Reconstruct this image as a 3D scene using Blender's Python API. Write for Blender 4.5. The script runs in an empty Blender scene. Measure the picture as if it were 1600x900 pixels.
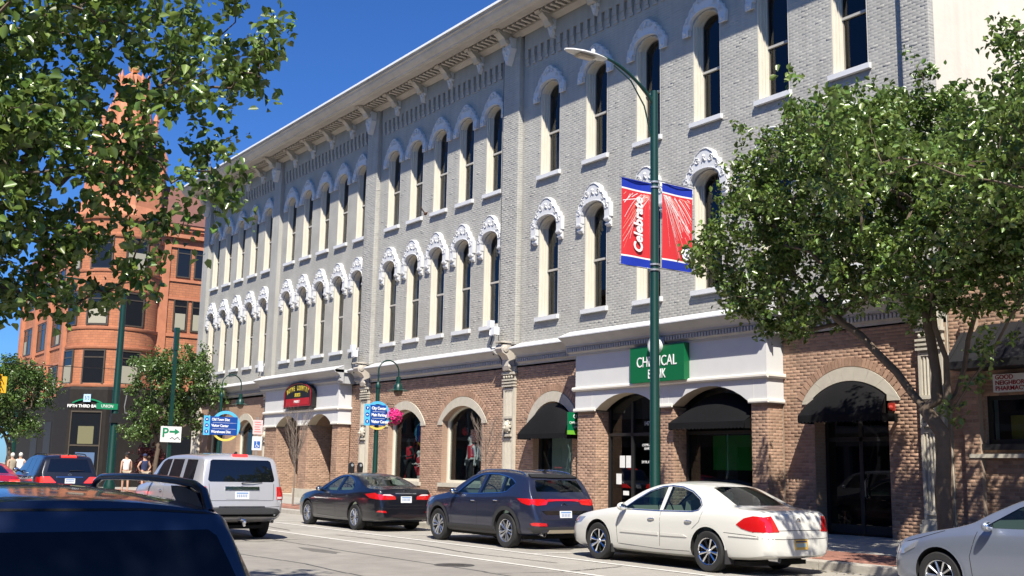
import bpy, bmesh, math, random
import numpy as np
from mathutils import Vector, Matrix, Quaternion
from mathutils.bvhtree import BVHTree
S = bpy.context.scene
COL = S.collection
PI = math.pi; R = math.radians
random.seed(7); NR = np.random.default_rng(11)

# ------------------------------------------------------------ camera
cam = bpy.data.objects.new('camera', bpy.data.cameras.new('camera')); COL.objects.link(cam)
cam.data.sensor_width = 36; cam.data.lens = 1712.0/1600*36
cam.data.clip_start = .05; cam.data.clip_end = 6000
F = Vector((-0.807266, 0.566943, 0.164003)); RT = Vector((0.577234, 0.816352, 0.019247)); UP = Vector((0.122973, -0.110206, 0.986272))
m = Matrix((RT, UP, -F)).transposed().to_4x4(); m.translation = (0, 0, 1.588)
cam.matrix_world = m
S.camera = cam

# ------------------------------------------------------------ light
EL = R(50.6); AZ = R(54.2)
sun_dir = Vector((math.cos(EL)*math.sin(AZ), -math.cos(EL)*math.cos(AZ), math.sin(EL)))
w = bpy.data.worlds.new('World'); S.world = w; w.use_nodes = True
nt = w.node_tree; bg = nt.nodes['Background']
sky = nt.nodes.new('ShaderNodeTexSky'); sky.sky_type = 'NISHITA'; sky.sun_disc = False
sky.sun_elevation = EL; sky.sun_rotation = math.atan2(sun_dir.x, sun_dir.y)
sky.altitude = 0; sky.air_density = 1.0; sky.dust_density = 0.15; sky.ozone_density = 2.5
tint = nt.nodes.new('ShaderNodeMix'); tint.data_type = 'RGBA'; tint.blend_type = 'MULTIPLY'; tint.inputs[0].default_value = 1; tint.inputs[7].default_value = (.44, .87, 1.6, 1)
nt.links.new(sky.outputs[0], tint.inputs[6]); nt.links.new(tint.outputs[2], bg.inputs[0]); bg.inputs[1].default_value = 0.053
sl = bpy.data.lights.new('sun', 'SUN'); sl.energy = 5.0; sl.angle = R(.53); sl.color = (1, .94, .83)
so = bpy.data.objects.new('sun', sl); COL.objects.link(so)
so.rotation_euler = (-sun_dir).to_track_quat('-Z', 'Y').to_euler(); so.location = (0, -20, 60)
S.view_settings.view_transform = 'Standard'; S.view_settings.look = 'None'
S.view_settings.exposure = 0.72; S.view_settings.gamma = 1
S.cycles.max_bounces = 8; S.cycles.diffuse_bounces = 1; S.cycles.transparent_max_bounces = 12

# ------------------------------------------------------------ materials
MATS = {}
def nodes(m): return m.node_tree.nodes, m.node_tree.links
def mat(name, col, rough=.6, metal=0, spec=.5, var=0., vscale=3., bump=0., bscale=20., coat=0., isl=0., emit=0., dirt=0., trans=0., streak=0.):
    if name in MATS: return MATS[name]
    m = bpy.data.materials.new(name); m.use_nodes = True; N, L = nodes(m); b = N['Principled BSDF']
    b.inputs['Base Color'].default_value = (*col, 1); b.inputs['Roughness'].default_value = rough
    b.inputs['Metallic'].default_value = metal; b.inputs['Specular IOR Level'].default_value = spec
    b.inputs['Coat Weight'].default_value = coat; b.inputs['Coat Roughness'].default_value = .03
    if trans: b.inputs['Transmission Weight'].default_value = trans
    if emit: b.inputs['Emission Color'].default_value = (*col, 1); b.inputs['Emission Strength'].default_value = emit
    tc = N.new('ShaderNodeTexCoord')
    out = None
    def chain(fac_socket, lo, hi):
        nonlocal out
        mr = N.new('ShaderNodeMapRange'); mr.inputs[3].default_value = lo; mr.inputs[4].default_value = hi
        L.new(fac_socket, mr.inputs[0])
        mx = N.new('ShaderNodeMix'); mx.data_type = 'RGBA'; mx.blend_type = 'MULTIPLY'; mx.inputs[0].default_value = 1
        if out is None: mx.inputs[6].default_value = (*col, 1)
        else: L.new(out, mx.inputs[6])
        L.new(mr.outputs[0], mx.inputs[7]); out = mx.outputs[2]
    if var:
        n = N.new('ShaderNodeTexNoise'); n.inputs['Scale'].default_value = vscale; n.inputs['Detail'].default_value = 6
        L.new(tc.outputs['Object'], n.inputs['Vector']); chain(n.outputs[0], 1-var*1.6, 1+var*1.6)
    if isl:
        g = N.new('ShaderNodeNewGeometry'); chain(g.outputs['Random Per Island'], 1-isl, 1+isl)
    if dirt:
        n = N.new('ShaderNodeTexNoise'); n.inputs['Scale'].default_value = .7; n.inputs['Detail'].default_value = 9; n.inputs['Roughness'].default_value = .7
        L.new(tc.outputs['Object'], n.inputs['Vector']); chain(n.outputs[0], 1-dirt*2, 1+dirt*2)
    if streak:
        mp = N.new('ShaderNodeMapping'); mp.inputs['Scale'].default_value = (3.2, 3.2, .22); L.new(tc.outputs['Object'], mp.inputs[0])
        n = N.new('ShaderNodeTexNoise'); n.inputs['Scale'].default_value = 1.5; n.inputs['Detail'].default_value = 7; L.new(mp.outputs[0], n.inputs['Vector']); chain(n.outputs[0], 1-streak*2, 1+streak*1.6)
    if out is not None: L.new(out, b.inputs['Base Color'])
    if bump:
        n = N.new('ShaderNodeTexNoise'); n.inputs['Scale'].default_value = bscale; n.inputs['Detail'].default_value = 8
        L.new(tc.outputs['Object'], n.inputs['Vector'])
        bp = N.new('ShaderNodeBump'); bp.inputs['Strength'].default_value = bump; bp.inputs['Distance'].default_value = .01
        L.new(n.outputs[0], bp.inputs['Height']); L.new(bp.outputs[0], b.inputs['Normal'])
    MATS[name] = m; return m
def brick_mat(name, c1, c2, mortar, bump=.5, scale=1.0, ms=.012):
    m = bpy.data.materials.new(name); m.use_nodes = True; N, L = nodes(m); b = N['Principled BSDF']
    b.inputs['Roughness'].default_value = .85; b.inputs['Specular IOR Level'].default_value = .2
    tc = N.new('ShaderNodeNewGeometry'); sx = N.new('ShaderNodeSeparateXYZ'); L.new(tc.outputs['Position'], sx.inputs[0])
    ad = N.new('ShaderNodeMath'); L.new(sx.outputs[0], ad.inputs[0]); L.new(sx.outputs[1], ad.inputs[1])
    cb = N.new('ShaderNodeCombineXYZ'); L.new(ad.outputs[0], cb.inputs[0]); L.new(sx.outputs[2], cb.inputs[1])
    t = N.new('ShaderNodeTexBrick'); L.new(cb.outputs[0], t.inputs['Vector'])
    t.inputs['Color1'].default_value = (*c1, 1); t.inputs['Color2'].default_value = (*c2, 1); t.inputs['Mortar'].default_value = (*mortar, 1)
    t.inputs['Scale'].default_value = 1; t.inputs['Brick Width'].default_value = .213*scale; t.inputs['Row Height'].default_value = .0767*scale
    t.inputs['Mortar Size'].default_value = ms*scale; t.inputs['Bias'].default_value = 0
    n = N.new('ShaderNodeTexNoise'); n.inputs['Scale'].default_value = 1.3; n.inputs['Detail'].default_value = 8; L.new(tc.outputs['Position'], n.inputs['Vector'])
    mr = N.new('ShaderNodeMapRange'); mr.inputs[3].default_value = .75; mr.inputs[4].default_value = 1.25; L.new(n.outputs[0], mr.inputs[0])
    mx = N.new('ShaderNodeMix'); mx.data_type = 'RGBA'; mx.blend_type = 'MULTIPLY'; mx.inputs[0].default_value = 1
    L.new(t.outputs['Color'], mx.inputs[6]); L.new(mr.outputs[0], mx.inputs[7]); L.new(mx.outputs[2], b.inputs['Base Color'])
    bp = N.new('ShaderNodeBump'); bp.inputs['Strength'].default_value = bump; bp.inputs['Distance'].default_value = .008; bp.invert = True
    L.new(t.outputs['Fac'], bp.inputs['Height']); L.new(bp.outputs[0], b.inputs['Normal'])
    MATS[name] = m; return m
def glass_mat(name, tint, gloss_rough=.01, trans=.75, f0=1.5, wob=0.):
    m = bpy.data.materials.new(name); m.use_nodes = True; N, L = nodes(m)
    for n in list(N):
        if n.type != 'OUTPUT_MATERIAL': N.remove(n)
    o = N[0]; tr = N.new('ShaderNodeBsdfTransparent'); tr.inputs[0].default_value = (*[c*trans for c in tint], 1)
    gl = N.new('ShaderNodeBsdfGlossy'); gl.inputs['Roughness'].default_value = gloss_rough; gl.inputs[0].default_value = (.95, .97, 1, 1)
    fr = N.new('ShaderNodeFresnel'); fr.inputs[0].default_value = f0
    if wob:
        tc = N.new('ShaderNodeTexCoord'); n = N.new('ShaderNodeTexNoise'); n.inputs['Scale'].default_value = 1.2; L.new(tc.outputs['Object'], n.inputs['Vector'])
        bp = N.new('ShaderNodeBump'); bp.inputs['Strength'].default_value = wob; bp.inputs['Distance'].default_value = .05; L.new(n.outputs[0], bp.inputs['Height'])
        L.new(bp.outputs[0], gl.inputs['Normal'])
    gm = N.new('ShaderNodeNewGeometry'); iv = N.new('ShaderNodeMath'); iv.operation = 'SUBTRACT'; iv.inputs[0].default_value = 1; L.new(gm.outputs['Backfacing'], iv.inputs[1])
    ml = N.new('ShaderNodeMath'); ml.operation = 'MULTIPLY'; L.new(fr.outputs[0], ml.inputs[0]); L.new(iv.outputs[0], ml.inputs[1])
    mx = N.new('ShaderNodeMixShader'); L.new(ml.outputs[0], mx.inputs[0]); L.new(tr.outputs[0], mx.inputs[1]); L.new(gl.outputs[0], mx.inputs[2])
    L.new(mx.outputs[0], o.inputs[0]); MATS[name] = m; return m

M_upper = mat('painted_brick', (.40, .39, .355), .75, spec=.25, var=.05, vscale=2, isl=.02, dirt=.11, bump=.3, bscale=30, streak=.11)
M_upper_tex = brick_mat('painted_brick_far', (.40, .39, .355), (.385, .375, .34), (.37, .36, .325), .5)
M_white = mat('white_paint', (.64, .645, .65), .55, var=.05, dirt=.08, bump=.15, bscale=25)
M_cornice = mat('cornice_paint', (.50, .455, .39), .6, var=.12, dirt=.16, bump=.25, bscale=14)
M_cream = mat('cream_paint', (.68, .63, .52), .6, var=.05, dirt=.07)
M_creamwall = mat('cream_wall_paint', (.66, .61, .51), .8, var=.05, vscale=.8, dirt=.09, bump=.6, bscale=9, streak=.07)
M_brick = mat('brick_clay', (.37, .235, .165), .85, spec=.2, isl=.2, var=.2, vscale=6, dirt=.14, streak=.05, bump=.5, bscale=60)
M_mortar = mat('mortar', (.37, .28, .21), .95, spec=.1, var=.1, bump=.4, bscale=50)
M_bricktex = brick_mat('brick_clay_far', (.40, .255, .18), (.345, .22, .155), (.37, .28, .21))
M_stone = mat('limestone', (.50, .46, .38), .8, var=.1, vscale=5, dirt=.1, bump=.4, bscale=40)
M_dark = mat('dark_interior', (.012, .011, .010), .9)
M_bronze = mat('bronze_frame', (.075, .06, .045), .45, var=.1)
M_sash = mat('sash_paint', (.30, .27, .22), .5, var=.08)
M_black = mat('black_trim', (.012, .012, .013), .55)
M_awn = mat('awning_canvas', (.006, .006, .007), .9, spec=.2, bump=.3, bscale=60, var=.2)
M_chrome = mat('chrome', (.75, .76, .78), .12, metal=1)
M_pole = mat('pole_green_paint', (.0015, .034, .025), .4, var=.1, coat=.15)
M_bird = mat('bird_brown', (.16, .08, .04), .8)
G_win = glass_mat('window_glass', (.55, .6, .68), .015, .8, 1.5, .05)
G_shop = glass_mat('shop_glass', (.8, .85, .85), .008, .9, 1.5, .02)

# ------------------------------------------------------------ mesh builder
class MB:
    def __init__(s): s.v = []; s.f = []; s.m = []
    def add(s, vs, fs, mi=0):
        b = len(s.v); s.v += [tuple(p) for p in vs]; s.f += [tuple(i+b for i in f) for f in fs]; s.m += [mi]*len(fs); return s
    def box(s, x0, x1, y0, y1, z0, z1, mi=0):
        return s.add([(x0,y0,z0),(x1,y0,z0),(x1,y1,z0),(x0,y1,z0),(x0,y0,z1),(x1,y0,z1),(x1,y1,z1),(x0,y1,z1)],
              [(0,3,2,1),(4,5,6,7),(0,1,5,4),(1,2,6,5),(2,3,7,6),(3,0,4,7)], mi)
    def prism(s, poly, a0, a1, axis='y', mi=0):
        n = len(poly)
        def P(p, a): return (p[0], a, p[1]) if axis == 'y' else ((a, p[0], p[1]) if axis == 'x' else (p[0], p[1], a))
        return s.add([P(p, a0) for p in poly]+[P(p, a1) for p in poly],
              [tuple(range(n)), tuple(range(2*n-1, n-1, -1))]+[(i, i+n, (i+1) % n+n, (i+1) % n) for i in range(n)], mi)
    def tube(s, pts, r, n=8, mi=0, cap=True):
        pts = [Vector(p) for p in pts]; k = len(pts); rs = r if isinstance(r, (list, tuple)) else [r]*k
        up = None; vs = []
        for i, p in enumerate(pts):
            t = (pts[min(i+1, k-1)]-pts[max(i-1, 0)]).normalized()
            if up is None: up = Vector((0, 0, 1)) if abs(t.z) < .9 else Vector((1, 0, 0))
            a = t.cross(up).normalized(); up = a.cross(t).normalized()
            for j in range(n):
                q = 2*PI*j/n; vs.append(p+(a*math.cos(q)+up*math.sin(q))*rs[i])
        fs = [(i*n+j, i*n+(j+1) % n, (i+1)*n+(j+1) % n, (i+1)*n+j) for i in range(k-1) for j in range(n)]
        if cap: fs += [tuple(range(n-1, -1, -1)), tuple(range((k-1)*n, k*n))]
        return s.add(vs, fs, mi)
    def lathe(s, prof, c=(0, 0, 0), n=16, mi=0, axis='z', a0=0, a1=2*PI):
        full = abs(a1-a0-2*PI) < 1e-6; vs = []; nn = n if full else n+1
        for r_, z in prof:
            for j in range(nn):
                q = a0+(a1-a0)*j/n; x, y = r_*math.cos(q), r_*math.sin(q)
                p = (x, y, z) if axis == 'z' else ((x, z, y) if axis == 'y' else (z, x, y))
                vs.append((p[0]+c[0], p[1]+c[1], p[2]+c[2]))
        fs = [(i*nn+j, i*nn+(j+1) % nn, (i+1)*nn+(j+1) % nn, (i+1)*nn+j) for i in range(len(prof)-1) for j in range(n)]
        return s.add(vs, fs, mi)
    def ball(s, c, r, n=8, mi=0, sc=(1, 1, 1)):
        vs = []; fs = []
        for i in range(n//2+1):
            t = PI*i/(n//2)
            for j in range(n): q = 2*PI*j/n; vs.append((c[0]+r*sc[0]*math.sin(t)*math.cos(q), c[1]+r*sc[1]*math.sin(t)*math.sin(q), c[2]+r*sc[2]*math.cos(t)))
        for i in range(n//2):
            for j in range(n): fs.append((i*n+j, i*n+(j+1) % n, (i+1)*n+(j+1) % n, (i+1)*n+j))
        return s.add(vs, fs, mi)
    def quad(s, a, b, c, d, mi=0): return s.add([a, b, c, d], [(0, 1, 2, 3)], mi)
    def mesh(s, name, mats, smooth=None, off=(0, 0, 0)):
        me = bpy.data.meshes.new(name); v = np.array(s.v, float)-np.array(off)
        me.from_pydata(v.tolist(), [], s.f); me.validate(clean_customdata=False)
        for m_ in (mats if isinstance(mats, (list, tuple)) else [mats]): me.materials.append(m_)
        if len(me.polygons) == len(s.m): me.polygons.foreach_set('material_index', s.m)
        if smooth is not None:
            me.polygons.foreach_set('use_smooth', [True]*len(me.polygons)); me.set_sharp_from_angle(angle=R(smooth))
        me.update(); return me
    def build(s, name, mats, parent=None, smooth=None, off=None, kind=None, fix=False):
        if off is None: off = wloc(parent) if parent is not None else (0, 0, 0)
        me = s.mesh(name, mats, smooth, off)
        if fix:
            bm = bmesh.new(); bm.from_mesh(me); bmesh.ops.recalc_face_normals(bm, faces=bm.faces); bm.to_mesh(me); bm.free()
        return obj(name, me, parent, kind)
def wloc(o):
    v = Vector((0, 0, 0))
    while o is not None: v = v+o.location; o = o.parent
    return tuple(v)
def obj(name, me, parent=None, kind=None, loc=None):
    o = bpy.data.objects.new(name, me); COL.objects.link(o); o.parent = parent
    if kind: o['kind'] = kind
    if loc is not None: o.location = loc
    return o
def thing(name, label, cat, loc=(0, 0, 0), rz=0, group=None):
    o = bpy.data.objects.new(name, None); COL.objects.link(o); o.location = loc; o.rotation_euler = (0, 0, rz)
    o.empty_display_size = .2; return tag(o, label, cat, group)
def tag(o, label=None, cat=None, group=None, kind=None):
    if label: o['label'] = label
    if cat: o['category'] = cat
    if group: o['group'] = group
    if kind: o['kind'] = kind
    return o
def copy_tree(o, parent=None, loc=None):
    c = o.copy(); COL.objects.link(c); c.parent = parent
    if loc is not None: c.location = loc
    for ch in list(o.children): copy_tree(ch, c)
    return c
def text_obj(name, s, size, mat_, parent, M4, align='CENTER', ext=.004, sx=1., shear=0., bold=0.):
    cu = bpy.data.curves.new(name, 'FONT'); cu.body = s; cu.size = size; cu.align_x = align; cu.align_y = 'CENTER'
    cu.extrude = ext; cu.shear = shear; cu.offset = bold; cu.resolution_u = 3
    t = bpy.data.objects.new(name, cu); COL.objects.link(t)
    dg = bpy.context.evaluated_depsgraph_get(); me = bpy.data.meshes.new_from_object(t.evaluated_get(dg))
    bpy.data.objects.remove(t); bpy.data.curves.remove(cu)
    me.transform(Matrix.Diagonal((sx, 1, 1, 1))); me.transform(M4); me.materials.clear(); me.materials.append(mat_); me.name = name
    return obj(name, me, parent)
# frame whose local X runs along world u, local Y up, facing direction n
def frame(o, u, up=(0, 0, 1)):
    u = Vector(u).normalized(); up = Vector(up).normalized(); n = u.cross(up)
    m_ = Matrix((u, up, n)).transposed().to_4x4(); m_.translation = Vector(o); return m_
FR = lambda x, y, z: frame((x, y, z), (1, 0, 0))            # lettering that faces -y
def arch_z(x, xc, hw, zs, rise):
    if rise <= 0: return zs
    Rr = (hw*hw+rise*rise)/(2*rise); d = min(abs(x-xc), hw)
    return zs+math.sqrt(max(Rr*Rr-d*d, 0))-(Rr-rise)

# openings: (xa, xb, zb, zs, rise)
def wall_open(mb, x0, x1, z0, z1, y, ops, depth=.4, mi=0, mr=0, seg=10):
    px = x0
    for xa, xb, zb, zs, rise in sorted(ops):
        xc, hw = (xa+xb)/2, (xb-xa)/2
        if xa > px: mb.quad((px,y,z0),(xa,y,z0),(xa,y,z1),(px,y,z1), mi)
        if zb > z0: mb.quad((xa,y,z0),(xb,y,z0),(xb,y,zb),(xa,y,zb), mi)
        xs = [xa+(xb-xa)*i/seg for i in range(seg+1)]
        for a, b in zip(xs, xs[1:]):
            za, zb_ = arch_z(a, xc, hw, zs, rise), arch_z(b, xc, hw, zs, rise)
            mb.quad((a,y,za),(b,y,zb_),(b,y,z1),(a,y,z1), mi)
            mb.quad((a,y,za),(a,y+depth,za),(b,y+depth,zb_),(b,y,zb_), mr)
        if zs > zb:
            mb.quad((xa,y,zb),(xa,y,zs),(xa,y+depth,zs),(xa,y+depth,zb), mr)
            mb.quad((xb,y,zb),(xb,y+depth,zb),(xb,y+depth,zs),(xb,y,zs), mr)
            mb.quad((xa,y,zb),(xa,y+depth,zb),(xb,y+depth,zb),(xb,y,zb), mr)
        px = xb
    if x1 > px: mb.quad((px,y,z0),(x1,y,z0),(x1,y,z1),(px,y,z1), mi)
# bricks on a plane: origin o, direction u (unit), outward normal n. holes as (ua,ub,zb,zs,rise)
BL, BH, BJ = .203, .067, .010
def brick_boxes(u0, u1, z0, z1, holes, pr=(.001, .005)):
    out = []; z = z0; row = 0
    while z+BH <= z1+.001:
        zc = z+BH/2; iv = [(u0, u1)]
        for (a, b, zb, zs, rise) in holes:
            if zc < zb: continue
            hw = (b-a)/2; xc = (a+b)/2
            if zc <= zs: h = (a, b)
            else:
                if rise <= 0 or zc >= zs+rise: continue
                Rr = (hw*hw+rise*rise)/(2*rise); dz = zc-zs+(Rr-rise); h2 = Rr*Rr-dz*dz
                if h2 <= 0: continue
                q = min(math.sqrt(h2), hw); h = (xc-q, xc+q)
            ni = []
            for (p, q_) in iv:
                if h[1] <= p or h[0] >= q_: ni.append((p, q_)); continue
                if h[0] > p: ni.append((p, h[0]))
                if h[1] < q_: ni.append((h[1], q_))
            iv = ni
        off = (BL+BJ)/2*(row % 2)
        k0 = math.floor((u0-off)/(BL+BJ)); k1 = math.ceil((u1-off)/(BL+BJ))
        for k in range(k0, k1+1):
            a = off+k*(BL+BJ); b = a+BL
            for (p, q_) in iv:
                aa, bb = max(a, p), min(b, q_)
                if bb-aa > .03: out.append((aa, bb, z, z+BH, random.uniform(*pr)))
        z += BH+BJ; row += 1
    return out
def brick_mesh(boxes, o, u, n, name, mat_, off=(0, 0, 0), grow=0):
    B = np.array(boxes); B[:, 0] -= grow; B[:, 1] += grow; B[:, 2] -= grow; B[:, 3] += grow
    if grow: B[:, 4] += (NR.random(len(B)) < .06)*NR.uniform(.001, .004, len(B))
    k = len(B); o = np.array(o, float)-np.array(off); u = np.array(u, float); n = np.array(n, float)
    c = .004; V = np.zeros((k, 8, 3)); zz = np.array((0, 0, 1.))
    ja = NR.uniform(-.002, .002, (k, 4))
    for i, (a, b, d, ins) in enumerate([(0,2,0,0),(1,2,0,0),(1,3,0,0),(0,3,0,0),(0,2,1,1),(1,2,1,1),(1,3,1,1),(0,3,1,1)]):
        uu = B[:, a]+(c if a == 0 else -c)*ins; z_ = B[:, b]+(c if b == 2 else -c)*ins+ja[:, i % 4]*ins
        dd = B[:, 4]*d-.001*(1-d)
        V[:, i] = o+uu[:, None]*u+z_[:, None]*zz+dd[:, None]*n
    idx = np.array([(4,5,6,7),(0,1,5,4),(1,2,6,5),(2,3,7,6),(3,0,4,7)])
    if np.dot(np.cross(u, zz), n) < 0: idx = idx[:, ::-1]
    Fc = (np.arange(k)[:, None, None]*8+idx[None]).reshape(-1)
    me = bpy.data.meshes.new(name); me.vertices.add(k*8); me.vertices.foreach_set('co', V.reshape(-1))
    nf = k*5; me.loops.add(nf*4); me.loops.foreach_set('vertex_index', Fc); me.polygons.add(nf)
    me.polygons.foreach_set('loop_start', np.arange(nf)*4); me.update(calc_edges=True); me.validate(); me.materials.append(mat_)
    return me
# ------------------------------------------------------------ ground
M_asph = mat('asphalt', (.355, .33, .29), .9, spec=.3, var=.10, vscale=1.6, dirt=.17, bump=.8, bscale=180)
M_asph2 = mat('asphalt_worn_lane', (.285, .265, .235), .9, spec=.3, var=.12, vscale=2.5, dirt=.18, bump=.8, bscale=180)
M_line = mat('road_marking', (.62, .60, .55), .8, var=.25, vscale=9, bump=.4, bscale=90)
M_conc = mat('concrete', (.36, .34, .30), .9, var=.10, vscale=4, dirt=.09, bump=.4, bscale=70)
M_kerb = mat('kerb_stone', (.40, .37, .32), .9, var=.15, vscale=7, dirt=.12, bump=.7, bscale=40)
M_paver = mat('clay_paver', (.30, .14, .10), .9, isl=.3, var=.12, bump=.4, bscale=60)
M_tar = mat('tar_seam', (.05, .05, .05), .8)
b = MB(); b.quad((-900,-700,-.01),(500,-700,-.01),(500,900,-.01),(-900,900,-.01)); b.build('ground', M_conc, kind='structure')
b = MB(); b.quad((-500,-4.2,0),(80,-4.2,0),(80,15.6,0),(-500,15.6,0)); b.quad((-75,15.6,-.001),(-61.5,15.6,-.001),(-61.5,200,-.001),(-75,200,-.001)); b.build('road', M_asph, kind='structure')
b = MB(); b.quad((-61.5,-4,.004),(60,-4,.004),(60,11.0,.004),(-61.5,11.0,.004)); b.build('lane_wear', M_asph2, kind='structure')
b = MB()
b.quad((-58,11.12,.008),(60,11.12,.008),(60,11.24,.008),(-58,11.24,.008)); b.quad((-58,12.78,.008),(60,12.78,.008),(60,12.90,.008),(-58,12.90,.008))
for x in (-10.3, -16.9-.6, -23.3, -30.4, -37.2, -44): b.quad((x,12.9,.008),(x+.1,12.9,.008),(x+.1,15.4,.008),(x,15.4,.008))
for i in range(6): b.quad((-63.4,1+i*2.2,.008),(-60.8,1+i*2.2,.008),(-60.8,1.8+i*2.2,.008),(-63.4,1.8+i*2.2,.008))
b.build('road_marking', M_line, kind='structure')
b = MB()
for pts in ([(-31,7.4),(-27,7.9),(-22,7.5),(-17,7.9),(-12,7.6)], [(-22.5,8),(-22.3,9.2),(-22.8,10.4),(-22.5,12)], [(-14.4,9.9),(-14.2,11),(-14.6,12.6)], [(-33,11.7),(-29,11.9),(-26,11.6)], [(-40,9.9),(-33,9.75),(-27,9.95),(-20,9.8),(-12,9.9),(-5,9.7)], [(-24,11.9),(-20.5,12.1),(-18,11.8),(-15.6,12.0)], [(-21,12.9),(-20.6,14.2),(-20.9,15.5)]):
    for p, q in zip(pts, pts[1:]):
        for k in range(6):
            t0, t1 = k/6, (k+1)/6; j = random.uniform(-.03, .03)
            b.quad((p[0]+(q[0]-p[0])*t0, p[1]+(q[1]-p[1])*t0+j, .007), (p[0]+(q[0]-p[0])*t1, p[1]+(q[1]-p[1])*t1+j, .007), (p[0]+(q[0]-p[0])*t1+.03, p[1]+(q[1]-p[1])*t1+.04+j, .007), (p[0]+(q[0]-p[0])*t0+.03, p[1]+(q[1]-p[1])*t0+.04+j, .007))
b.build('tar_seam', M_tar, kind='structure')
# kerb stones and pavement slabs
K = MB(); K.quad((-61.5,15.75,.145),(80,15.75,.145),(80,21.4,.245),(-61.5,21.4,.245)); K.box(-61.3, 80, 15.66, 15.8, -.005, .13)
pav = K.build('pavement', M_mortar, kind='structure')
km = MB(); km.prism([(15.58,-.004),(15.585,.13),(15.60,.152),(15.80,.155),(15.80,-.004)], 0, 1.78, 'x'); km = km.mesh('kerb_stone', M_kerb)
for i in range(44):
    obj('kerb_stone', km, pav, loc=(-61.4+i*1.8, random.uniform(-.006, .006), random.uniform(-.004, .004)))
kk = MB(); kk.box(17, 80, 15.58, 15.8, 0, .15); kk.build('kerb_edge', M_kerb, pav)
def slab(w_, d_, t, nm, m_):
    q = MB(); e = .008; q.add([(0,0,0),(w_,0,0),(w_,d_,d_*.018),(0,d_,d_*.018),(e,e,t),(w_-e,e,t),(w_-e,d_-e,t+d_*.018),(e,d_-e,t+d_*.018)], [(4,5,6,7),(0,1,5,4),(1,2,6,5),(2,3,7,6),(3,0,4,7)]); return q.mesh(nm, m_)
sm = slab(1.48, 1.31, .014, 'paving_slab', M_conc)
for i in range(52):
    for j in range(3):
        y = 17.42+j*1.325
        obj('paving_slab', sm, pav, loc=(-61.3+i*1.495, y, .142+(y-15.75)*.0178+random.uniform(-.002, .002)))
# brick band along the kerb: nearest pavers as single pieces, the rest joined
pm = slab(.196, .096, .016, 'clay_paver', M_paver); far = MB(); cnt = 0
for i in range(200):
    for j in range(15):
        x = -15.2+i*.204-(.102 if j % 2 else 0); y = 15.83+j*.105; z = .142+(y-15.75)*.0178+random.uniform(-.002, .003)
        if x > -9: break
        if x > -14 and cnt < 280 and x < -10.4 and j > 6: obj('clay_paver', pm, pav, loc=(x, y, z)); cnt += 1
        else: far.add([(x,y,z),(x+.196,y,z),(x+.196,y+.096,z+.002),(x,y+.096,z+.002),(x+.005,y+.005,z+.014),(x+.191,y+.005,z+.014),(x+.191,y+.091,z+.016),(x+.005,y+.091,z+.016)], [(4,5,6,7),(0,1,5,4),(1,2,6,5),(2,3,7,6),(3,0,4,7)])
for i in range(230):
    for j in range(15):
        x = -61.2+i*.2; y = 15.83+j*.105; z = .142+(y-15.75)*.0178
        if x > -15.4: break
        far.add([(x,y,z+.014),(x+.192,y,z+.014),(x+.192,y+.096,z+.016),(x,y+.096,z+.016)], [(0,1,2,3)])
far.build('paver_band', M_paver, pav, kind='stuff')
# manhole cover and patches in the asphalt
mh = MB(); mh.lathe([(0,.010),(.26,.010),(.262,.006),(.30,.006),(.31,.009),(.34,.009),(.342,.0)], (-15.9,10.1,0), 28)
for i in range(6):
    for j in range(6):
        if (i-2.5)**2+(j-2.5)**2 < 7.5: mh.box(-15.9-.19+i*.07,-15.9-.15+i*.07,10.1-.19+j*.07,10.1-.15+j*.07,.010,.014)
tag(mh.build('manhole_cover', mat('cast_iron', (.06,.055,.05), .6, var=.2, bump=.4)), 'round cast iron manhole cover in the traffic lane beside the white sedan', 'manhole cover')
oil = MB()
for (ox, oy, rx, ry) in ((-18.5,14.2,.5,.35),(-25.8,14.3,.6,.4),(-12.5,14.4,.5,.35),(-19.6,9.4,.9,.22),(-29,9.2,1.4,.2),(-24,8.4,1.0,.25)):
    n = 14; oil.add([(ox+rx*math.cos(2*PI*i/n)*random.uniform(.7,1.1), oy+ry*math.sin(2*PI*i/n)*random.uniform(.7,1.1), .0065) for i in range(n)], [tuple(range(n))])
oil.build('oil_stain', mat('oil_stain', (.14,.13,.115), .7, var=.3, vscale=6), kind='structure')
# gutter litter
lf = MB()
for i in range(900):
    x = random.uniform(-30, -6); y = random.choice((random.uniform(15.1, 15.56), random.uniform(15.9, 20.8))); z = .004 if y < 15.6 else .165+(y-15.75)*.018
    a = random.uniform(0, PI); s_ = random.uniform(.015, .035); c_, d_ = math.cos(a)*s_, math.sin(a)*s_
    lf.quad((x-c_,y-d_,z),(x+d_*.6,y-c_*.6,z+.006),(x+c_,y+d_,z+.002),(x-d_*.6,y+c_*.6,z+.007))
tag(lf.build('fallen_leaves', mat('dry_leaf', (.16, .12, .05), .9, isl=.5), kind='stuff'), 'small dry leaves and litter scattered on the pavement and along the kerb', 'leaf litter')

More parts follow.
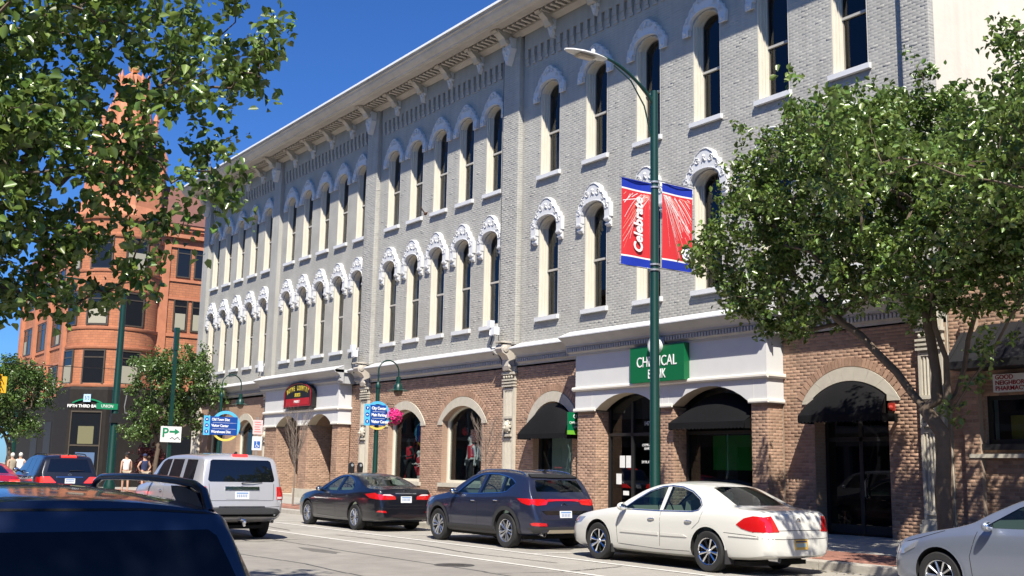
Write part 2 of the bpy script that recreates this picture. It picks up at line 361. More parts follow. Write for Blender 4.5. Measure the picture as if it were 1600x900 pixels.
# ------------------------------------------------------------ main building
Y = 21.0
BR = (-37.0, 21.0, 0.0)
bld = thing('commercial_building', 'long three storey block, pale grey painted brick above, brown brick arches at street level', 'building', BR)
CEN = {'A': [-27.87+2.39*i for i in range(6)], 'B': [-38.40+1.81*i for i in range(5)], 'C': [-48.5+1.826*i for i in range(5)], 'D': [-58.6+1.827*i for i in range(5)]}
HW = {'A': .52, 'B': .49, 'C': .49, 'D': .49}
F2 = (6.50, 9.45, .34); F3 = (11.24, 14.1, .30)              # bottom, spring, rise
XL, XR = -60.3, -13.68
def sec_ops(k):
    return [[(c-HW[k], c+HW[k], f[0], f[1], f[2]) for c in CEN[k]] for f in (F2, F3)]
W = MB(); rng = {'A': (-29.4, XR), 'B': (-39.6, -29.4), 'C': (-49.6, -39.6), 'D': (XL, -49.6)}
for k, (a, c) in rng.items():
    o2, o3 = sec_ops(k); mi = 0 if k in 'AB' else 1
    wall_open(W, a, c, 4.9, 10.75, Y, o2, .5, mi, mi); wall_open(W, a, c, 10.75, 16.9, Y, o3, .5, mi, mi)
W.box(XR-.001, XR, Y, Y+.001, 0, .01)
wall = W.build('painted_wall', [M_upper, M_upper_tex], bld)
side = MB(); side.box(XR-.3, XR+.002, Y+.012, 48, 0, 17.2); side.build('side_wall', M_creamwall, bld)
# worn patch where plaster has come away
pt = MB(); cx, cz = 25.3, 9.9
for (yy, zz, l, h) in ((23.6,10.35,.9,.05),(24.5,10.15,.45,.22),(25.0,10.05,.9,.04),(23.1,10.6,.3,.03),(22.6,9.3,.5,.03)):
    n = 9; pt.prism([(yy+l*.5*math.cos(2*PI*i/n)*random.uniform(.6, 1.1), zz+h*.5*math.sin(2*PI*i/n)*random.uniform(.5, 1.1)) for i in range(n)], XR-.02, XR+.004, 'x')
pt.build('spalled_patch', mat('old_brick', (.42, .33, .25), .9, var=.3, vscale=12), bld, fix=True)
bk = MB(); bk.box(XL, XR-.3, 47.7, 48, 0, 17); bk.box(XL, XL+.3, Y+.002, 48, 0, 17); bk.box(XL, XR-.3, Y+.3, 48, 16.92, 17.02)
bk.build('rear_wall', M_upper_tex, bld)
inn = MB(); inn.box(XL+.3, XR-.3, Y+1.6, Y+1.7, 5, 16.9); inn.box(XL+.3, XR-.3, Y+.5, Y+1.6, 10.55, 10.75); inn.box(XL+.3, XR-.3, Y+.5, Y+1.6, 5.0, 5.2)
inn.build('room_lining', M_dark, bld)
# bricks of the near painted walls
bx = []
for k in 'AB':
    o2, o3 = sec_ops(k); bx += brick_boxes(rng[k][0]+.02, rng[k][1]-.02, 5.72, 16.6, [(a-.01, c+.01, f, s_, r_) for a, c, f, s_, r_ in o2] +
        [(a-.01, c+.01, f, s_, r_) for a, c, f, s_, r_ in o3], (.0001, .0014))
# holes of F2 reach only to their arch; same for F3 (handled by the arch test)
obj('painted_bricks', brick_mesh(bx, (0, Y, 0), (1, 0, 0), (0, -1, 0), 'painted_bricks', M_upper, BR, .0036), bld, 'stuff')
# pilasters between the sections
for xa, xb in ((-30.35,-29.42),(-40.55,-39.62),(-50.45,-49.62),(XL,-59.45),(-14.36,XR+.02)):
    p = MB(); p.box(xa, xb, Y-.19, Y+.01, 5.7, 16.55); po = p.build('pilaster', M_upper, bld)
    if xa > -41:
        pb = brick_boxes(xa+.004, xb-.004, 5.74, 16.5, [], (.0002, .003))
        obj('pilaster_bricks', brick_mesh(pb, (0, Y-.19, 0), (1, 0, 0), (0, -1, 0), 'pilaster_bricks', M_upper, BR, .0036), po, 'stuff')
        for n_, xx in ((1, xb),):
            pb = brick_boxes(.004, .186, 5.74, 16.5, [], (.0002, .002))
            obj('pilaster_bricks', brick_mesh(pb, (xx, Y-.19, 0), (0, 1, 0), (1, 0, 0), 'pilaster_bricks', M_upper, BR, .0036), po, 'stuff')

# window kit (origin: centre of the opening at its foot, on the wall plane)
def arch_strip(mb, hwi, zsi, ri, hwo, zso, ro, y0, y1, mi=0, seg=14, zlow=None):
    pi_ = [(-hwi+2*hwi*i/seg, arch_z(-hwi+2*hwi*i/seg, 0, hwi, zsi, ri)) for i in range(seg+1)]
    po_ = [(-hwo+2*hwo*i/seg, arch_z(-hwo+2*hwo*i/seg, 0, hwo, zso, ro)) for i in range(seg+1)]
    if zlow is not None: pi_ = [(-hwi, zlow)]+pi_+[(hwi, zlow)]; po_ = [(-hwo, zlow)]+po_+[(hwo, zlow)]
    n = len(pi_)
    vs = [(x, y0, z) for x, z in pi_]+[(x, y0, z) for x, z in po_]+[(x, y1, z) for x, z in pi_]+[(x, y1, z) for x, z in po_]
    fs = []
    for i in range(n-1):
        fs += [(i, i+1, n+i+1, n+i), (2*n+i, 3*n+i, 3*n+i+1, 2*n+i+1), (i, 2*n+i, 2*n+i+1, i+1), (n+i, n+i+1, 3*n+i+1, 3*n+i)]
    fs += [(0, n, 3*n, 2*n), (n-1, 3*n-1, 4*n-1, 2*n-1)]
    mb.add(vs, fs, mi)
def window_kit(hw, H, rise, kind):
    zs = H-rise; dp = .84 if hw > .5 else .64
    c = MB()
    for (y0, y1, ins) in ((.003,.11,.004),(.11,.17,.035),(.17,.24,.02),(.24,.31,.06),(.31,.40,.085)):
        arch_strip(c, hw-ins-.02, zs, rise-.02-ins*.3, hw-.002, zs, rise-.002, y0*dp, y1*dp, 0, 12, 0.02)
    parts = [('casing', c.mesh('casing', M_cream))]
    g = hw-.105; s_ = MB(); mid = H*.47
    for sg in (-1, 1): s_.box(sg*g-.028, sg*g+.028, .36*dp, .42*dp, .03, mid+.02); s_.box(sg*g-.022, sg*g+.022, .33*dp, .39*dp, mid, zs)
    s_.box(-g, g, .36*dp, .42*dp, .02, .10)
    arch_strip(s_, g-.02, zs, rise-.07, g+.02, zs+.01, rise-.02, .33*dp, .39*dp)
    parts.append(('sash', s_.mesh('sash', M_sash)))
    r_ = MB(); r_.box(-g-.02, g+.02, .315*dp, .40*dp, mid-.03, mid+.035); parts.append(('meeting_rail', r_.mesh('meeting_rail', mat('rail_paint', (.45, .43, .39), .5))))
    p1 = MB(); p1.box(-g+.02, g-.02, .39*dp, .39*dp+.006, .09, mid-.02); parts.append(('pane', p1.mesh('pane', G_win)))
    p2 = MB(); seg = 8; poly = [(-g+.02, mid+.02), (g-.02, mid+.02)]+[(g-.02-2*(g-.02)*i/seg, arch_z(g-.02-2*(g-.02)*i/seg, 0, g, zs, rise-.06)) for i in range(seg+1)]
    p2.prism(poly, .357*dp, .357*dp+.006); parts.append(('pane', p2.mesh('pane', G_win)))
    sl_ = MB(); sw = .60 if hw > .5 else .57
    sl_.prism([(-.115, -.015), (-.115, -.135), (-.09, -.15), (.003, -.15), (.003, .004), (-.0, .012), (.36, .025), (.36, -.02), (.004, -.02)][:5]+[(.36,.022),(.02,.022)], -sw, sw, 'x')
    sl_ = MB(); sl_.add([(-sw,-.115,-.14),(sw,-.115,-.14),(sw,-.003,-.14),(-sw,-.003,-.14),(-sw,-.115,-.01),(sw,-.115,-.01),(sw,-.003,.008),(-sw,-.003,.008)], [(0,3,2,1),(4,5,6,7),(0,1,5,4),(1,2,6,5),(2,3,7,6),(3,0,4,7)])
    sl_.box(-hw+.003, hw-.003, -.004, .36*dp, -.03, .018); parts.append(('sill', sl_.mesh('sill', M_white)))
    h = MB(); k = hw/.52
    if kind == 3:
        out = [(.81,-.26),(.84,-.05),(.82,.08),(.75,.14),(.71,.26),(.61,.31),(.57,.46),(.45,.51),(.40,.62),(.28,.66),(.20,.76),(.10,.81),(0,.83)]
        th = .10; inn_ = [(.60,-.26),(.60,-.12),(.565,-.10),(.555,.02)]
    else:
        out = [(.81,-.24),(.81,.20),(.71,.24),(.69,.35),(.56,.41),(.53,.56),(.40,.62),(.34,.79),(.21,.88),(.12,.93),(0,.945)]
        th = .145; inn_ = [(.57,-.24),(.57,-.02)]
    out = [(x*k, z) for x, z in out]
    L_ = [(-x, z) for x, z in out]; R_ = [(x, z) for x, z in reversed(out)]
    a = [(x*k, z) for x, z in inn_]; arc = [(.545*k*math.cos(q), rise/.34*.33*math.sin(q)+.03) for q in [PI*i/12 for i in range(13)]]
    poly = L_[:-1]+R_+a+arc+[(-x, z) for x, z in reversed(a)]
    h.prism([(x, z+zs) for x, z in poly], -th, .002)
    # raised edge bead and carved scrolls
    bead = [Vector((x, -th-.005, z+zs-.03)) for x, z in L_[1:-1]+R_[:-1]]
    h.tube([(v.x*.955, v.y, v.z) for v in bead], .022*k, 5)
    h.tube([(x*1.09, -th-.004, z+zs+.015) for x, z in arc], .018, 5)
    rr = random.Random(3 if kind == 3 else 5)
    for sg in (-1, 1):
        for (sx, sz, r0) in (((.60,.12,.075),(.42,.40,.07),(.20,.58,.07)) if kind == 3 else ((.66,.06,.08),(.48,.40,.08),(.26,.60,.09))):
            sp = [(sg*k*(sx+r0*(1-i/14)*math.cos(i*.75+sx*9)), -th-.012, zs+sz+r0*(1-i/14)*math.sin(i*.75+sx*9)) for i in range(12)]
            h.tube(sp, [.020-.0008*i for i in range(12)], 5)
            h.tube([(sg*k*(sx-.05), -th-.01, zs+sz+.07), (sg*k*(sx+.03), -th-.022, zs+sz+.10), (sg*k*(sx+.10), -th-.008, zs+sz+.02)], [.008,.02,.008], 5)
    h.ball((0, -th-.01, zs+.70), .055, 8); h.tube([(-.07*k,-th-.01,zs+.56),(0,-th-.03,zs+.66),(.07*k,-th-.01,zs+.56)], .022, 5)
    if kind == 3:
        for sg in (-1, 1): h.box(sg*.715*k-.115*k, sg*.715*k+.115*k, -th-.03, -th+.01, zs-.30, zs-.10); h.ball((sg*.715*k, -th-.035, zs-.2), .05, 8)
    parts.append(('hood', h.mesh('hood', M_white)))
    if kind == 2:
        for sg in (-1, 1):
            q = MB()
            x0, x1 = sg*.57*k, sg*.79*k; x0, x1 = min(x0, x1), max(x0, x1)
            q.prism([(.003,zs-.24),(-.165,zs-.24),(-.175,zs-.29),(-.14,zs-.36),(-.10,zs-.40),(-.11,zs-.47),(-.07,zs-.52),(-.02,zs-.54),(.003,zs-.54)], x0+.02, x1-.02, 'x')
            q.lathe([(0,x0),(.055,x0),(.055,x1),(0,x1)], (0,-.12,zs-.31), 10, axis='x'); q.lathe([(0,x0),(.035,x0),(.035,x1),(0,x1)], (0,-.08,zs-.46), 8, axis='x')
            parts.append(('corbel', q.mesh('corbel', M_white)))
    return parts
kits = {(k, f): window_kit(HW[k], F[1]-F[0]+F[2], F[2], f) for k in 'AB' for f, F in ((2, F2), (3, F3))}
M_blind = mat('window_blind', (.55, .6, .62), .9); M_tanrefl = mat('tan_reflection', (.40, .33, .24), .9, var=.1)
cm = MB(); cm.quad((-.42,.55,.1),(.42,.55,.1),(.42,.55,1.5),(-.42,.55,1.5)); blind_or_reflection = cm.mesh('blind_or_reflection', M_blind)
cm = MB(); cm.quad((-.42,.55,.05),(.42,.55,.05),(.42,.55,1.42),(-.42,.55,1.42)); tan_refl = cm.mesh('blind_or_reflection', M_tanrefl)  # tan colour puts a reflection of the facing buildings into the lower sashes
def put_window(k, f, i, c):
    e = bpy.data.objects.new('window', None); COL.objects.link(e); e.parent = bld; e.empty_display_size = .1
    e.location = (c-BR[0], Y-BR[1], (F2 if f == 2 else F3)[0])
    for nm, me in kits[('A' if k == 'A' else 'B', f)]: obj(nm, me, e)
    if k == 'B' and f == 2 and i in (1, 2): obj('blind_or_reflection', blind_or_reflection, e)
    elif (k, f, i) in (('A',3,0),('B',3,0),('B',3,1),('B',2,0),('B',2,3),('C',3,1),('C',3,3),('C',2,3),('D',3,2),('D',2,1),('A',2,0)): obj('blind_or_reflection', tan_refl, e)
for k in 'ABCD':
    for f in (2, 3):
        for i, c in enumerate(CEN[k]): put_window(k, f, i, c)
# a lamp seen through one top window
b = MB(); b.lathe([(0,0),(.14,.02),(.2,.08),(.16,.16),(.05,.2)], (CEN['A'][4]+.05, Y+.9, F3[0]+2.35), 12); b.tube([(CEN['A'][4]+.05, Y+.9, F3[0]+2.5), (CEN['A'][4]+.05, Y+.9, 15)], .01, 4)
b.build('pendant_lamp', mat('lamp_orange', (.6, .18, .05), .5, emit=.5), bld, 40)

# corbel table under the cornice
cb = MB(); cb.box(-.095,.095,-.10,.002,.16,.46); cb.box(-.075,.075,-.07,.002,0,.16); cb.box(-.095,.095,-.045,.0015,-.10,0); cbm = cb.mesh('corbel_block', M_upper)
for k, (a, c) in rng.items():
    a2 = a+(.9 if k != 'A' else .12) if k != 'D' else a+.95
    if k != 'A': a2, c2 = a+.14, c-.95
    else: a2, c2 = a+.14, -14.5
    if k == 'D': a2 = a+1.0
    bb = MB(); bb.box(a2, c2, Y-.104, Y+.001, 15.86, 16.56); bo = bb.build('corbel_table', M_upper, bld)
    n = int((c2-a2-.19)/.355)
    for i in range(n+1): obj('corbel_block', cbm, bo, loc=(a2+.1+(c2-a2-.2)*i/n-BR[0], 0, 15.401))
# main cornice
prof = [(Y+.3,17.0),(19.36,17.0),(19.30,16.985),(19.30,16.93),(19.34,16.93),(19.34,16.86),(19.40,16.84),(19.43,16.76),(19.52,16.66),(19.60,16.61),(19.62,16.56),(19.72,16.55),(19.74,16.53),(20.20,16.56),(20.22,16.52),(20.26,16.50),(20.62,16.52),(20.66,16.46),(20.76,16.44),(20.80,16.50),(20.80,16.56),(Y+.3,16.9)]
prof = [(Y+.3,17.0),(19.36,17.0),(19.30,16.985),(19.30,16.93),(19.34,16.93),(19.34,16.86),(19.40,16.84),(19.43,16.76),(19.52,16.66),(19.60,16.61),(19.62,16.56),(19.72,16.55),(19.74,16.53),(19.74,16.60),(20.20,16.62),(20.22,16.70),(20.62,16.72),(20.64,16.50),(20.72,16.48),(20.80,16.44),(20.86,16.40),(20.90,16.56),(Y+.3,16.6)]
c = MB(); c.prism(prof, XL-.15, XR+.9, 'x'); cor = c.build('cornice', M_cornice, bld, fix=True)
c = MB(); c.box(XL-.17, XR+.92, 19.27, 19.45, 17.002, 17.03); c.box(XL-.17, XR+.92, 19.262, 19.294, 16.95, 17.03); c.build('gutter_edge', mat('white_metal_edge', (.85, .86, .87), .4), cor)
d = MB(); d.add([(0,0,0),(.11,0,0),(.11,-.34,.02),(0,-.34,.02),(0,0,.14),(.11,0,.14),(.11,-.34,.14),(0,-.34,.14)], [(0,3,2,1),(4,5,6,7),(0,1,5,4),(1,2,6,5),(2,3,7,6),(3,0,4,7)]); d.lathe([(0,0),(.05,0),(.05,.11),(0,.11)], (0,-.34,.05), 8, axis='x')
dm = d.mesh('dentil', M_cornice); n = int((XR-XL)/.27)
for i in range(n): obj('dentil', dm, cor, loc=(XL+.1+i*.27-BR[0], -.38, 16.555))
def bracket_kit(big):
    s_ = 1.25 if big else 1.0; w_ = .13*s_
    q = MB(); q.prism([(0,16.6),(-.80,16.68),(-.84,16.58),(-.78,16.50),(-.66,16.52),(-.58,16.44),(-.46,16.36),(-.38,16.18),(-.30,16.16),(-.24,16.22),(-.2,16.1),(-.17,16.0),(0,15.92)], -w_, w_, 'x')
    for sg in (-1, 1):
        for (yy, zz, rr) in ((-.31,16.25,.09),(-.72,16.58,.065)): q.lathe([(0,0),(rr,0),(rr,.03),(rr*.5,.04),(0,.05)] if sg > 0 else [(0,0),(rr,0),(rr,-.03),(rr*.5,-.04),(0,-.05)], (sg*w_, yy, zz), 10, axis='x')
    q = q.mesh('scroll', M_cornice)
    p = MB(); h = .95 if big else .62; z1 = 16.42; wd = .20*s_ if big else .15
    p.prism([(-wd,z1),(wd,z1),(wd*1.02,z1-h*.35),(wd*1.12,z1-h*.42),(wd*.85,z1-h*.55),(wd*.62,z1-h*.70),(wd*.35,z1-h*.85),(0,z1-h),(-wd*.35,z1-h*.85),(-wd*.62,z1-h*.70),(-wd*.85,z1-h*.55),(-wd*1.12,z1-h*.42),(-wd*1.02,z1-h*.35)], -.24, .003)
    for (x, z, rr) in ((0,z1-h*.2,.07),(-wd*.5,z1-h*.42,.05),(wd*.5,z1-h*.42,.05),(0,z1-h*.62,.05),(0,z1-h*.85,.03)): p.ball((x,-.245,z), rr*s_, 6)
    p.tube([(-wd*.8,-.25,z1-.04),(-wd*.5,-.26,z1-h*.3),(-wd*.2,-.25,z1-h*.15)], .02, 5); p.tube([(wd*.8,-.25,z1-.04),(wd*.5,-.26,z1-h*.3),(wd*.2,-.25,z1-h*.15)], .02, 5)
    return q, p.mesh('pendant', M_white)
bk_b, bk_s = bracket_kit(True), bracket_kit(False)
def put_bracket(x, big, y=0):
    e = bpy.data.objects.new('bracket', None); COL.objects.link(e); e.parent = bld; e.location = (x-BR[0], y, 0); e.empty_display_size = .1
    obj('scroll', (bk_b if big else bk_s)[0], e); obj('pendant', (bk_b if big else bk_s)[1], e)
bigx = (-59.9, -50.05, -40.1, -29.9, -14.05)
for x in bigx: put_bracket(x, True, -.19)
for a, c in zip(bigx, bigx[1:]):
    n = 5 if c-a < 12 else 7
    for i in range(1, n): put_bracket(a+(c-a)*i/n, False, -.0)

# ------------------------------------------------------------ street level
OPL = []   # (xa, xb, zb, zs, rise, type)
arches = [(-57.1,1.12,1.1,3.3,.5),(-52.95,1.12,1.1,3.3,.52),(-36.9,1.26,1.1,3.3,.5),(-32.82,1.28,1.1,3.3,.5),(-27.55,1.0,.9,3.25,.5),(-16.25,1.03,.2,3.42,.36)]
ops = [(c-h_, c+h_, zb, zs, ri) for c, h_, zb, zs, ri in arches]
for (x0_, x1_, o_, d_, mi_) in ((XL, -49.0, ops[:2], .35, 1), (-41.5, -25.6, ops[2:5], .35, 0), (-18.3, XR-.001, ops[5:], .45, 0)):
    Lw = MB(); wall_open(Lw, x0_, x1_, 0, 5.0, Y, o_, d_, mi_, 1); low = Lw.build('street_wall', [M_mortar, M_bricktex], bld)
hol = [(a+0, c_-0, zb, zs, ri) for (a, c_, zb, zs, ri) in ops]
ring = lambda c, h_, zs, ri: (c-h_-.32, c+h_+.32, zs-.12, zs, ri+.36)
holes = hol+[ring(c, h_, zs, ri) for c, h_, zb, zs, ri in arches]
bx = brick_boxes(-41.4, -25.7, .18, 4.98, holes)+brick_boxes(-18.2, -14.36, .2, 4.98, holes)
near = sorted([q for q in bx if q[0] > -18.2 and (q[0] > -15.2 or q[2] > 3.0)], key=lambda q: -q[0])
pick = near[:280]; rest = [q for q in bx if q not in set(pick)]
obj('wall_bricks', brick_mesh(rest, (0, Y, 0), (1, 0, 0), (0, -1, 0), 'wall_bricks', M_brick, BR), low, 'stuff')
bms = []
for v in range(6): bms.append(brick_mesh([(0, BL, 0, BH, .004+v*.0012)], (0, 0, 0), (1, 0, 0), (0, -1, 0), 'brick', mat('brick_clay_%d' % v, tuple(x*(.80+.08*v) for x in (.37, .235, .165)), .85, spec=.2, var=.18, vscale=6, dirt=.1, bump=.5, bscale=60)))
for q in pick:
    o = obj('brick', bms[random.randrange(6)], low, loc=(q[0]-BR[0], 0, q[2])); o.scale = ((q[1]-q[0])/BL, 1, 1)
# stone arch rings and brick soldier arches
for idx, (c, h_, zb, zs, ri) in enumerate(arches):
    s_ = MB(); n = 7; seg = 3
    for v in range(n):
        def pt_(t, k_):   # t 0..1 along arch, k_ 0 inner 1 outer
            hh = h_+.33*k_; x = -hh+2*hh*t; return (x, arch_z(x, 0, hh, zs-.10*k_, ri+.42*k_))
        t0, t1 = v/n+.001, (v+1)/n-.001
        ts = [t0+(t1-t0)*i/seg for i in range(seg+1)]
        s_.prism([pt_(t, 1) for t in ts]+[pt_(t, 0) for t in reversed(ts)], -.035, .06)
    s_.prism([(-h_-.33,zs-.14),(-h_-.002,zs-.14),(-h_-.002,zs),(-h_-.33,zs-.10)], -.034, .05); s_.prism([(h_+.002,zs-.14),(h_+.33,zs-.14),(h_+.33,zs-.10),(h_+.002,zs)], -.034, .05)
    o = s_.build('stone_arch', M_stone, bld, off=(0,0,0), fix=True); o.location = (c-BR[0], 0, 0)
    if c > -35:
        s2 = MB(); N_ = 30 if c > -20 else 26
        for v in range(N_):
            t = (v+.5)/N_; hh = h_+.34; x = -hh+2*hh*t; z = arch_z(x, 0, hh, zs-.10, ri+.43); hh2 = hh+.05
            x2 = x+.01; dz = arch_z(x+.01, 0, hh, zs-.1, ri+.43)-arch_z(x-.01, 0, hh, zs-.1, ri+.43); nx, nz = -dz, .02; l = math.hypot(nx, nz); nx, nz = nx/l, nz/l
            tx, tz = nz, -nx; w2 = hh*2/N_*.5*.86/max(abs(tx), .6); L2 = .2
            p_ = [(x-tx*w2, z-tz*w2), (x+tx*w2, z+tz*w2), (x+tx*w2+nx*L2, z+tz*w2+nz*L2), (x-tx*w2+nx*L2, z-tz*w2+nz*L2)]
            s2.prism([(a_+0, b_+.012) for a_, b_ in p_], -.016, .0)
        o = s2.build('soldier_arch', M_brick, bld, off=(0,0,0), kind='stuff', fix=True); o.location = (c-BR[0], 0, 0)

# shop windows
def shop_window(c, h_, zb, zs, ri, yin=.30, frame_m=M_cream, bars=0, glass=True):
    e = bpy.data.objects.new('shop_window', None); COL.objects.link(e); e.parent = bld; e.location = (c-BR[0], 0, 0)
    f = MB(); arch_strip(f, h_-.085, zs, ri-.06, h_-.004, zs, ri-.004, yin-.08, yin+.05, 0, 14, zb+.1)
    f.box(-h_+.004, h_-.004, yin-.09, yin+.06, zb+.004, zb+.1)
    for k in range(bars): x = -h_+2*h_*(k+1)/(bars+1); f.box(x-.03, x+.03, yin-.05, yin+.04, zb+.1, arch_z(x, 0, h_, zs, ri)-.04)
    obj('frame', f.mesh('frame', frame_m), e)
    seg = 12; poly = [(-h_+.04, zb+.08), (h_-.04, zb+.08)]+[(h_-.04-2*(h_-.04)*i/seg, arch_z(h_-.04-2*(h_-.04)*i/seg, 0, h_, zs, ri)-.04) for i in range(seg+1)]
    g = MB(); g.prism(poly, yin, yin+.008); obj('pane', g.mesh('pane', G_shop), e)
    s_ = MB(); s_.box(-h_-.12, h_+.12, -.09, .002, zb-.14, zb-.004); s_.box(-h_+.003, h_-.003, .002, yin-.09, zb-.02, zb+.003); obj('sill', s_.mesh('sill', M_stone), e)
    return e
for (c, h_, zb, zs, ri) in arches[:5]: shop_window(c, h_, zb, zs, ri, frame_m=M_cream if c < -30 else M_black)
# rooms behind the shop windows
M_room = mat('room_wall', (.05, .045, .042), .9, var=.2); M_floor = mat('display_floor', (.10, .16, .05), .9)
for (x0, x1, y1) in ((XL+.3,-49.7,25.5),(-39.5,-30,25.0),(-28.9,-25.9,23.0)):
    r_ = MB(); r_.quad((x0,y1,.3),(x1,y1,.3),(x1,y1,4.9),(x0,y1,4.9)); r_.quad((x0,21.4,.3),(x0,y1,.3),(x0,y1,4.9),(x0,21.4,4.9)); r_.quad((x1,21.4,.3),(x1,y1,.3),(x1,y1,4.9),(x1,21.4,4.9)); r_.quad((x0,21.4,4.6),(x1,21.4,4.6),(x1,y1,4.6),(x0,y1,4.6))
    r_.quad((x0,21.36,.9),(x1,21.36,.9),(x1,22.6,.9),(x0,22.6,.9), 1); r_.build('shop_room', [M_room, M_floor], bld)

# painted boxed fronts (portico boxes)
def box_front(x0, x1, yf, piers, arcs, name, zb=3.36, zt=5.10):
    e = MB(); B = .42
    wall_open(e, x0, x1, zb, zt, yf, [(a, c_, zb, zb, r_) for a, c_, r_ in arcs], B, 0, 1)
    e.quad((x1,yf,zb),(x1,Y,zb),(x1,Y,zt),(x1,yf,zt)); e.quad((x0,yf,zb),(x0,yf,zt),(x0,Y,zt),(x0,Y,zb))
    px = x0
    for a, c_, r_ in arcs+[(x1, x1, 0)]:
        e.quad((px,yf,zb),(a,yf,zb),(a,Y,zb),(px,Y,zb), 1); px = c_
    o = e.build(name, [mat('portico_white', (.62, .62, .615), .6, var=.03, dirt=.04), mat('soffit_tan', (.52, .46, .35), .7, var=.08)], bld)
    t = MB()
    t.prism([(yf+.01,3.93),(yf-.05,3.93),(yf-.09,3.97),(yf-.09,4.02),(yf-.06,4.05),(yf+.01,4.06)], x0-.07, x1+.07, 'x')
    t.prism([(x1-.01,3.93),(x1+.05,3.93),(x1+.09,3.97),(x1+.09,4.02),(x1+.06,4.05),(x1-.01,4.06)], yf-.02, Y-.002, 'y')
    px = x0
    for a, c_, r_ in arcs+[(x1, x1, 0)]:
        t.prism([(yf+.01,zb-.03),(yf-.04,zb-.03),(yf-.05,zb+.0),(yf-.04,zb+.06),(yf+.01,zb+.07)], px-(.05 if px == x0 else -.0), a+(.05 if a == x1 else 0), 'x'); px = c_
    t.prism([(x1-.01,zb-.03),(x1+.04,zb-.03),(x1+.05,zb),(x1+.04,zb+.06),(x1-.01,zb+.07)], yf-.02, Y-.002, 'y')
    for a, c_, r_ in arcs:   # vertical joints
        t.box(a-.16, a-.15, yf-.003, yf+.001, zb+.07, 3.93); t.box(c_+.15, c_+.16, yf-.003, yf+.001, zb+.07, 3.93)
    t.build('moulding', mat('portico_cream', (.74, .71, .64), .6), o, fix=True)
    return o
def brick_pier(x0, x1, yf, y1, z1=3.33, stone=None):
    p = MB(); p.box(x0+.004, x1-.004, yf+.006, y1, .12, z1); po = p.build('brick_pier', M_mortar, bld)
    q = brick_boxes(x0, x1, .22, z1, [])
    obj('pier_bricks', brick_mesh(q, (0, yf+.006, 0), (1, 0, 0), (0, -1, 0), 'pier_bricks', M_brick, BR), po, 'stuff')
    for xx, sg in ((x1-.004, 1), (x0+.004, -1)):
        q = brick_boxes(0, y1-yf, .22, z1, [])
        obj('pier_bricks', brick_mesh(q, (xx, yf, 0), (0, 1, 0), (sg, 0, 0), 'pier_bricks', M_brick, BR), po, 'stuff')
    s_ = MB(); s_.box(x0-.03, x1+.03, yf-.03, y1, .1, .36); s_.build('plinth', M_stone, po)
bank = box_front(-25.65, -18.2, 20.4, None, [(-24.72,-22.05,.44),(-21.5,-18.78,.46)], 'portico_front')
for a, c_, y1 in ((-25.6,-24.74,21.0),(-22.03,-21.52,21.0),(-18.76,-18.25,21.0)): brick_pier(a, c_, 20.45, y1)
boyne = box_front(-49.1, -41.4, 20.4, None, [(-47.7,-45.25,.44),(-44.35,-42.0,.44)], 'portico_front')
for a, c_, y1 in ((-49.05,-47.72,21.6),(-45.23,-44.37,21.6),(-41.98,-41.45,21.6)): brick_pier(a, c_, 20.45, y1)
# back of the two porticoes
q = MB(); q.box(-49.1,-41.3,21.9,22.0,.1,5); q.quad((-49.1,20.5,4.3),(-41.4,20.5,4.3),(-41.4,22,4.3),(-49.1,22,4.3)); q.box(-49.1,-49.0,21.6,21.9,.1,5); q.box(-41.45,-41.35,21.0,21.9,.1,5)
q.build('portico_back_wall', M_bricktex, bld)
st = MB(); st.box(-45.6,-41.5,20.4,20.9,.2,.62); st.box(-47.7,-45.3,20.55,21.9,.2,.34); st.build('entrance_step', M_stone, bld)
def glazed_door(c, y, w_, h_, z0=.2, leaf=1):
    e = bpy.data.objects.new('door', None); COL.objects.link(e); e.parent = bld; e.location = (c-BR[0], y-BR[1], z0)
    f = MB(); f.box(-w_/2,-w_/2+.07,-.05,.05,0,h_); f.box(w_/2-.07,w_/2,-.05,.05,0,h_); f.box(-w_/2+.07,w_/2-.07,-.05,.05,h_-.07,h_); f.box(-w_/2+.07,w_/2-.07,-.045,.045,2.1,2.18)
    f.box(-w_/2+.07,w_/2-.07,-.045,.045,0,.2)
    obj('frame', f.mesh('frame', M_black), e)
    g = MB(); g.box(-w_/2+.06,w_/2-.06,-.01,.0,.2,h_-.06); obj('pane', g.mesh('pane', G_shop), e)
    k_ = MB(); k_.tube([(w_/2-.13,-.05,.85),(w_/2-.13,-.10,.9),(w_/2-.13,-.10,1.3),(w_/2-.13,-.05,1.35)], .015, 6); obj('handle', k_.mesh('handle', M_chrome), e)
    return e
glazed_door(-46.3, 21.85, 1.1, 2.9, .34)
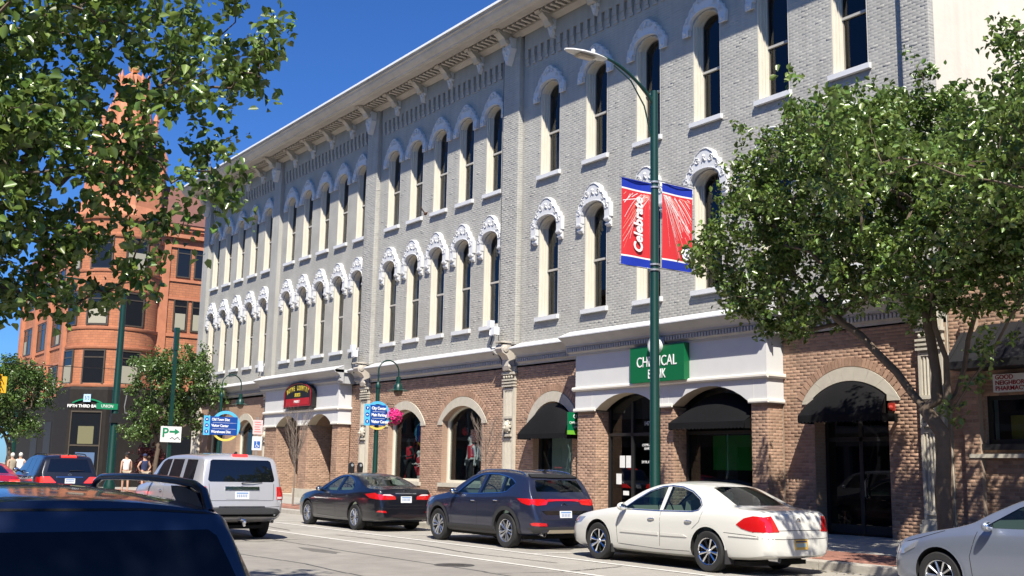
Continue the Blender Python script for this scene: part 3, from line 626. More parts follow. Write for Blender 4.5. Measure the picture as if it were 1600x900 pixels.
# bank recess: dark aluminium frames and glass at y 20.95
bf = MB(); yb = 20.95
for x0, x1 in ((-24.72,-22.05),(-21.5,-18.78)):
    bf.box(x0-.3,x1+.3,yb+.02,yb+.08,3.1,3.9)
    for x in (x0+.02,x1-.08): bf.box(x,x+.06,yb-.06,yb+.06,.2,3.4)
    bf.box(x0,x1,yb-.05,yb+.05,.15,.3); bf.box(x0,x1,yb-.05,yb+.05,2.62,2.70)
bf.box(-23.72,-23.64,yb-.05,yb+.05,.2,3.6); bf.box(-22.62,-22.56,yb-.05,yb+.05,.2,3.6)
bf.build('bank_frame', M_black, bld)
g = MB(); g.box(-24.7,-22.07,yb-.004,yb+.004,.3,3.75); g.box(-21.48,-18.8,yb-.004,yb+.004,.3,3.75); g.build('bank_glass', G_shop, bld)
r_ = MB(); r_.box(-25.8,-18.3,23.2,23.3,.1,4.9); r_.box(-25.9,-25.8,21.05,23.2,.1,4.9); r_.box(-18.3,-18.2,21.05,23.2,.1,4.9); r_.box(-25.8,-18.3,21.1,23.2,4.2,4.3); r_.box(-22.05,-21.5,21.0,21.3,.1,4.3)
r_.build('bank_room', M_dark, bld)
r_ = MB(); r_.box(-21.1,-19.5,21.5,21.52,1.7,2.6); r_.build('bank_poster', mat('green_poster', (.02, .25, .03), .8), bld)
# door furniture of the bank
M_paper = mat('paper_notice', (.75, .76, .74), .8, var=.1, vscale=30)
for (x, z, w_, h_) in ((-24.25,1.72,.22,.34),(-23.98,1.72,.22,.34),(-24.4,1.25,.22,.3),(-22.86,1.76,.2,.36),(-24.1,.95,.24,.12)): nt_ = MB(); nt_.box(x,x+w_,yb-.012,yb-.006,z,z+h_); nt_.build('notice', M_paper, bld)
text_obj('house_number', '147', .17, M_white, bld, Matrix.Translation((-BR[0], -BR[1], 0)) @ FR(-23.1, yb-.012, 2.95), sx=.9)
text_obj('door_lettering', 'CHEMICAL', .10, M_white, bld, Matrix.Translation((-BR[0], -BR[1], 0)) @ FR(-23.1, yb-.012, 2.35), sx=.8)
text_obj('door_lettering', 'BANK', .10, M_white, bld, Matrix.Translation((-BR[0], -BR[1], 0)) @ FR(-23.1, yb-.012, 2.25), sx=.8)
text_obj('door_lettering', '24 HR ATM', .11, M_white, bld, Matrix.Translation((-BR[0], -BR[1], 0)) @ FR(-23.1, yb-.012, 1.88), sx=.8)
# dark doorway on the right
dr = MB(); dr.box(-17.28,-15.22,21.42,21.5,.2,4); dr.box(-16.3,-16.2,21.36,21.42,.3,3.3); dr.box(-17.26,-17.18,21.36,21.42,.3,3.3); dr.box(-15.32,-15.24,21.36,21.42,.3,3.3); dr.box(-17.2,-15.3,21.36,21.42,2.4,2.5); dr.box(-17.2,-15.3,21.37,21.42,.3,.5)
dr.build('doorway', M_black, bld)
g = MB(); g.box(-17.2,-15.3,21.38,21.385,.5,3.3); g.build('doorway_glass', mat('dark_glass', (.004, .004, .005), .02, spec=.5), bld)
q = MB(); q.tube([(-16.12,21.36,1.1),(-16.12,21.30,1.15),(-16.12,21.30,1.5),(-16.12,21.36,1.55)], .018, 6); q.build('handle', M_chrome, bld)
q = MB(); q.box(-15.18,-15.02,20.955,20.99,3.05,3.22); q.ball((-15.1,20.93,3.12),.06,8); q.build('alarm_box', mat('red_alarm', (.35, .03, .02), .5), bld)

# awnings
def awning(c, hw_, za, ri, yf, zf, vf, xl, xr, wl, wr, y0=Y-.04):
    """canvas from the wall arch down to a straight front bar"""
    a = MB(); n = 12; m_ = 5; top = []
    for i in range(n+1):
        t = i/n; x = c-hw_+2*hw_*t; z = arch_z(x, c, hw_, za, ri); top.append((x, z))
    vs = []
    for i, (x, z) in enumerate(top):
        t = i/n; fx = xl+(xr-xl)*t
        for j in range(m_+1):
            s_ = j/m_; bul = math.sin(s_*PI)*.06*(z-zf)/.8
            vs.append((x+(fx-x)*s_, y0+(yf-y0)*s_-bul*.5, z+(zf-z)*s_+bul))
    fs = [(i*(m_+1)+j, i*(m_+1)+j+1, (i+1)*(m_+1)+j+1, (i+1)*(m_+1)+j) for i in range(n) for j in range(m_)]
    a.add(vs, fs)
    # sides
    for (tx, tz), fx in ((top[0], xl), (top[-1], xr)):
        a.add([(tx, y0, tz), (fx, yf, zf), (fx, yf, vf), (fx if abs(fx-tx) < .3 else tx, y0, vf)], [(0, 1, 2, 3)])
    o = a.build('awning', M_awn, bld, 30)
    v = MB(); n = 22
    for i in range(n):
        x0 = xl+(xr-xl)*i/n; x1 = xl+(xr-xl)*(i+1)/n; xm = (x0+x1)/2
        v.add([(x0,yf-.006,zf),(x1,yf-.006,zf),(x1,yf-.012,vf+.03),(xm,yf-.02,vf-.01),(x0,yf-.012,vf+.03)], [(0,4,3,2,1)])
    for k_, x in ((0, xl), (1, xr)): v.quad((x,yf,zf),(x,yf,vf),(x,y0,vf),(x,y0,zf-.001))
    v.build('valance', M_awn, o)
    bar = MB(); bar.tube([(xl,yf+.02,zf-.02),(xr,yf+.02,zf-.02)], .018, 6); bar.build('front_bar', M_black, o)
    return o
awning(-16.25, 1.0, 3.40, .36, 20.38, 2.98, 2.80, -17.25, -14.95, 0, 0)
awning(-27.55, .98, 3.22, .48, 20.42, 2.72, 2.56, -28.62, -26.18, 0, 0)
awning(-20.14, 1.33, 3.20, .46, 20.30, 2.90, 2.72, -21.55, -18.85, 0, 0, 20.90)
# pale blind behind the glass under the left bank awning
q = MB(); q.box(-28.1,-26.8,21.42,21.43,1.15,2.75); q.build('window_blind', mat('pale_blind', (.38, .47, .43), .8, var=.06), bld)

# street-level cornice
def ledge(x0, x1, yp, ret0=False, ret1=False):
    P_ = [(0,5.74),(.45,5.55),(.46,5.50),(.42,5.48),(.34,5.44),(.22,5.36),(.17,5.30),(.17,5.26),(.12,5.24),(.12,5.10),(.04,5.06),(.03,5.00),(0,5.0)]
    t = MB(); t.prism([(yp-p_, z) for p_, z in P_]+[], x0, x1, 'x')
    o = t.build('street_cornice', mat('ledge_grey', (.44, .44, .44), .65, var=.08, dirt=.1), bld, fix=True)
    t = MB(); t.prism([(yp+.0,5.745),(yp-.45,5.556),(yp-.475,5.55),(yp-.475,5.515),(yp-.44,5.513),(yp-.44,5.54),(yp,5.73)], x0-.012, x1+.012, 'x'); t.build('drip_cap', M_white, o, fix=True)
    d = MB(); d.box(0,.055,-.052,0,0,.10); dm_ = d.mesh('dentils', M_cornice)
    n = int((x1-x0)/.105); dd = MB()
    for i in range(n): x = x0+.02+i*.105; dd.box(x, x+.055, yp-.165, yp-.119, 5.11, 5.215)
    dd.build('dentils', mat('ledge_grey', (.5,.5,.5)), o, kind='stuff')
ledge(-59.3, -49.65, Y); ledge(-49.62, -41.0, 20.4); ledge(-40.98, -40.0, Y); ledge(-39.55, -30.3, Y); ledge(-29.35, -25.95, Y); ledge(-25.93, -17.85, 20.4); ledge(-17.83, -14.4, Y)
for x0, x1 in ((-49.5,-41.1),(-25.8,-18)): q = MB(); q.box(x0,x1,20.402,Y,5.0,5.55); q.build('cornice_core', mat('ledge_grey', (.5,.5,.5)), bld)
# dark lead block under the box eaves: row of bed mould
for x0, x1 in ((-49.1,-41.4),(-25.65,-18.2)):
    q = MB(); q.box(x1-.0, x1+.14, 20.3, 20.98, 5.02, 5.24); q.box(x1, x1+.4, 20.0, 20.98, 5.44, 5.56); q.box(x1+.0,x1+.22,20.22,20.98,5.24,5.44)
    for k_ in range(5): q.box(x1+.14,x1+.19,20.36+k_*.13,20.42+k_*.13,5.10,5.2)
    q.build('cornice_return', M_white, bld)

# fluted pilasters with lion heads, street level
def fluted(x0, x1, yf=Y-.12):
    e = bpy.data.objects.new('fluted_pilaster', None); COL.objects.link(e); e.parent = bld; e.location = ((x0+x1)/2-BR[0], yf-BR[1], 0)
    h_ = (x1-x0)/2; s_ = MB(); s_.box(-h_,h_,.04,-yf+Y-.003,.5,4.98); s_.box(-h_,-h_+.07,0,.042,.5,4.5); s_.box(h_-.07,h_,0,.042,.5,4.5)
    n = 5
    for z0, z1 in ((.9,2.55),(3.35,4.2)):
        for i in range(n):
            x = -h_+.09+(2*h_-.18)*(i+.5)/n; s_.lathe([((2*h_-.18)/n*.36, z0), ((2*h_-.18)/n*.36, z1)], (x, .04, 0), 8)
        s_.box(-h_+.07,h_-.07,0,.04,z0-.08,z0); s_.box(-h_+.07,h_-.07,0,.04,z1,z1+.07)
    obj('shaft', s_.mesh('shaft', M_stone), e)
    c_ = MB()
    for z in (4.32,4.42,4.52): c_.box(-h_-.03,h_+.03,-.05,.1,z,z+.05)
    for i in range(4): c_.ball((-h_+.08+(2*h_-.16)*i/3,-.03,4.64),.045,8)
    c_.box(-h_-.04,h_+.04,-.06,.1,4.72,4.80)
    obj('capital', c_.mesh('capital', M_stone), e)
    b_ = MB(); b_.box(-h_-.06,h_+.06,-.08,.1,.2,.62); b_.box(-h_-.03,h_+.03,-.05,.1,.62,.72); obj('base', b_.mesh('base', M_stone), e)
    l_ = MB(); l_.ball((0,-.05,3.0),.15,10,sc=(1,.7,1.15)); l_.ball((0,-.16,2.95),.07,8,sc=(1,.8,.8)); l_.ball((-.06,-.13,3.05),.03,6); l_.ball((.06,-.13,3.05),.03,6)
    for i in range(9): q_ = 2*PI*i/9; l_.ball((.15*math.cos(q_),-.02,3.0+.17*math.sin(q_)),.055,6)
    l_.box(-h_+.07,h_-.07,-.06,.04,2.68,2.76); obj('carved_head', l_.mesh('carved_head', M_stone, 40), e)
    # scroll console above, under the cornice
    k_ = MB(); k_.prism([(0,4.82),(-.12,4.86),(-.16,5.0),(-.14,5.2),(-.24,5.34),(-.4,5.42),(-.46,5.55),(-.40,5.68),(-.15,5.74),(.1,5.74),(.1,4.82)], -h_*.62, h_*.62, 'x')
    for sg in (-1,1): k_.lathe([(0,0),(.13,0),(.11,.03*sg),(0,.05*sg)], (sg*h_*.62,-.28,5.55), 10, axis='x'); k_.lathe([(0,0),(.08,0),(.06,.03*sg),(0,.05*sg)], (sg*h_*.62,-.08,4.98), 10, axis='x')
    k_.box(-h_*.75,h_*.75,-.5,.1,5.745,5.80)
    obj('console', k_.mesh('console', M_cornice), e)
for x0, x1 in ((-30.12,-29.52),(-40.35,-39.75),(-50.35,-49.75),(-60.1,-59.5),(-14.33,-13.75)): fluted(x0, x1)
q = MB(); q.box(XL-.05,-59.4,20.85,21.0,.1,5.0); q.build('corner_strip', M_creamwall, bld)
# rain pipes and conduit
for x_ in (-30.42, -40.62): q = MB(); q.tube([(x_,20.87,5.9),(x_,20.87,16.4)], .035, 6); q.build('rain_pipe', mat('dark_pipe', (.06,.06,.06), .5), bld)
# ------------------------------------------------------------ red stone bank building across the side street
M_red = brick_mat('red_stone', (.50, .20, .10), (.42, .165, .085), (.33, .145, .09), .5, 2.2, .008)
M_redtrim = mat('terracotta', (.48, .185, .095), .75, var=.2, vscale=2, dirt=.16, bump=.5)
M_slate = mat('roof_tile_red', (.16, .07, .055), .8, var=.15, isl=.1)
M_gran = mat('black_granite', (.020, .017, .015), .7, var=.25, spec=.25)
M_rwin = mat('dark_pane', (.012, .014, .018), .08, spec=.4)
M_rblind = mat('cream_blind', (.35, .33, .25), .7)
RB = (-90.0, 28.0, 0.0)
red = thing('bank_building', 'red stone bank building with round corner turret across the side street', 'building', RB)
wx, fy = -76.0, 20.3
wb = MB()
wb.quad((wx,22,6.6),(wx,46,6.6),(wx,46,18.3),(wx,22,18.3)); wb.quad((-105,fy,6.6),(wx,fy,6.6),(wx,fy,18.3),(-105,fy,18.3)); wb.quad((-105,fy,0),(-105,46,0),(-105,46,18.3),(-105,fy,18.3)); wb.quad((-105,46,0),(wx,46,0),(wx,46,18.3),(-105,46,18.3))
wb.build('stone_wall', M_red, red)
tx, ty, TR = -77.6, 20.85, 2.95
t = MB(); t.lathe([(TR, 6.6), (TR, 18.2)], (tx, ty, 0), 48); t.build('turret', M_red, red, 40)
t = MB()
for z, h_, o_ in ((6.5,.22,.12),(9.05,.20,.12),(10.35,.2,.1),(12.98,.16,.1),(14.25,.2,.1),(16.68,.22,.14),(17.9,.35,.22)):
    t.lathe([(TR-.02,z-.02),(TR+o_*.6,z),(TR+o_,z+h_*.5),(TR+o_,z+h_),(TR-.02,z+h_+.03)], (tx, ty, 0), 48)
    t.box(wx-.02, wx+o_*.8, 23.9, 46, z, z+h_) if z not in (9.05,) else None
    t.box(-105, -80.2, fy-o_*.8, fy+.02, z, z+h_)
t.build('string_course', M_redtrim, red, 40)
# turret roof with bands, pinnacles and gilt ball
t = MB(); t.lathe([(3.2,18.25),(2.9,19.0),(2.72,21.2),(2.9,21.3),(2.9,21.6),(2.45,21.8),(2.2,22.6),(1.95,24.4),(2.05,24.5),(2.05,24.8),(1.7,25.0),(1.45,26.4),(1.15,27.6),(1.25,27.7),(1.2,28.0),(.85,28.2),(.7,28.9),(.35,29.2),(.12,29.3)], (tx, ty, 0), 8)
for i in range(8):
    q = 2*PI*(i+.5)/8; c_, s_ = math.cos(q), math.sin(q)
    t.lathe([(.28,21.6),(.28,22.9),(.36,23.0),(0,23.9)], (tx+2.45*c_, ty+2.45*s_, 0), 6); t.lathe([(.2,24.8),(.2,25.7),(.26,25.8),(0,26.5)], (tx+1.75*c_, ty+1.75*s_, 0), 6); t.lathe([(.16,27.9),(.16,28.7),(0,29.3)], (tx+1.0*c_, ty+1.0*s_, 0), 6)
t.build('turret_roof', M_redtrim, red)
t = MB(); t.ball((tx, ty, 29.65), .42, 12); t.build('gilt_ball', mat('gilt', (.85, .5, .2), .3, metal=.6), red, 60)
# pitched roofs
t = MB(); t.prism([(wx+.35,18.35),(wx-1.6,21.4),(-102,21.4),(-105,18.35)], 22.9, 46.5, 'y'); t.prism([(fy-.3,18.35),(fy+1.6,21.35),(44,21.35),(46,18.35)], -105, -79.6, 'x'); t.build('roof', M_slate, red)
t = MB(); t.box(wx-.05, wx+.35, 23.0, 46, 17.35, 17.62); t.box(wx-.05, wx+.28, 22.8, 46, 18.1, 18.4); t.box(wx-.02, wx+.12, 22.6, 23.9, 6.6, 18.1)
for y0 in (28.1, 32.4, 36.7, 41): t.box(wx-.02, wx+.14, y0, y0+.7, 6.6, 17.4)
for x0 in (-104.9,-99.6,-94.4,-89.2,-84.2,-80.9): t.box(x0, x0+.75, fy-.3, fy+.02, 6.6, 17.9)
t.build('pier_strip', M_redtrim, red)
# windows
def rwin_mesh(w_, h_, bl):
    f = MB(); f.box(-w_/2,w_/2,-.04,.06,0,.09); f.box(-w_/2,w_/2,-.04,.06,h_-.09,h_); f.box(-w_/2,-w_/2+.09,-.04,.06,.09,h_-.09); f.box(w_/2-.09,w_/2,-.04,.06,.09,h_-.09); f.box(-w_/2+.09,w_/2-.09,-.03,.06,h_*.76,h_*.76+.07)
    g = MB(); g.box(-w_/2+.02,w_/2-.02,.0,.02,.05,h_-.05)
    b_ = MB(); b_.box(-w_/2+.15,w_/2-.15,-.012,-.006,.12,h_*.55)
    return f.mesh('frame', M_bronze), g.mesh('pane', M_rwin), b_.mesh('blind_or_reflection', M_rblind)
rk = {(w_, h_): rwin_mesh(w_, h_, 0) for w_, h_ in ((1.5,2.3),(1.02,2.25),(1.3,2.3))}
def put_rwin(x, y, z, rot, key, bl):
    e = bpy.data.objects.new('window', None); COL.objects.link(e); e.parent = red; e.location = (x-RB[0], y-RB[1], z); e.rotation_euler = (0, 0, rot); e.empty_display_size = .1
    for me in rk[key][:2]: obj(me.name.split('.')[0], me, e)
    if bl: obj('blind_or_reflection', rk[key][2], e)
ca = math.atan2(-.255, .967)
for z, n_ in ((6.68,0),(10.62,1),(14.42,2)):
    for k, d in enumerate((-67,-22,22)):
        a = ca+R(-d)*-1 if False else ca+R(d); rr = TR+.015
        put_rwin(tx+rr*math.cos(a), ty+rr*math.sin(a), z, a+PI/2, (1.5,2.3), (k+n_) % 2 == 0)
    for g in range(4):
        for y0 in (24.87, 26.15, 27.35):
            if z < 7: continue
            put_rwin(wx+.03, y0+g*4.3, z+.15, PI/2, (1.02,2.25), n_ == 1)
    for g in range(5):
        for k in range(3): put_rwin(-103.2+g*5.2+k*1.42 if g < 4 else -82.9+k*.95-.0, fy-.03, z, 0, (1.3,2.3), (g+k) % 3 == 0)
ca -= R(24)
# dark granite street level
g = MB(); g.lathe([(3.35,0),(3.35,6.3),(3.2,6.5),(2.9,6.55)], (tx, ty, 0), 8, a0=ca+PI/8, a1=ca+PI/8+2*PI)
g.box(-105,-79.9,fy-.25,fy+.1,0,6.5); g.box(wx-.1,wx+.2,22.5,46,0,6.5); g.build('granite_base', M_gran, red)
def on_face(d, z, lat=0):     # point on the corner face of the base; lat along it to the right as seen
    n_ = Vector((math.cos(ca), math.sin(ca), 0)); u_ = Vector((-math.sin(ca), math.cos(ca), 0)); return Vector((tx, ty, 0))+n_*d+u_*lat+Vector((0, 0, z))
ap = 3.35*math.cos(PI/8)
nn = Vector((math.cos(ca), math.sin(ca), 0)); uu = Vector((-math.sin(ca), math.cos(ca), 0))
def facebox(lat0, lat1, z0, z1, d0, d1, mb):
    P_ = [on_face(d, z, l) for z in (z0, z1) for (d, l) in ((d0,lat0),(d1,lat0),(d1,lat1),(d0,lat1))]
    mb.add(P_, [(0,3,2,1),(4,5,6,7),(0,1,5,4),(1,2,6,5),(2,3,7,6),(3,0,4,7)])
g = MB(); facebox(-1.05,-.98,.2,4.9,ap-.02,ap+.08,g); facebox(.98,1.05,.2,4.9,ap-.02,ap+.08,g); facebox(-.98,.98,4.8,4.9,ap-.02,ap+.08,g); facebox(-.98,.98,2.6,2.7,ap-.02,ap+.05,g); g.build('entrance_frame', M_bronze, red)
g = MB(); facebox(-.98,.98,.2,4.8,ap-.02,ap+.02,g); g.build('entrance_glass', M_rwin, red)
g = MB(); facebox(-.5,.55,2.75,3.9,ap+.022,ap+.03,g); g.build('entrance_blind', mat('olive_blind', (.16, .15, .08), .8), red)
g = MB(); facebox(-.55,.75,1.2,2.2,ap+.04,ap+.06,g); g.build('window_poster', mat('blue_poster', (.08, .14, .26), .6), red)
# slots in the granite and openings further along
for x0 in (-83.2,-87.5,-92,-96.5): g = MB(); g.box(x0,x0+2.2,fy-.30,fy-.24,.4,4.6); g.build('street_window', M_black, red)
for y0 in (24.6,28.9,33.2,37.5): g = MB(); g.box(wx+.18,wx+.23,y0,y0+2.6,.3,3.4); g.build('street_window', M_rwin, red)
# fascia sign
sg = thing('bank_sign', 'white bank lettering under a green arch on the dark turret base', 'sign', tuple(on_face(ap+.06, 5.2)), ca+PI/2)
g = MB(); n = 10
for i in range(n):
    t0, t1 = -1+2*i/n, -1+2*(i+1)/n; z0, z1 = .42-.26*t0*t0, .42-.26*t1*t1
    g.prism([(t0*1.0,z0),(t1*1.0,z1),(t1*1.0,z1+.09),(t0*1.0,z0+.09)], -.05, .03)
g.build('green_arch', mat('sign_green', (.01, .22, .10), .4), sg, off=(0,0,0))
g = MB(); g.box(-.24,.24,-.12,-.04,.28,.78); g.build('logo_plate', mat('logo_blue_white', (.45, .62, .75), .4), sg, off=(0,0,0))
text_obj('logo_text', '5/3', .34, mat('logo_navy', (.02, .06, .25), .4), sg, FR(0, -.125, .53), sx=.8)
text_obj('sign_text', 'FIFTH THIRD BANK', .27, mat('bank_letter_white', (.85, .85, .83), .5), sg, FR(-.15, -.06, 0), sx=1.0, bold=.006)  # plain white paint of the bank letters

# ------------------------------------------------------------ low pharmacy building on the right
PB = (-4.0, 24.0, 0.0)
ph = thing('pharmacy_building', 'low brown brick pharmacy building at the right edge beside the cream side wall', 'building', PB)
w_ = MB(); wall_open(w_, XR+.02, 14, 0, 6.0, Y+.02, [(-12.9,-9.4,2.3,3.30,0)], .3, 0, 1); w_.box(XR+.02, 14, Y+.34, 44, 5.6, 5.95); w_.quad((14,Y,0),(14,44,0),(14,44,6),(14,Y,6))
pw = w_.build('street_wall', [M_mortar, M_bricktex], ph)
q = brick_boxes(XR+.03, -6.5, .2, 5.98, [(-12.9,-9.4,2.3,3.3,0)]); obj('wall_bricks', brick_mesh(q, (0, Y+.02, 0), (1, 0, 0), (0, -1, 0), 'wall_bricks', M_brick, PB), pw, 'stuff')
w_ = MB(); w_.box(XR+.02,14,Y-.06,Y+.3,6.0,6.12); w_.build('coping', M_stone, ph)
w_ = MB(); w_.box(-13.3,-12.95,Y-.12,Y+.02,.2,4.9); wo = w_.build('brick_pier', M_mortar, ph)
q = brick_boxes(-13.3,-12.95,.2,4.9,[]); obj('pier_bricks', brick_mesh(q, (0, Y-.12, 0), (1, 0, 0), (0, -1, 0), 'pier_bricks', M_brick, PB), wo, 'stuff')
w_ = MB(); w_.box(-12.9,-9.4,Y+.12,Y+.2,2.3,2.4); w_.box(-12.9,-9.4,Y+.12,Y+.2,3.2,3.3); w_.box(-12.9,-12.8,Y+.12,Y+.2,2.4,3.2); w_.box(-11.2,-11.1,Y+.12,Y+.2,2.4,3.2); w_.box(-12.98,-9.3,Y-.08,Y+.12,2.18,2.3); w_.build('window_frame', M_black, ph)
w_ = MB(); w_.box(-12.85,-9.4,Y+.16,Y+.17,2.35,3.25); w_.build('pane', G_shop, ph)
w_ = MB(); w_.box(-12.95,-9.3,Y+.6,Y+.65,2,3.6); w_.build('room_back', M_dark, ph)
w_ = MB(); w_.box(-12.6,-12.2,Y+.45,Y+.5,2.35,2.9); w_.build('display_box', mat('mustard_card', (.45, .33, .05), .7), ph)
w_ = MB(); w_.box(-12.1,-11.7,Y+.45,Y+.5,2.35,3.0); w_.build('display_card', mat('grey_card', (.3, .3, .32), .7), ph)
w_ = MB(); w_.box(-13.2,-8.5,Y-.14,Y-.02,2.02,2.10); w_.build('stone_band', M_stone, ph)
# standing seam hood above the sign
w_ = MB(); w_.prism([(Y,4.75),(Y-.75,3.95),(Y-.75,3.80),(Y,3.80)], -13.28, -8.0, 'x'); hd = w_.build('metal_hood', M_black, ph)
w_ = MB()
for i in range(14): x = -13.2+i*.38; w_.prism([(Y,4.78),(Y-.77,3.97),(Y-.77,3.93),(Y,4.74)], x, x+.03, 'x')
w_.build('hood_seam', M_black, hd)
sg = thing('pharmacy_sign', 'white pharmacy sign with dark red capitals above the low window', 'sign', (-12.55, Y-.16, 3.33))
g = MB(); g.box(0,3.0,-.06,.1,0,.36); g.build('panel', mat('sign_white', (.72, .72, .70), .5), sg, off=(0,0,0))
M_dred = mat('sign_dark_red', (.35, .01, .02), .5)
for i, s_ in enumerate(('GOOD', 'NEIGHBOR', 'PHARMACY')): text_obj('sign_text', s_, .125, M_dred, sg, FR(.05, -.065, .295-.112*i), 'LEFT', bold=.002)

# ------------------------------------------------------------ street furniture
def wave_pole(mb, x, y, z0, z1, r0, r1): mb.lathe([(r0*1.5,z0),(r0*1.5,z0+.25),(r0,z0+.4),(r1,z1),(0,z1+.03)], (x, y, 0), 14)
lamp = thing('street_lamp', 'tall dark green street lamp pole carrying two Celebrate banners', 'street lamp', (-17.73, 16.3, .15))
o_ = (-17.73, 16.3, .15)
b = MB(); wave_pole(b, -17.73, 16.3, .15, 10.16, .115, .085); b.build('pole', M_pole, lamp, 40)
b = MB(); pts = [Vector((-17.73, 16.3-.02, 9.75))]
for i in range(13):
    t = i/12; pts.append(Vector((-17.73, 16.24-1.55*t, 9.9+.68*math.sin(t*PI/2)**.8+.05*t)))
b.tube(pts, [.045]*4+[.038]*6+[.032]*4, 8)
b.tube([(-17.73,16.26,8.9),(-17.73,16.0,9.75),(-17.73,15.6,10.25),(-17.73,15.1,10.5)], .018, 6)
b.build('arm', M_pole, lamp, 50)
hd = MB(); hp = [(0,.09,.03),(.12,.13,.055),(.35,.17,.07),(.7,.17,.075),(.95,.12,.06),(1.12,.03,.03)]
vs = []
for (l, hw_, hh) in hp:
    for k in range(10): q = 2*PI*k/10; vs.append((-17.73+hw_*math.cos(q), 14.84-l, 10.56-.02*l+(hh if math.sin(q) > 0 else hh*.35)*math.sin(q)))
n = len(hp); hd.add(vs, [(i*10+j, i*10+(j+1) % 10, (i+1)*10+(j+1) % 10, (i+1)*10+j) for i in range(n-1) for j in range(10)]+[tuple(range(10)), tuple(range(n*10-1, n*10-11, -1))])
M_lum = mat('luminaire_white', (.6, .6, .58), .4)
ho = hd.build('luminaire', M_lum, lamp, 60, fix=True)
hd = MB(); hd.lathe([(.05,0),(.05,.09),(.03,.11),(0,.11)], (-17.73,14.5,10.62), 8); hd.build('photocell', M_lum, ho)
hd = MB(); hd.add([(-17.73-.12,14.05,10.5),(-17.73+.12,14.05,10.5),(-17.73+.12,14.5,10.5),(-17.73-.12,14.5,10.5),(-17.73-.07,14.1,10.46),(-17.73+.07,14.1,10.46),(-17.73+.07,14.45,10.46),(-17.73-.07,14.45,10.46)], [(0,1,5,4),(1,2,6,5),(2,3,7,6),(3,0,4,7),(4,5,6,7)]); hd.build('lens', mat('lamp_lens', (.4,.34,.25), .2), ho)
b = MB()
for z, r_ in ((8.02,.1),(7.9,.1),(6.14,.11),(6.02,.11)): b.lathe([(r_-.01,z-.02),(r_+.015,z-.02),(r_+.015,z+.02),(r_-.01,z+.02)], (-17.73,16.3,0), 12)
for y0, y1, z in ((16.3,15.28,7.985),(16.3,17.56,8.09),(16.3,15.24,6.035),(16.3,17.62,6.085)): b.tube([(-17.73,y0,z),(-17.73,y1,z)], .014, 6)
b.build('banner_bracket', mat('galvanised', (.45,.46,.47), .35, metal=.6), lamp)
M_bred = mat('banner_red', (.62, .03, .035), .6); M_bblue = mat('banner_blue', (.008, .03, .36), .6); M_bwhite = mat('banner_white', (.82, .80, .78), .6)
M_bpink = mat('banner_salmon', (.80, .30, .22), .6)
def banner(y0, y1, z0, z1, label, rays, seed, logo):
    bn = thing('banner', label, 'banner', (-17.73, (y0+y1)/2, z0), 0, 'banners on the street lamp')
    c = MB(); n = 6; W_ = y1-y0
    def P(t, z, d=0): return (.02*math.sin(t*5+z)+d, -W_/2+W_*t, z)
    H = z1-z0
    bands = [(0,.19,1),(.19,.225,2),(.225,H-.235,0),(H-.235,H-.20,2),(H-.20,H,1)]
    for a, e_, mi in bands:
        m_ = 8 if mi == 0 else 1
        for i in range(n):
            for j in range(m_):
                za, zb = a+(e_-a)*j/m_, a+(e_-a)*(j+1)/m_
                c.quad(P(i/n,za),P((i+1)/n,za),P((i+1)/n,zb),P(i/n,zb), mi)
    c.build('cloth', [M_bred, M_bblue, M_bwhite], bn, 60, off=(0,0,0))
    r_ = random.Random(seed); s_ = MB(); origin = rays
    for k in range(56 if logo else 40):
        # sweeping streaks from the burst point
        ty_, tz_ = r_.uniform(-.3, 1.3), r_.uniform(.0, .95); oy, oz = origin[0]+r_.uniform(-.05,.05), origin[1]+r_.uniform(-.04,.1)
        pts = []
        for i in range(15):
            t = i/14; yy = oy+(ty_-oy)*t; zz = oz+(tz_-oz)*t+.18*math.sin(t*PI)*(1 if r_.random() < 2 else 1)*(.5+.5*math.sin(k))
            pts.append((yy, zz))
        w0 = r_.uniform(.005, .013); mi = 0 if r_.random() < (.7 if logo else .3) else 1
        for (a, b_), (a2, b2) in zip(pts, pts[1:]):
            if not (.02 < a < .98 and .02 < a2 < .98 and .02 < b_ < .98 and .02 < b2 < .98): continue
            z_a, z_b = .225+b_*(H-.46), .225+b2*(H-.46)
            s_.quad(P(a,z_a-w0,.0015+.0004*(k % 5)),P(a2,z_b-w0,.0015+.0004*(k % 5)),P(a2,z_b+w0,.0015+.0004*(k % 5)),P(a,z_a+w0,.0015+.0004*(k % 5)), mi)
    s_.build('streaks', [M_bwhite, M_bpink], bn, off=(0,0,0), kind='stuff')
    hm = MB(); hm.tube([P(0,.01),P(1,.01)], .012, 6); hm.tube([P(0,H-.01),P(1,H-.01)], .012, 6); hm.build('hem', M_bblue, bn, off=(0,0,0))
    if logo:
        q = MB(); q.lathe([(0,0),(.17,0)], (.024,W_/2-.2,.42), 24, axis='x'); q.lathe([(.10,.003),(.115,.003)], (.024,W_/2-.2,.42), 24, axis='x', mi=1); q.build('emblem', [M_bwhite, M_bblue], bn, off=(0,0,0))
        text_obj('emblem_text', 'TC', .10, M_bblue, bn, frame((.03,W_/2-.2,.42), (0,1,0)), sx=.7, ext=.001)
    return bn
bl_ = banner(15.32, 16.19, 6.04, 7.97, 'red banner with Celebrate written upward, left of the lamp pole', (.95,.98), 4, False)
text_obj('lettering', 'Celebrate', .345, M_bwhite, bl_, frame((.034,.05,.93), (0,0,1), (0,-1,0)), sx=.90, shear=.15, bold=.011)
banner(16.52, 17.47, 6.10, 8.05, 'red streaked banner with round TC emblem, right of the lamp pole', (.05,1.0), 9, True)

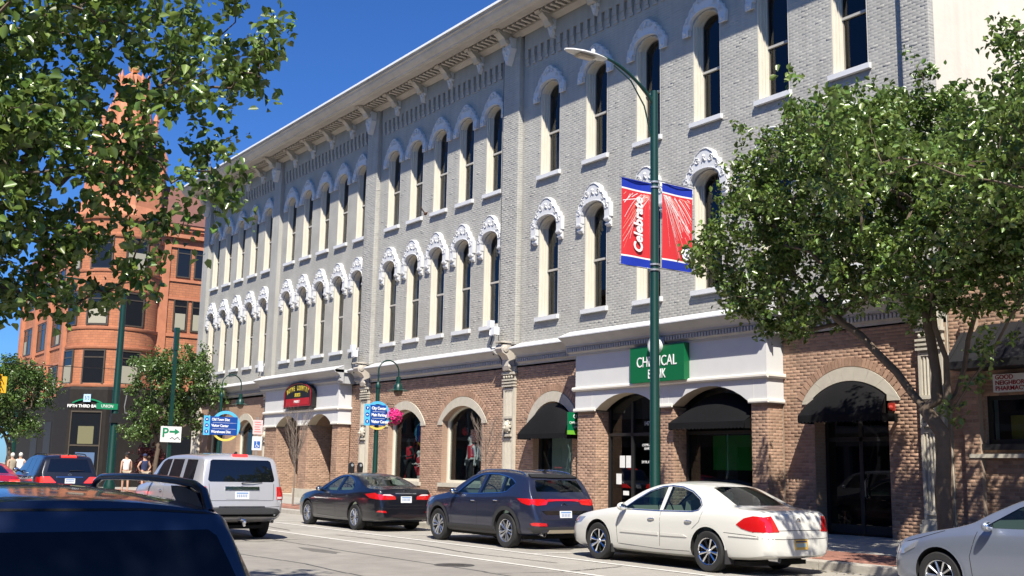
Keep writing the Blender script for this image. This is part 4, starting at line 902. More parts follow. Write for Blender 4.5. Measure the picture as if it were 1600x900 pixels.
def gooseneck(x, y, ztop, rr, zl, label, h=0):
    g_ = thing('gooseneck_lamp', label, 'street lamp', (x, y, .15), 0, 'gooseneck lamps along the pavement')
    b = MB(); wave_pole(b, x, y, .15, ztop, .085, .06); b.lathe([(.08,ztop-.12),(.085,ztop-.02),(.05,ztop+.05),(0,ztop+.12)], (x,y,0), 10); b.build('pole', M_pole, g_, 40)
    b = MB(); pts = [(x,y,ztop)]+[(x,y+rr-rr*math.cos(q),ztop+.42+rr*.98*math.sin(q)) for q in [PI*i/12 for i in range(13)]]+[(x,y+2*rr,ztop+.2)]
    b.tube(pts, .024, 8); b.build('arm', M_pole, g_, 60)
    b = MB(); b.lathe([(0,.30),(.07,.30),(.075,.1),(.13,.04),(.15,-.08),(.36,-.135),(.36,-.15),(.12,-.12),(.0,-.1)], (x,y+2*rr,zl+.15), 16); b.build('shade', M_pole, g_, 40)
    b = MB(); b.lathe([(.14,-.1),(.15,-.16),(.10,-.26),(0,-.30)], (x,y+2*rr,zl+.12), 12); b.build('globe', mat('lamp_globe', (.18,.13,.09), .15), g_, 60)
    return g_
gooseneck(-30.37, 16.3, 4.15, .36, 3.98, 'green gooseneck lamp with pink flower basket and blue signs, nearer of two')
gooseneck(-43.85, 16.3, 4.45, .41, 4.05, 'green gooseneck lamp behind the round blue Old Town sign, farther of two')

M_sblue = mat('way_sign_blue', (.008, .06, .30), .4); M_slb = mat('way_sign_sky', (.10, .48, .80), .4); M_syel = mat('way_sign_yellow', (.80, .60, .12), .4); M_sw = mat('sign_letter_white', (.85, .86, .85), .4)
def waysign(x, yc, zc, Rr, y0, y1, z0, z1, lines, label, arrows, xs=.07):
    s_ = thing('wayfinding_sign', label, 'sign', (x+xs, yc, zc), 0, 'blue wayfinding signs')
    b = MB()
    def arc(a0, a1, r0, r1, d0, d1, mb, mi=0, n=18):
        for i in range(n):
            q0, q1 = a0+(a1-a0)*i/n, a0+(a1-a0)*(i+1)/n
            P_ = [(d, r_*math.cos(q), r_*math.sin(q)) for d in (d0, d1) for (r_, q) in ((r0,q0),(r1,q0),(r1,q1),(r0,q1))]
            mb.add(P_, [(0,3,2,1),(4,5,6,7),(0,1,5,4),(1,2,6,5),(2,3,7,6),(3,0,4,7)], mi)
    arc(R(-35), R(200), Rr*.80, Rr, 0, .02, b, 0, 24); b.build('blue_ring', M_slb, s_, off=(0,0,0))
    b = MB(); arc(R(218), R(322), Rr*.86, Rr, 0, .02, b, 0, 12); b.build('yellow_arc', M_syel, s_, off=(0,0,0))
    ya, yb_, za, zb = y0-yc, y1-yc, z0-zc, z1-zc
    b = MB(); b.box(.02,.04,ya+.16*Rr/.6,yb_,za,zb); b.build('panel', M_sblue, s_, off=(0,0,0))
    b = MB(); st_ = .17*Rr/.6; b.box(.02,.045,ya-.02,ya+st_+.06*Rr/.6,za-.02,zb+.02); b.build('arrow_strip', M_slb, s_, off=(0,0,0))
    n = len(lines); dz = (zb-za)/n
    for i, tline in enumerate(lines):
        z = zb-dz*(i+.5); size = dz*.62
        o = text_obj('lettering', tline, size, M_sw, s_, frame((.044, ya+.30*Rr/.6, z), (0,1,0)), 'LEFT', sx=.80, bold=.004)
        cc = (ya+st_*.62, z); r_ = dz*.33
        b = MB(); b.lathe([(0,0),(r_,0)], (.047,cc[0],cc[1]), 14, axis='x'); b.build('arrow_disc', M_sblue, s_, off=(0,0,0))
        d = arrows[i]; v = {'l':(-1,0),'r':(1,0),'u':(0,1)}[d]; b = MB(); u_ = (-v[1], v[0]); q = r_*.62
        P_ = lambda a, c: (.05, cc[0]+v[0]*a*q+u_[0]*c*q, cc[1]+v[1]*a*q+u_[1]*c*q)
        b.add([P_(1,0),P_(.1,.75),P_(.1,.25),P_(-1,.25),P_(-1,-.25),P_(.1,-.25),P_(.1,-.75)], [(0,1,2,3,4,5,6)]); b.build('arrow', M_sw, s_, off=(0,0,0))
        if i < n-1:
            b = MB(); b.box(.04,.043,ya+.35*Rr/.6,yb_-.04,z-dz*.5-.004,z-dz*.5+.004); b.build('rule', M_sw, s_, off=(0,0,0))
    b = MB(); b.box(-.07,.0,-.04,.04,-.04,.04) if abs(yc-16.3) < .2 else b.box(-.07,.0,-.3,.04,-.02,.02); b.build('bracket', M_pole, s_, off=(0,0,0))
    return s_
waysign(-43.85, 16.52, 3.15, .62, 15.60, 17.0, 2.78, 3.52, ('Old Town Dist', 'Visitor Center', 'Warehouse Dist'), 'large blue wayfinding sign reading Old Town, Visitor Center and Warehouse in a ring', 'lru')
waysign(-30.37, 16.28, 3.18, .44, 15.83, 16.55, 2.88, 3.50, ('City Center', 'Main Parking', 'Visitor Center'), 'smaller blue wayfinding sign in a ring beside the pink flower basket', 'ulu')
# flower basket
fb = thing('flower_basket', 'hanging basket of bright pink petunias beside the blue sign', 'flower basket', (-30.37, 16.88, 2.95))
b = MB(); b.lathe([(0,0),(.14,.02),(.22,.16),(.24,.2)], (0,0,0), 12); b.build('basket', mat('basket_brown', (.10,.06,.03), .9), fb, off=(0,0,0))
b = MB(); b.tube([(0,-.52,.55),(0,-.2,.62),(0,0,.60)], .012, 6); b.tube([(0,0,.6),(0,0,.2)], .006, 4); b.build('hanger', M_pole, fb, off=(0,0,0))
def petals(n, c, rr, s0, mb, flat=.8):
    for i in range(n):
        v = Vector((random.gauss(0,1), random.gauss(0,1), random.gauss(0,1)*flat)).normalized()*random.uniform(.75,1)
        p = Vector(c)+Vector((v.x*rr[0], v.y*rr[1], v.z*rr[2])); n_ = (v+Vector((random.uniform(-.6,.6),)*3)).normalized()
        a = n_.orthogonal().normalized(); q = random.uniform(0, PI); a.rotate(Quaternion(n_, q)); c_ = n_.cross(a); s_ = s0*random.uniform(.6,1.2)
        mb.add([p+a*s_, p+c_*s_+n_*s_*.3, p-a*s_, p-c_*s_+n_*s_*.3], [(0,1,2,3)])
b = MB(); petals(420, (0,0,.22), (.28,.30,.30), .045, b); b.build('blossom', mat('petunia_pink', (.72,.02,.20), .6, isl=.3), fb, off=(0,0,0), kind='stuff')
b = MB(); petals(120, (0,0,.18), (.27,.29,.28), .04, b); b.build('foliage', mat('basket_leaf', (.05,.12,.03), .6, isl=.3), fb, off=(0,0,0), kind='stuff')

# parking signs
M_signface = mat('sign_face_white', (.72, .73, .72), .45)
ps = thing('parking_sign', 'white and green P arrow parking sign on a square green post', 'sign', (-53, 17.25, .15))
b = MB(); b.box(-.07,.07,-.08,.08,0,6.9); b.box(-.10,.10,-.11,.11,6.9,8.0); b.build('post', M_pole, ps, off=(0,0,0))
b = MB(); b.box(.13,.16,-.5,.5,2.45,3.2); b.build('panel', M_signface, ps, off=(0,0,0))
M_sgreen = mat('sign_green', (.01,.22,.10), .4)
text_obj('letter', 'P', .62, M_sgreen, ps, frame((.165,-.28,2.88), (0,1,0)), bold=.012)
b = MB(); b.add([(.166,.42,2.95),(.166,.18,3.10),(.166,.18,3.0),(.166,-.08,3.0),(.166,-.08,2.9),(.166,.18,2.9),(.166,.18,2.8)], [(0,1,2,3,4,5,6)]); b.build('arrow', M_sgreen, ps, off=(0,0,0))
b = MB(); b.tube([(.165,-.05,2.62),(.165,.05,2.70),(.165,.18,2.60),(.165,.32,2.72),(.165,.42,2.6)], .025, 5); b.build('flourish', mat('sign_grey', (.3,.33,.36), .5), ps, off=(0,0,0))
asn = thing('parking_restriction_sign', 'white accessible parking sign below a pink lettered plate on a thin post', 'sign', (-40.0, 16.35, .15))
b = MB(); b.box(-.025,.025,-.025,.025,0,3.25); b.build('post', mat('galvanised', (.45,.46,.47), .35, metal=.6), asn, off=(0,0,0))
b = MB(); b.box(.03,.036,-.19,.20,2.60,3.14); b.build('pink_plate', mat('sign_pink', (.75,.55,.54), .5), asn, off=(0,0,0))
b = MB()
for i in range(5): b.box(.037,.039,-.13+.02*(i % 2),.14-.03*(i % 3),2.68+i*.09,2.71+i*.09)
b.build('red_print', mat('print_red', (.6,.15,.15), .5), asn, off=(0,0,0))
b = MB(); b.box(.03,.036,-.19,.20,2.00,2.52); b.build('white_plate', M_signface, asn, off=(0,0,0))
b = MB(); b.box(.037,.040,-.11,.13,2.08,2.34); b.build('blue_square', mat('access_blue', (.02,.12,.45), .5), asn, off=(0,0,0))
b = MB(); b.ball((.044,-.01,2.30),.022,8); b.tube([(.044,-.01,2.27),(.044,0,2.19),(.044,.06,2.18),(.044,.09,2.12)], .010, 5); b.lathe([(.045,0),(.06,0)], (.044,-.0,2.155), 12, axis='x'); b.build('wheelchair_symbol', M_sw, asn, off=(0,0,0))
pm_ = thing('parking_meter', 'pair of black parking meters on one post behind the black sedan', 'parking meter', (-31.35, 16.15, .15))
b = MB(); b.tube([(0,0,0),(0,0,1.25)], .03, 8); b.tube([(0,-.16,1.25),(0,.16,1.25)], .03, 6); b.build('post', M_black, pm_, off=(0,0,0))
for s_ in (-.15,.15):
    b = MB(); b.prism([(-.07,1.26),(.07,1.26),(.085,1.42),(.08,1.50),(.05,1.57),(0,1.59),(-.05,1.57),(-.08,1.50),(-.085,1.42)], -.05+0, .05, 'x'); 
    o = b.build('meter_head', M_black, pm_, off=(0,0,0)); o.location = (0, s_, 0)
    b = MB(); b.lathe([(0,0),(.045,0)], (.054,0,1.5), 12, axis='x'); o2 = b.build('display', mat('meter_glass', (.3,.32,.33), .2), o, off=(0,0,0))
# small projecting bank flag sign
pf = thing('projecting_sign', 'small green bank blade sign projecting from the brick beside the awning', 'sign', (-26.0, 20.65, 2.68))
b = MB(); b.box(-.02,.02,-.26,.26,0,.66); b.build('panel', mat('bank_green', (.0,.15,.055), .45), pf, off=(0,0,0)); b = MB(); b.box(-.022,.022,-.262,.262,-.002,.12); b.build('lime_band', mat('bank_lime', (.16,.45,.04), .45), pf, off=(0,0,0))
b = MB(); b.lathe([(.04,0),(.065,0),(.065,.01),(.04,.01)], (.022,0,.54), 14, axis='x'); b.build('emblem', M_sw, pf, off=(0,0,0))
text_obj('lettering', 'CHEMICAL', .11, M_sw, pf, frame((.024,0,.34), (0,1,0)), sx=.78); text_obj('lettering', 'BANK', .10, M_sw, pf, frame((.024,.05,.22), (0,1,0)), sx=.8)
# big bank sign on the portico
cs = thing('bank_sign', 'green Chemical Bank sign with white capitals on the white portico', 'sign', (-21.9, 20.25, 4.0))
b = MB(); b.box(-1.06,1.06,-.06,.14,.02,1.0); b.build('panel', mat('bank_sign_green', (.0,.12,.038), .5), cs, off=(0,0,0))
b = MB(); b.lathe([(0,-.08),(.23,-.08),(.25,-.04),(.25,.1),(0,.12)], (.02,-.10,1.0), 24, axis='y'); d_ = b.build('emblem_disc', M_signface, cs, off=(0,0,0), smooth=40)
b = MB(); b.lathe([(.2,-.003),(.235,-.003)], (.02,-.182,1.0), 24, axis='y'); b.lathe([(.06,-.004),(.11,-.004)], (.02,-.182,1.0), 20, axis='y'); b.build('emblem_ring', mat('grey_ring', (.3,.33,.34), .5), d_, off=(0,0,0))
def serif_word(s_, size, cx, z, M_, par, sx):
    """capitals with small bracketed feet, raised from the panel"""
    o = text_obj('lettering', s_, size, M_, par, FR(cx, -.067, z), sx=sx, bold=.0, ext=.006)
    return o
serif_word('CHEMICAL', .40, 0, .56, M_sw, cs, .82); serif_word('BANK', .36, .02, .22, M_sw, cs, .74)
q = MB()   # serifs
for (x, z) in [] and [(-.50,.41),(-.50,.705),(-.30,.41),(-.30,.705),(-.155,.41),(-.155,.705),(.06,.41),(.06,.705),(.17,.41),(.17,.705),(.46,.41),(.64,.41),(.75,.41),(.75,.705)]: q.box(x-.045,x+.045,-.070,-.062,z-.009,z+.009)

# arched shop sign on the left portico
ss = thing('shop_sign', 'arched black shop sign with gold capitals and a red lower panel', 'sign', (-44.95, 20.25, 4.1))
b = MB(); arc_ = [(-1.45,.0),(1.45,.0),(1.45,.62)]+[(1.45*math.cos(q), .62+.52*math.sin(q)) for q in [PI*i/16 for i in range(1,16)]]+[(-1.45,.62)]
b.prism(arc_, -.10, .14); b.build('board', mat('sign_black', (.012,.010,.010), .4), ss, off=(0,0,0))
b = MB(); rim = [(-1.36*1,-.105,.08),(1.36,-.105,.08),(1.36,-.105,.62)]+[(1.36*math.cos(q), -.105, .62+.45*math.sin(q)) for q in [PI*i/16 for i in range(1,16)]]+[(-1.36,-.105,.62),(-1.36,-.105,.08)]
b.tube(rim, .025, 5); b.build('rim', mat('sign_crimson', (.30,.01,.02), .4), ss, off=(0,0,0))
b = MB(); b.box(-1.2,1.2,-.12,-.10,.12,.42); b.build('red_panel', mat('sign_red', (.42,.012,.02), .5), ss, off=(0,0,0))
M_gold = mat('sign_gold', (.62,.48,.05), .4)
for i, ch in enumerate('BOYNE COUNTRY'):
    if ch == ' ': continue
    t = (i-6)/6.3; x = t*1.12; z = .50+.36*math.sqrt(max(0, 1-t*t*.72))
    text_obj('letter', ch, .30, M_gold, ss, FR(x, -.108, z) @ Matrix.Rotation(-t*.45, 4, 'Z'), sx=.62, bold=.006)
text_obj('letter', 'SPORTS', .22, M_gold, ss, FR(0, -.108, .56), sx=.75, bold=.006); text_obj('lettering', 'MARKET', .18, M_sw, ss, FR(0, -.125, .27), sx=.9)

# traffic mast on the far left corner
tm = thing('signal_mast', 'thick green signal mast at the corner with street name sign', 'signal mast', (-61.2, 16.85, .1))
b = MB(); b.lathe([(.30,.0),(.30,.3),(.22,.5),(.15,10.9),(0,11)], (0,0,0), 14); b.build('pole', M_pole, tm, 40, off=(0,0,0))
b = MB(); b.tube([(0,-.05,9.6),(0,-.6,10.3),(0,-1.3,10.85),(0,-2.4,11.2),(0,-3.4,11.25)], .05, 8); b.build('arm', M_pole, tm, 50, off=(0,0,0))
b = MB(); b.ball((0,-3.9,11.22), .5, 10, sc=(.4,1,.2)); b.build('luminaire', M_lum, tm, 60, off=(0,0,0))
b = MB(); b.box(.2,.23,-1.05,.06,4.3,4.62); b.build('name_plate', M_sgreen, tm, off=(0,0,0)); text_obj('lettering', 'UNION', .24, M_sw, tm, frame((.235,-.5,4.46), (0,1,0)), sx=.8)
b = MB(); b.box(-.1,.25,-.25,.5,3.6,4.1); b.build('signal_box', M_black, tm, off=(0,0,0)); b = MB(); b.tube([(.1,.55,5.3),(.1,.45,4.5),(.1,.5,4.15),(.1,1.2,4.15)], .03, 6); b.ball((.1,.9,4.15),.08,6); b.build('conduit', mat('galvanised', (.45,.46,.47)), tm, off=(0,0,0))
p2 = thing('signal_pole', 'slim green signal pole with a lit red hand beyond the dark SUV', 'signal pole', (-74.0, 14.4, .1))
b = MB(); b.tube([(0,0,0),(0,0,4.6)], .12, 10); b.build('pole', M_pole, p2, off=(0,0,0)); b = MB(); b.box(-.1,.25,.1,.65,3.1,3.75); hb = b.build('signal_box', M_black, p2, off=(0,0,0))
b = MB(); b.box(.252,.258,.28,.46,3.3,3.55); b.build('red_hand', mat('signal_red', (1,.1,.03), .5, emit=2.0), hb, off=(0,0,0))
tl = thing('traffic_light', 'yellow traffic light head hanging over the crossing at the left edge', 'traffic light', (-58.5, 10.35, 4.75))
M_tly = mat('signal_yellow', (.75,.42,.02), .45)
b = MB(); b.box(-.12,.12,-.2,.2,0,1.0); b.box(-.2,-.12,-.16,.16,.05,.95); b.build('housing', M_tly, tl, off=(0,0,0))
for i in range(3):
    b = MB(); b.lathe([(.15,0),(.16,.22)], (.12,0,.17+.33*i), 12, axis='x', a0=R(-20), a1=R(200)); b.lathe([(0,.0),(.13,.01)], (.125,0,.17+.33*i), 12, axis='x', mi=1); b.build('visor', [M_tly, M_black], tl, off=(0,0,0))
b = MB(); b.box(-.12,.12,.2,.42,.1,.9); b.build('side_housing', M_tly, tl, off=(0,0,0)); b = MB(); b.tube([(0,0,1),(0,0,1.6)], .02, 6); b.build('hanger', M_black, tl, off=(0,0,0))
wr = thing('span_wire', 'thin black span wires crossing the street beside the red building', 'wire', (-61.2, 16.85, 6.6))
b = MB(); b.tube([(0,0,0),(2.7,-6.5,-.28),(2.0,-14,-.1),(1,-24,.4)], .018, 5); b.build('wire', M_black, wr, off=(0,0,0)); b = MB(); b.tube([(0,0,.6),(-6,3,.3),(-14,5,.7)], .018, 5); b.build('wire', M_black, wr, off=(0,0,0))
# floodlights above the street cornice
def flood(x, y, z, label, s_=1):
    f = thing('floodlight', label, 'floodlight', (x, y, z), 0, 'white floodlights at the cornice')
    M_ = mat('white_metal', (.75,.76,.78), .4)
    b = MB(); b.box(-.10,.10,-.10,.08,.0,.26); b.build('housing', M_, f, off=(0,0,0)); b = MB(); b.tube([(0,0,.05),(.1,-.1,-.25),(.45,-.2,-.30),(.65,-.25,-.3)], .03, 6); b.build('arm', M_, f, off=(0,0,0))
    b = MB(); b.box(.52,.72,-.34,-.14,-.30,-.04); b.build('second_housing', M_, f, off=(0,0,0)); b = MB(); b.tube([(.4,-.2,-.3),(.2,-.15,-.6),(.35,-.1,-.95)], .02, 5); b.build('conduit', M_black, f, off=(0,0,0))
flood(-30.75, 20.75, 6.35, 'white twin floodlight at the brick pilaster left of the bank'); flood(-40.95, 20.75, 6.35, 'white twin floodlight at the pilaster right of the arched shop sign'); flood(-50.8, 20.75, 6.35, 'white twin floodlight at the farthest pilaster, left of the shop sign')
# bird
bd = thing('bird', 'small brown bird flying in front of the upper windows', 'bird', (-24.9, 14.6, 8.35), R(160))
b = MB(); b.ball((0,0,0), .045, 8, sc=(2.4,1,1)); b.ball((.12,0,.015), .03, 8, sc=(1.2,1,1)); b.add([(.15,.006,.015),(.15,-.006,.015),(.185,0,.008)], [(0,1,2)]); b.add([(-.08,.02,0),(-.08,-.02,0),(-.2,-.045,-.01),(-.2,.045,-.01),(-.08,0,.02)], [(0,1,2,3),(0,3,4),(1,4,2)])
b.build('body', M_bird, bd, off=(0,0,0), smooth=50)
for s_ in (-1, 1):
    b = MB(); b.add([(.06,s_*.03,.02),(-.05,s_*.03,.02),(-.10,s_*.12,.12),(-.14,s_*.17,.19),(.02,s_*.14,.14),(.0,s_*.03,.03)], [(0,1,2,4),(4,2,3),(0,4,5),(5,4,2,1)]); b.build('wing', M_bird, bd, off=(0,0,0))

# ------------------------------------------------------------ people
M_skin = mat('skin', (.50,.30,.22), .6); M_skin2 = mat('skin_light', (.50,.29,.20), .6)
def skin_mesh(name, verts, edges, radii, sub=2):
    me = bpy.data.meshes.new(name); me.from_pydata(verts, edges, []); o = bpy.data.objects.new(name, me); COL.objects.link(o)
    md = o.modifiers.new('s', 'SKIN'); md.use_smooth_shade = True
    for i, r_ in enumerate(radii): me.skin_vertices[0].data[i].radius = (r_[0], r_[1]) if isinstance(r_, tuple) else (r_, r_)
    me.skin_vertices[0].data[0].use_root = True
    s2 = o.modifiers.new('u', 'SUBSURF'); s2.levels = sub; s2.render_levels = sub
    dg = bpy.context.evaluated_depsgraph_get(); out = bpy.data.meshes.new_from_object(o.evaluated_get(dg)); bpy.data.objects.remove(o); bpy.data.meshes.remove(me)
    out.name = name; out.materials.clear(); return out
def person(name, label, loc, rz, h, top, bottom, skin, hair, arms='down', stride=.12, cap=None, group=None, shorts=True):
    p = thing(name, label, 'person' if name == 'person' else 'mannequin', loc, rz, group); s = h/1.75
    # faces +x in local space; z up
    V = [(0,0,.95),(0,0,1.12),(0,0,1.30),(0,0,1.45),(.01,0,1.53),(.02,0,1.60),(.03,0,1.70)]
    E = [(0,1),(1,2),(2,3),(3,4),(4,5),(5,6)]; Rd = [(.12,.16),(.105,.14),(.115,.17),(.07,.10),(.05,.055),(.085,.075),(.075,.065)]
    def chain(root, pts, rs):
        k = root
        for q, r_ in zip(pts, rs): V.append(q); Rd.append(r_); E.append((k, len(V)-1)); k = len(V)-1
    for sg in (-1, 1):
        st_ = stride*sg
        chain(0, [(.0,sg*.09,.88),(st_*.6,sg*.10,.50),(st_*1.2-.02*sg,sg*.10,.09),(st_*1.2+.03,sg*.10,.04),(st_*1.2+.16,sg*.11,.03)], [.085,.06,.038,.04,.03])
        if arms == 'down': a = [(0,sg*.20,1.42),(-.02-st_*.5,sg*.24,1.14),(.04-st_*.9,sg*.25,.90),(.05-st_,sg*.25,.82),(.06-st_,sg*.25,.77)]
        elif arms == 'bent': a = [(0,sg*.20,1.42),(-.05,sg*.30,1.18),(.16,sg*.26,1.10),(.24,sg*.22,1.12),(.28,sg*.21,1.13)]
        else: a = [(0,sg*.20,1.42),(.0,sg*.33,1.2),(.02,sg*.22,1.02),(.03,sg*.18,1.0),(.03,sg*.15,.98)]
        chain(3, a, [.055,.042,.030,.032,.02])
    me = skin_mesh('body', [tuple(c*s for c in v) for v in V], E, [tuple(c*s for c in r_) if isinstance(r_, tuple) else r_*s for r_ in Rd], 2)
    me.materials.append(skin); bo = obj('body', me, p)
    # clothing: upper and lower garments around the body
    def garment(nm, m_, idx, grow):
        ids = sorted(idx); mp = {v: i for i, v in enumerate(ids)}
        vv = [tuple(c*s for c in V[i]) for i in ids]; ee = [(mp[a], mp[b_]) for a, b_ in E if a in mp and b_ in mp]
        rr = [tuple((c+grow)*s for c in Rd[i]) if isinstance(Rd[i], tuple) else (Rd[i]+grow)*s for i in ids]
        g_ = skin_mesh(nm, vv, ee, rr, 2); g_.materials.append(m_); obj(nm, g_, p)
    garment('shirt', top, [0,1,2,3,12,22] if len(V) > 22 else [0,1,2,3], .014)
    garment('shorts' if shorts else 'trousers', bottom, [0,7,8,17,18] if shorts else [0,7,8,9,17,18,19], .016)
    hd_ = MB(); hd_.ball((.005*s,0,1.70*s), .105*s, 10, sc=(1.05,.92,1.1)); ho_ = hd_.build('hair', hair, p, 60, off=(0,0,0))
    # a face in front of the hair cap
    fc = MB(); fc.ball((.045*s,0,1.675*s), .088*s, 10, sc=(.9,.82,1.15)); fc.ball((.132*s,0,1.665*s), .014*s, 6, sc=(1,1,1.4)); fo = fc.build('face', skin, p, 60, off=(0,0,0))
    ft = MB(); ft.ball((.118*s,.03*s,1.69*s), .009*s, 6, mi=0); ft.ball((.118*s,-.03*s,1.69*s), .009*s, 6, mi=0); ft.box(.117*s,.123*s,-.022*s,.022*s,1.625*s,1.632*s, 1); ft.build('eyes_and_mouth', [M_black, mat('lips', (.4,.12,.1), .5)], fo, off=(0,0,0))
    sh = MB()
    for k in (11, 21):
        if k < len(V): v = V[k]; sh.ball(((v[0]-.04)*s, v[1]*s, .045*s), .06*s, 8, sc=(2.1,.85,.75))
    sh.build('shoes', M_black, p, 60, off=(0,0,0))
    if cap: c_ = MB(); c_.ball((.0,0,1.745*s), .108*s, 10, sc=(1.05,.95,.8)); c_.box(.06*s,.2*s,-.06*s,.06*s,1.74*s,1.752*s); c_.build('cap', cap, p, 60, off=(0,0,0))
    return p
M_twh = mat('shirt_white', (.75,.70,.68), .8); M_tpk = mat('shirt_pale_pink', (.75,.66,.64), .8); M_nav = mat('navy_cloth', (.02,.03,.09), .8); M_kha = mat('khaki_cloth', (.36,.31,.23), .8); M_blk = mat('black_cloth', (.015,.015,.018), .9); M_hairb = mat('brown_hair', (.07,.04,.025), .8); M_hairw = mat('white_hair', (.6,.58,.54), .9)
M_redc = mat('red_cloth', (.55,.02,.04), .8); M_gry = mat('grey_cloth', (.35,.38,.42), .8)
person('person', 'person with dark cap seen from behind in a pale pink top', (-54.9, 15.85, .17), R(178), 1.84, M_tpk, M_kha, M_skin2, M_hairb, 'down', .1, M_blk)
person('person', 'person in navy sleeveless top and blue cap walking away, arms bent', (-55.1, 16.78, .17), R(190), 1.80, M_nav, M_kha, M_skin2, M_hairb, 'hips', -.12, M_nav)
person('person', 'person in black and white clothes half hidden behind the navy top', (-56.6, 17.45, .17), R(150), 1.74, M_blk, M_blk, M_skin2, M_hairb, 'bent', .1)
person('person', 'white haired person on the left of a pair beyond the red car', (-59.0, 11.48, .05), R(200), 1.86, M_kha, M_kha, M_skin2, M_hairw, 'down', .1)
person('person', 'white haired person in white shirt, right of the pair beyond the red car', (-59.0, 11.85, .05), R(170), 1.88, M_twh, M_blk, M_skin2, M_hairw, 'down', -.1)
M_mann = mat('mannequin_white', (.6,.58,.56), .4)
person('mannequin', 'shop window mannequin in red shirt and black trousers', (-33.0, 21.54, .92), R(-95), 1.80, M_redc, M_blk, M_mann, M_mann, 'down', .04, shorts=False)
person('mannequin', 'shop window mannequin in pale grey hooded top beside the red shirt', (-32.3, 21.56, .92), R(-80), 1.78, M_gry, M_blk, M_mann, M_mann, 'down', .03, shorts=False)
person('mannequin', 'child sized red mannequin in the shop window by the flower basket', (-36.6, 21.52, .92), R(-95), 1.30, M_redc, M_redc, M_mann, M_mann, 'bent', .05)
person('mannequin', 'red dressed mannequin in the farthest arched shop window', (-52.9, 21.54, .92), R(-90), 1.45, M_redc, M_redc, M_mann, M_mann, 'down', .05)
person('mannequin', 'black mannequin with red top in the flower basket window', (-37.4, 21.55, .92), R(-95), 1.75, M_redc, M_blk, M_blk, M_blk, 'bent', .05, shorts=False)
ds = thing('display_ladder', 'red painted ladder leaning in the flower basket shop window', 'ladder', (-37.9, 21.6, .93))
b = MB(); b.tube([(0,0,0),(.55,.2,1.9)], .03, 6); b.tube([(.3,.0,0),(.85,.2,1.9)], .03, 6)
for i in range(5): t = .12+i*.18; b.tube([(.55*t,.2*t,1.9*t),(.3+.55*t,.2*t,1.9*t)], .02, 5)
b.build('rails', mat('ladder_red', (.6,.05,.04), .5), ds, off=(0,0,0))
po = thing('sale_poster', 'tall red and white poster hanging in the mannequin window', 'poster', (-31.95, 21.42, 2.1))
b = MB(); b.box(-.3,.3,0,.02,0,.95); b.build('sheet', mat('poster_pale', (.62,.45,.45), .7, var=.3, vscale=14), po, off=(0,0,0)); b = MB(); b.box(-.25,.25,-.004,-.001,.5,.85); b.box(-.2,.2,-.004,-.001,.1,.35); b.build('print', M_redc, po, off=(0,0,0))
hs = thing('helmet_display', 'red round display hanging high in the mannequin window', 'display', (-33.75, 21.75, 2.95))
b = MB(); b.ball((0,0,0), .16, 10, sc=(1,.7,1)); b.build('helmet', M_redc, hs, 60, off=(0,0,0)); b = MB(); b.tube([(0,0,.1),(0,0,.9)], .006, 4); b.build('cord', M_black, hs, off=(0,0,0))
# ------------------------------------------------------------ vehicles (front towards -x, origin at centre on the ground)
def pchip(pts):
    xs = np.array([p[0] for p in pts], float); ys = np.array([p[1] for p in pts], float); h = np.diff(xs); dl = np.diff(ys)/h; n = len(xs); d = np.zeros(n)
    for i in range(1, n-1):
        if dl[i-1]*dl[i] > 0: w1, w2 = 2*h[i]+h[i-1], h[i]+2*h[i-1]; d[i] = (w1+w2)/(w1/dl[i-1]+w2/dl[i])
    d[0], d[-1] = dl[0], dl[-1]
    def f(x):
        i = int(np.clip(np.searchsorted(xs, x)-1, 0, n-2)); t = (min(max(x, xs[0]), xs[-1])-xs[i])/h[i]
        return (2*t**3-3*t*t+1)*ys[i]+(t**3-2*t*t+t)*h[i]*d[i]+(-2*t**3+3*t*t)*ys[i+1]+(t**3-t*t)*h[i]*d[i+1]
    return f
def section(c, x, inner=None):
    zt, zs, zb, w_ = c['ft'](x), c['fs'](x), c['fb'](x), c['fw'](x)
    zs = min(zs, zt-.02); h_ = zt-zs; zm = zb+(zs-zb)*.55; ws = w_*.955
    cap = min(1, max(0, (h_-.10)/.25)); wr = ws-max(.05, c['tum']*h_)*(.6+.4*cap); e_ = min(.075, .45*h_); ze = zt-e_-.015*cap
    if inner:
        t, fl = inner; zb = max(zs-fl, zb+.15); ws -= t; wr -= t; ze -= t*.5; zt -= t*.7; w_ -= t
        side_ = [(0,zb),(ws*.98,zb),(ws,zb+.1),(ws,zs)]
    else:
        side_ = [(0,zb),(.55*w_,zb),(.86*w_,zb+.01),(.95*w_,zb+.05),(.985*w_,zb+.13),(w_,zm),(w_*.998,zs-(zs-zb)*.22),(w_*.985,zs-.07),(w_*.972,zs-.035),(ws,zs)]
    up = [(ws+(wr-ws)*t, zs+(ze-zs)*t) for t in (.06,.2,.4,.6,.8,.93)]
    top = []
    for q in (8, 20, 40, 65): q_ = R(q); top.append((wr-.0-(1-math.cos(q_))*min(.13, wr*.2), ze+(zt-ze)*.55*math.sin(q_)))
    w2, z2 = top[-1]
    rf = [(w2*t, z2+(zt-z2)*(1-t**2.2)) for t in (.75,.5,.25,0)]
    return side_+up+top+rf
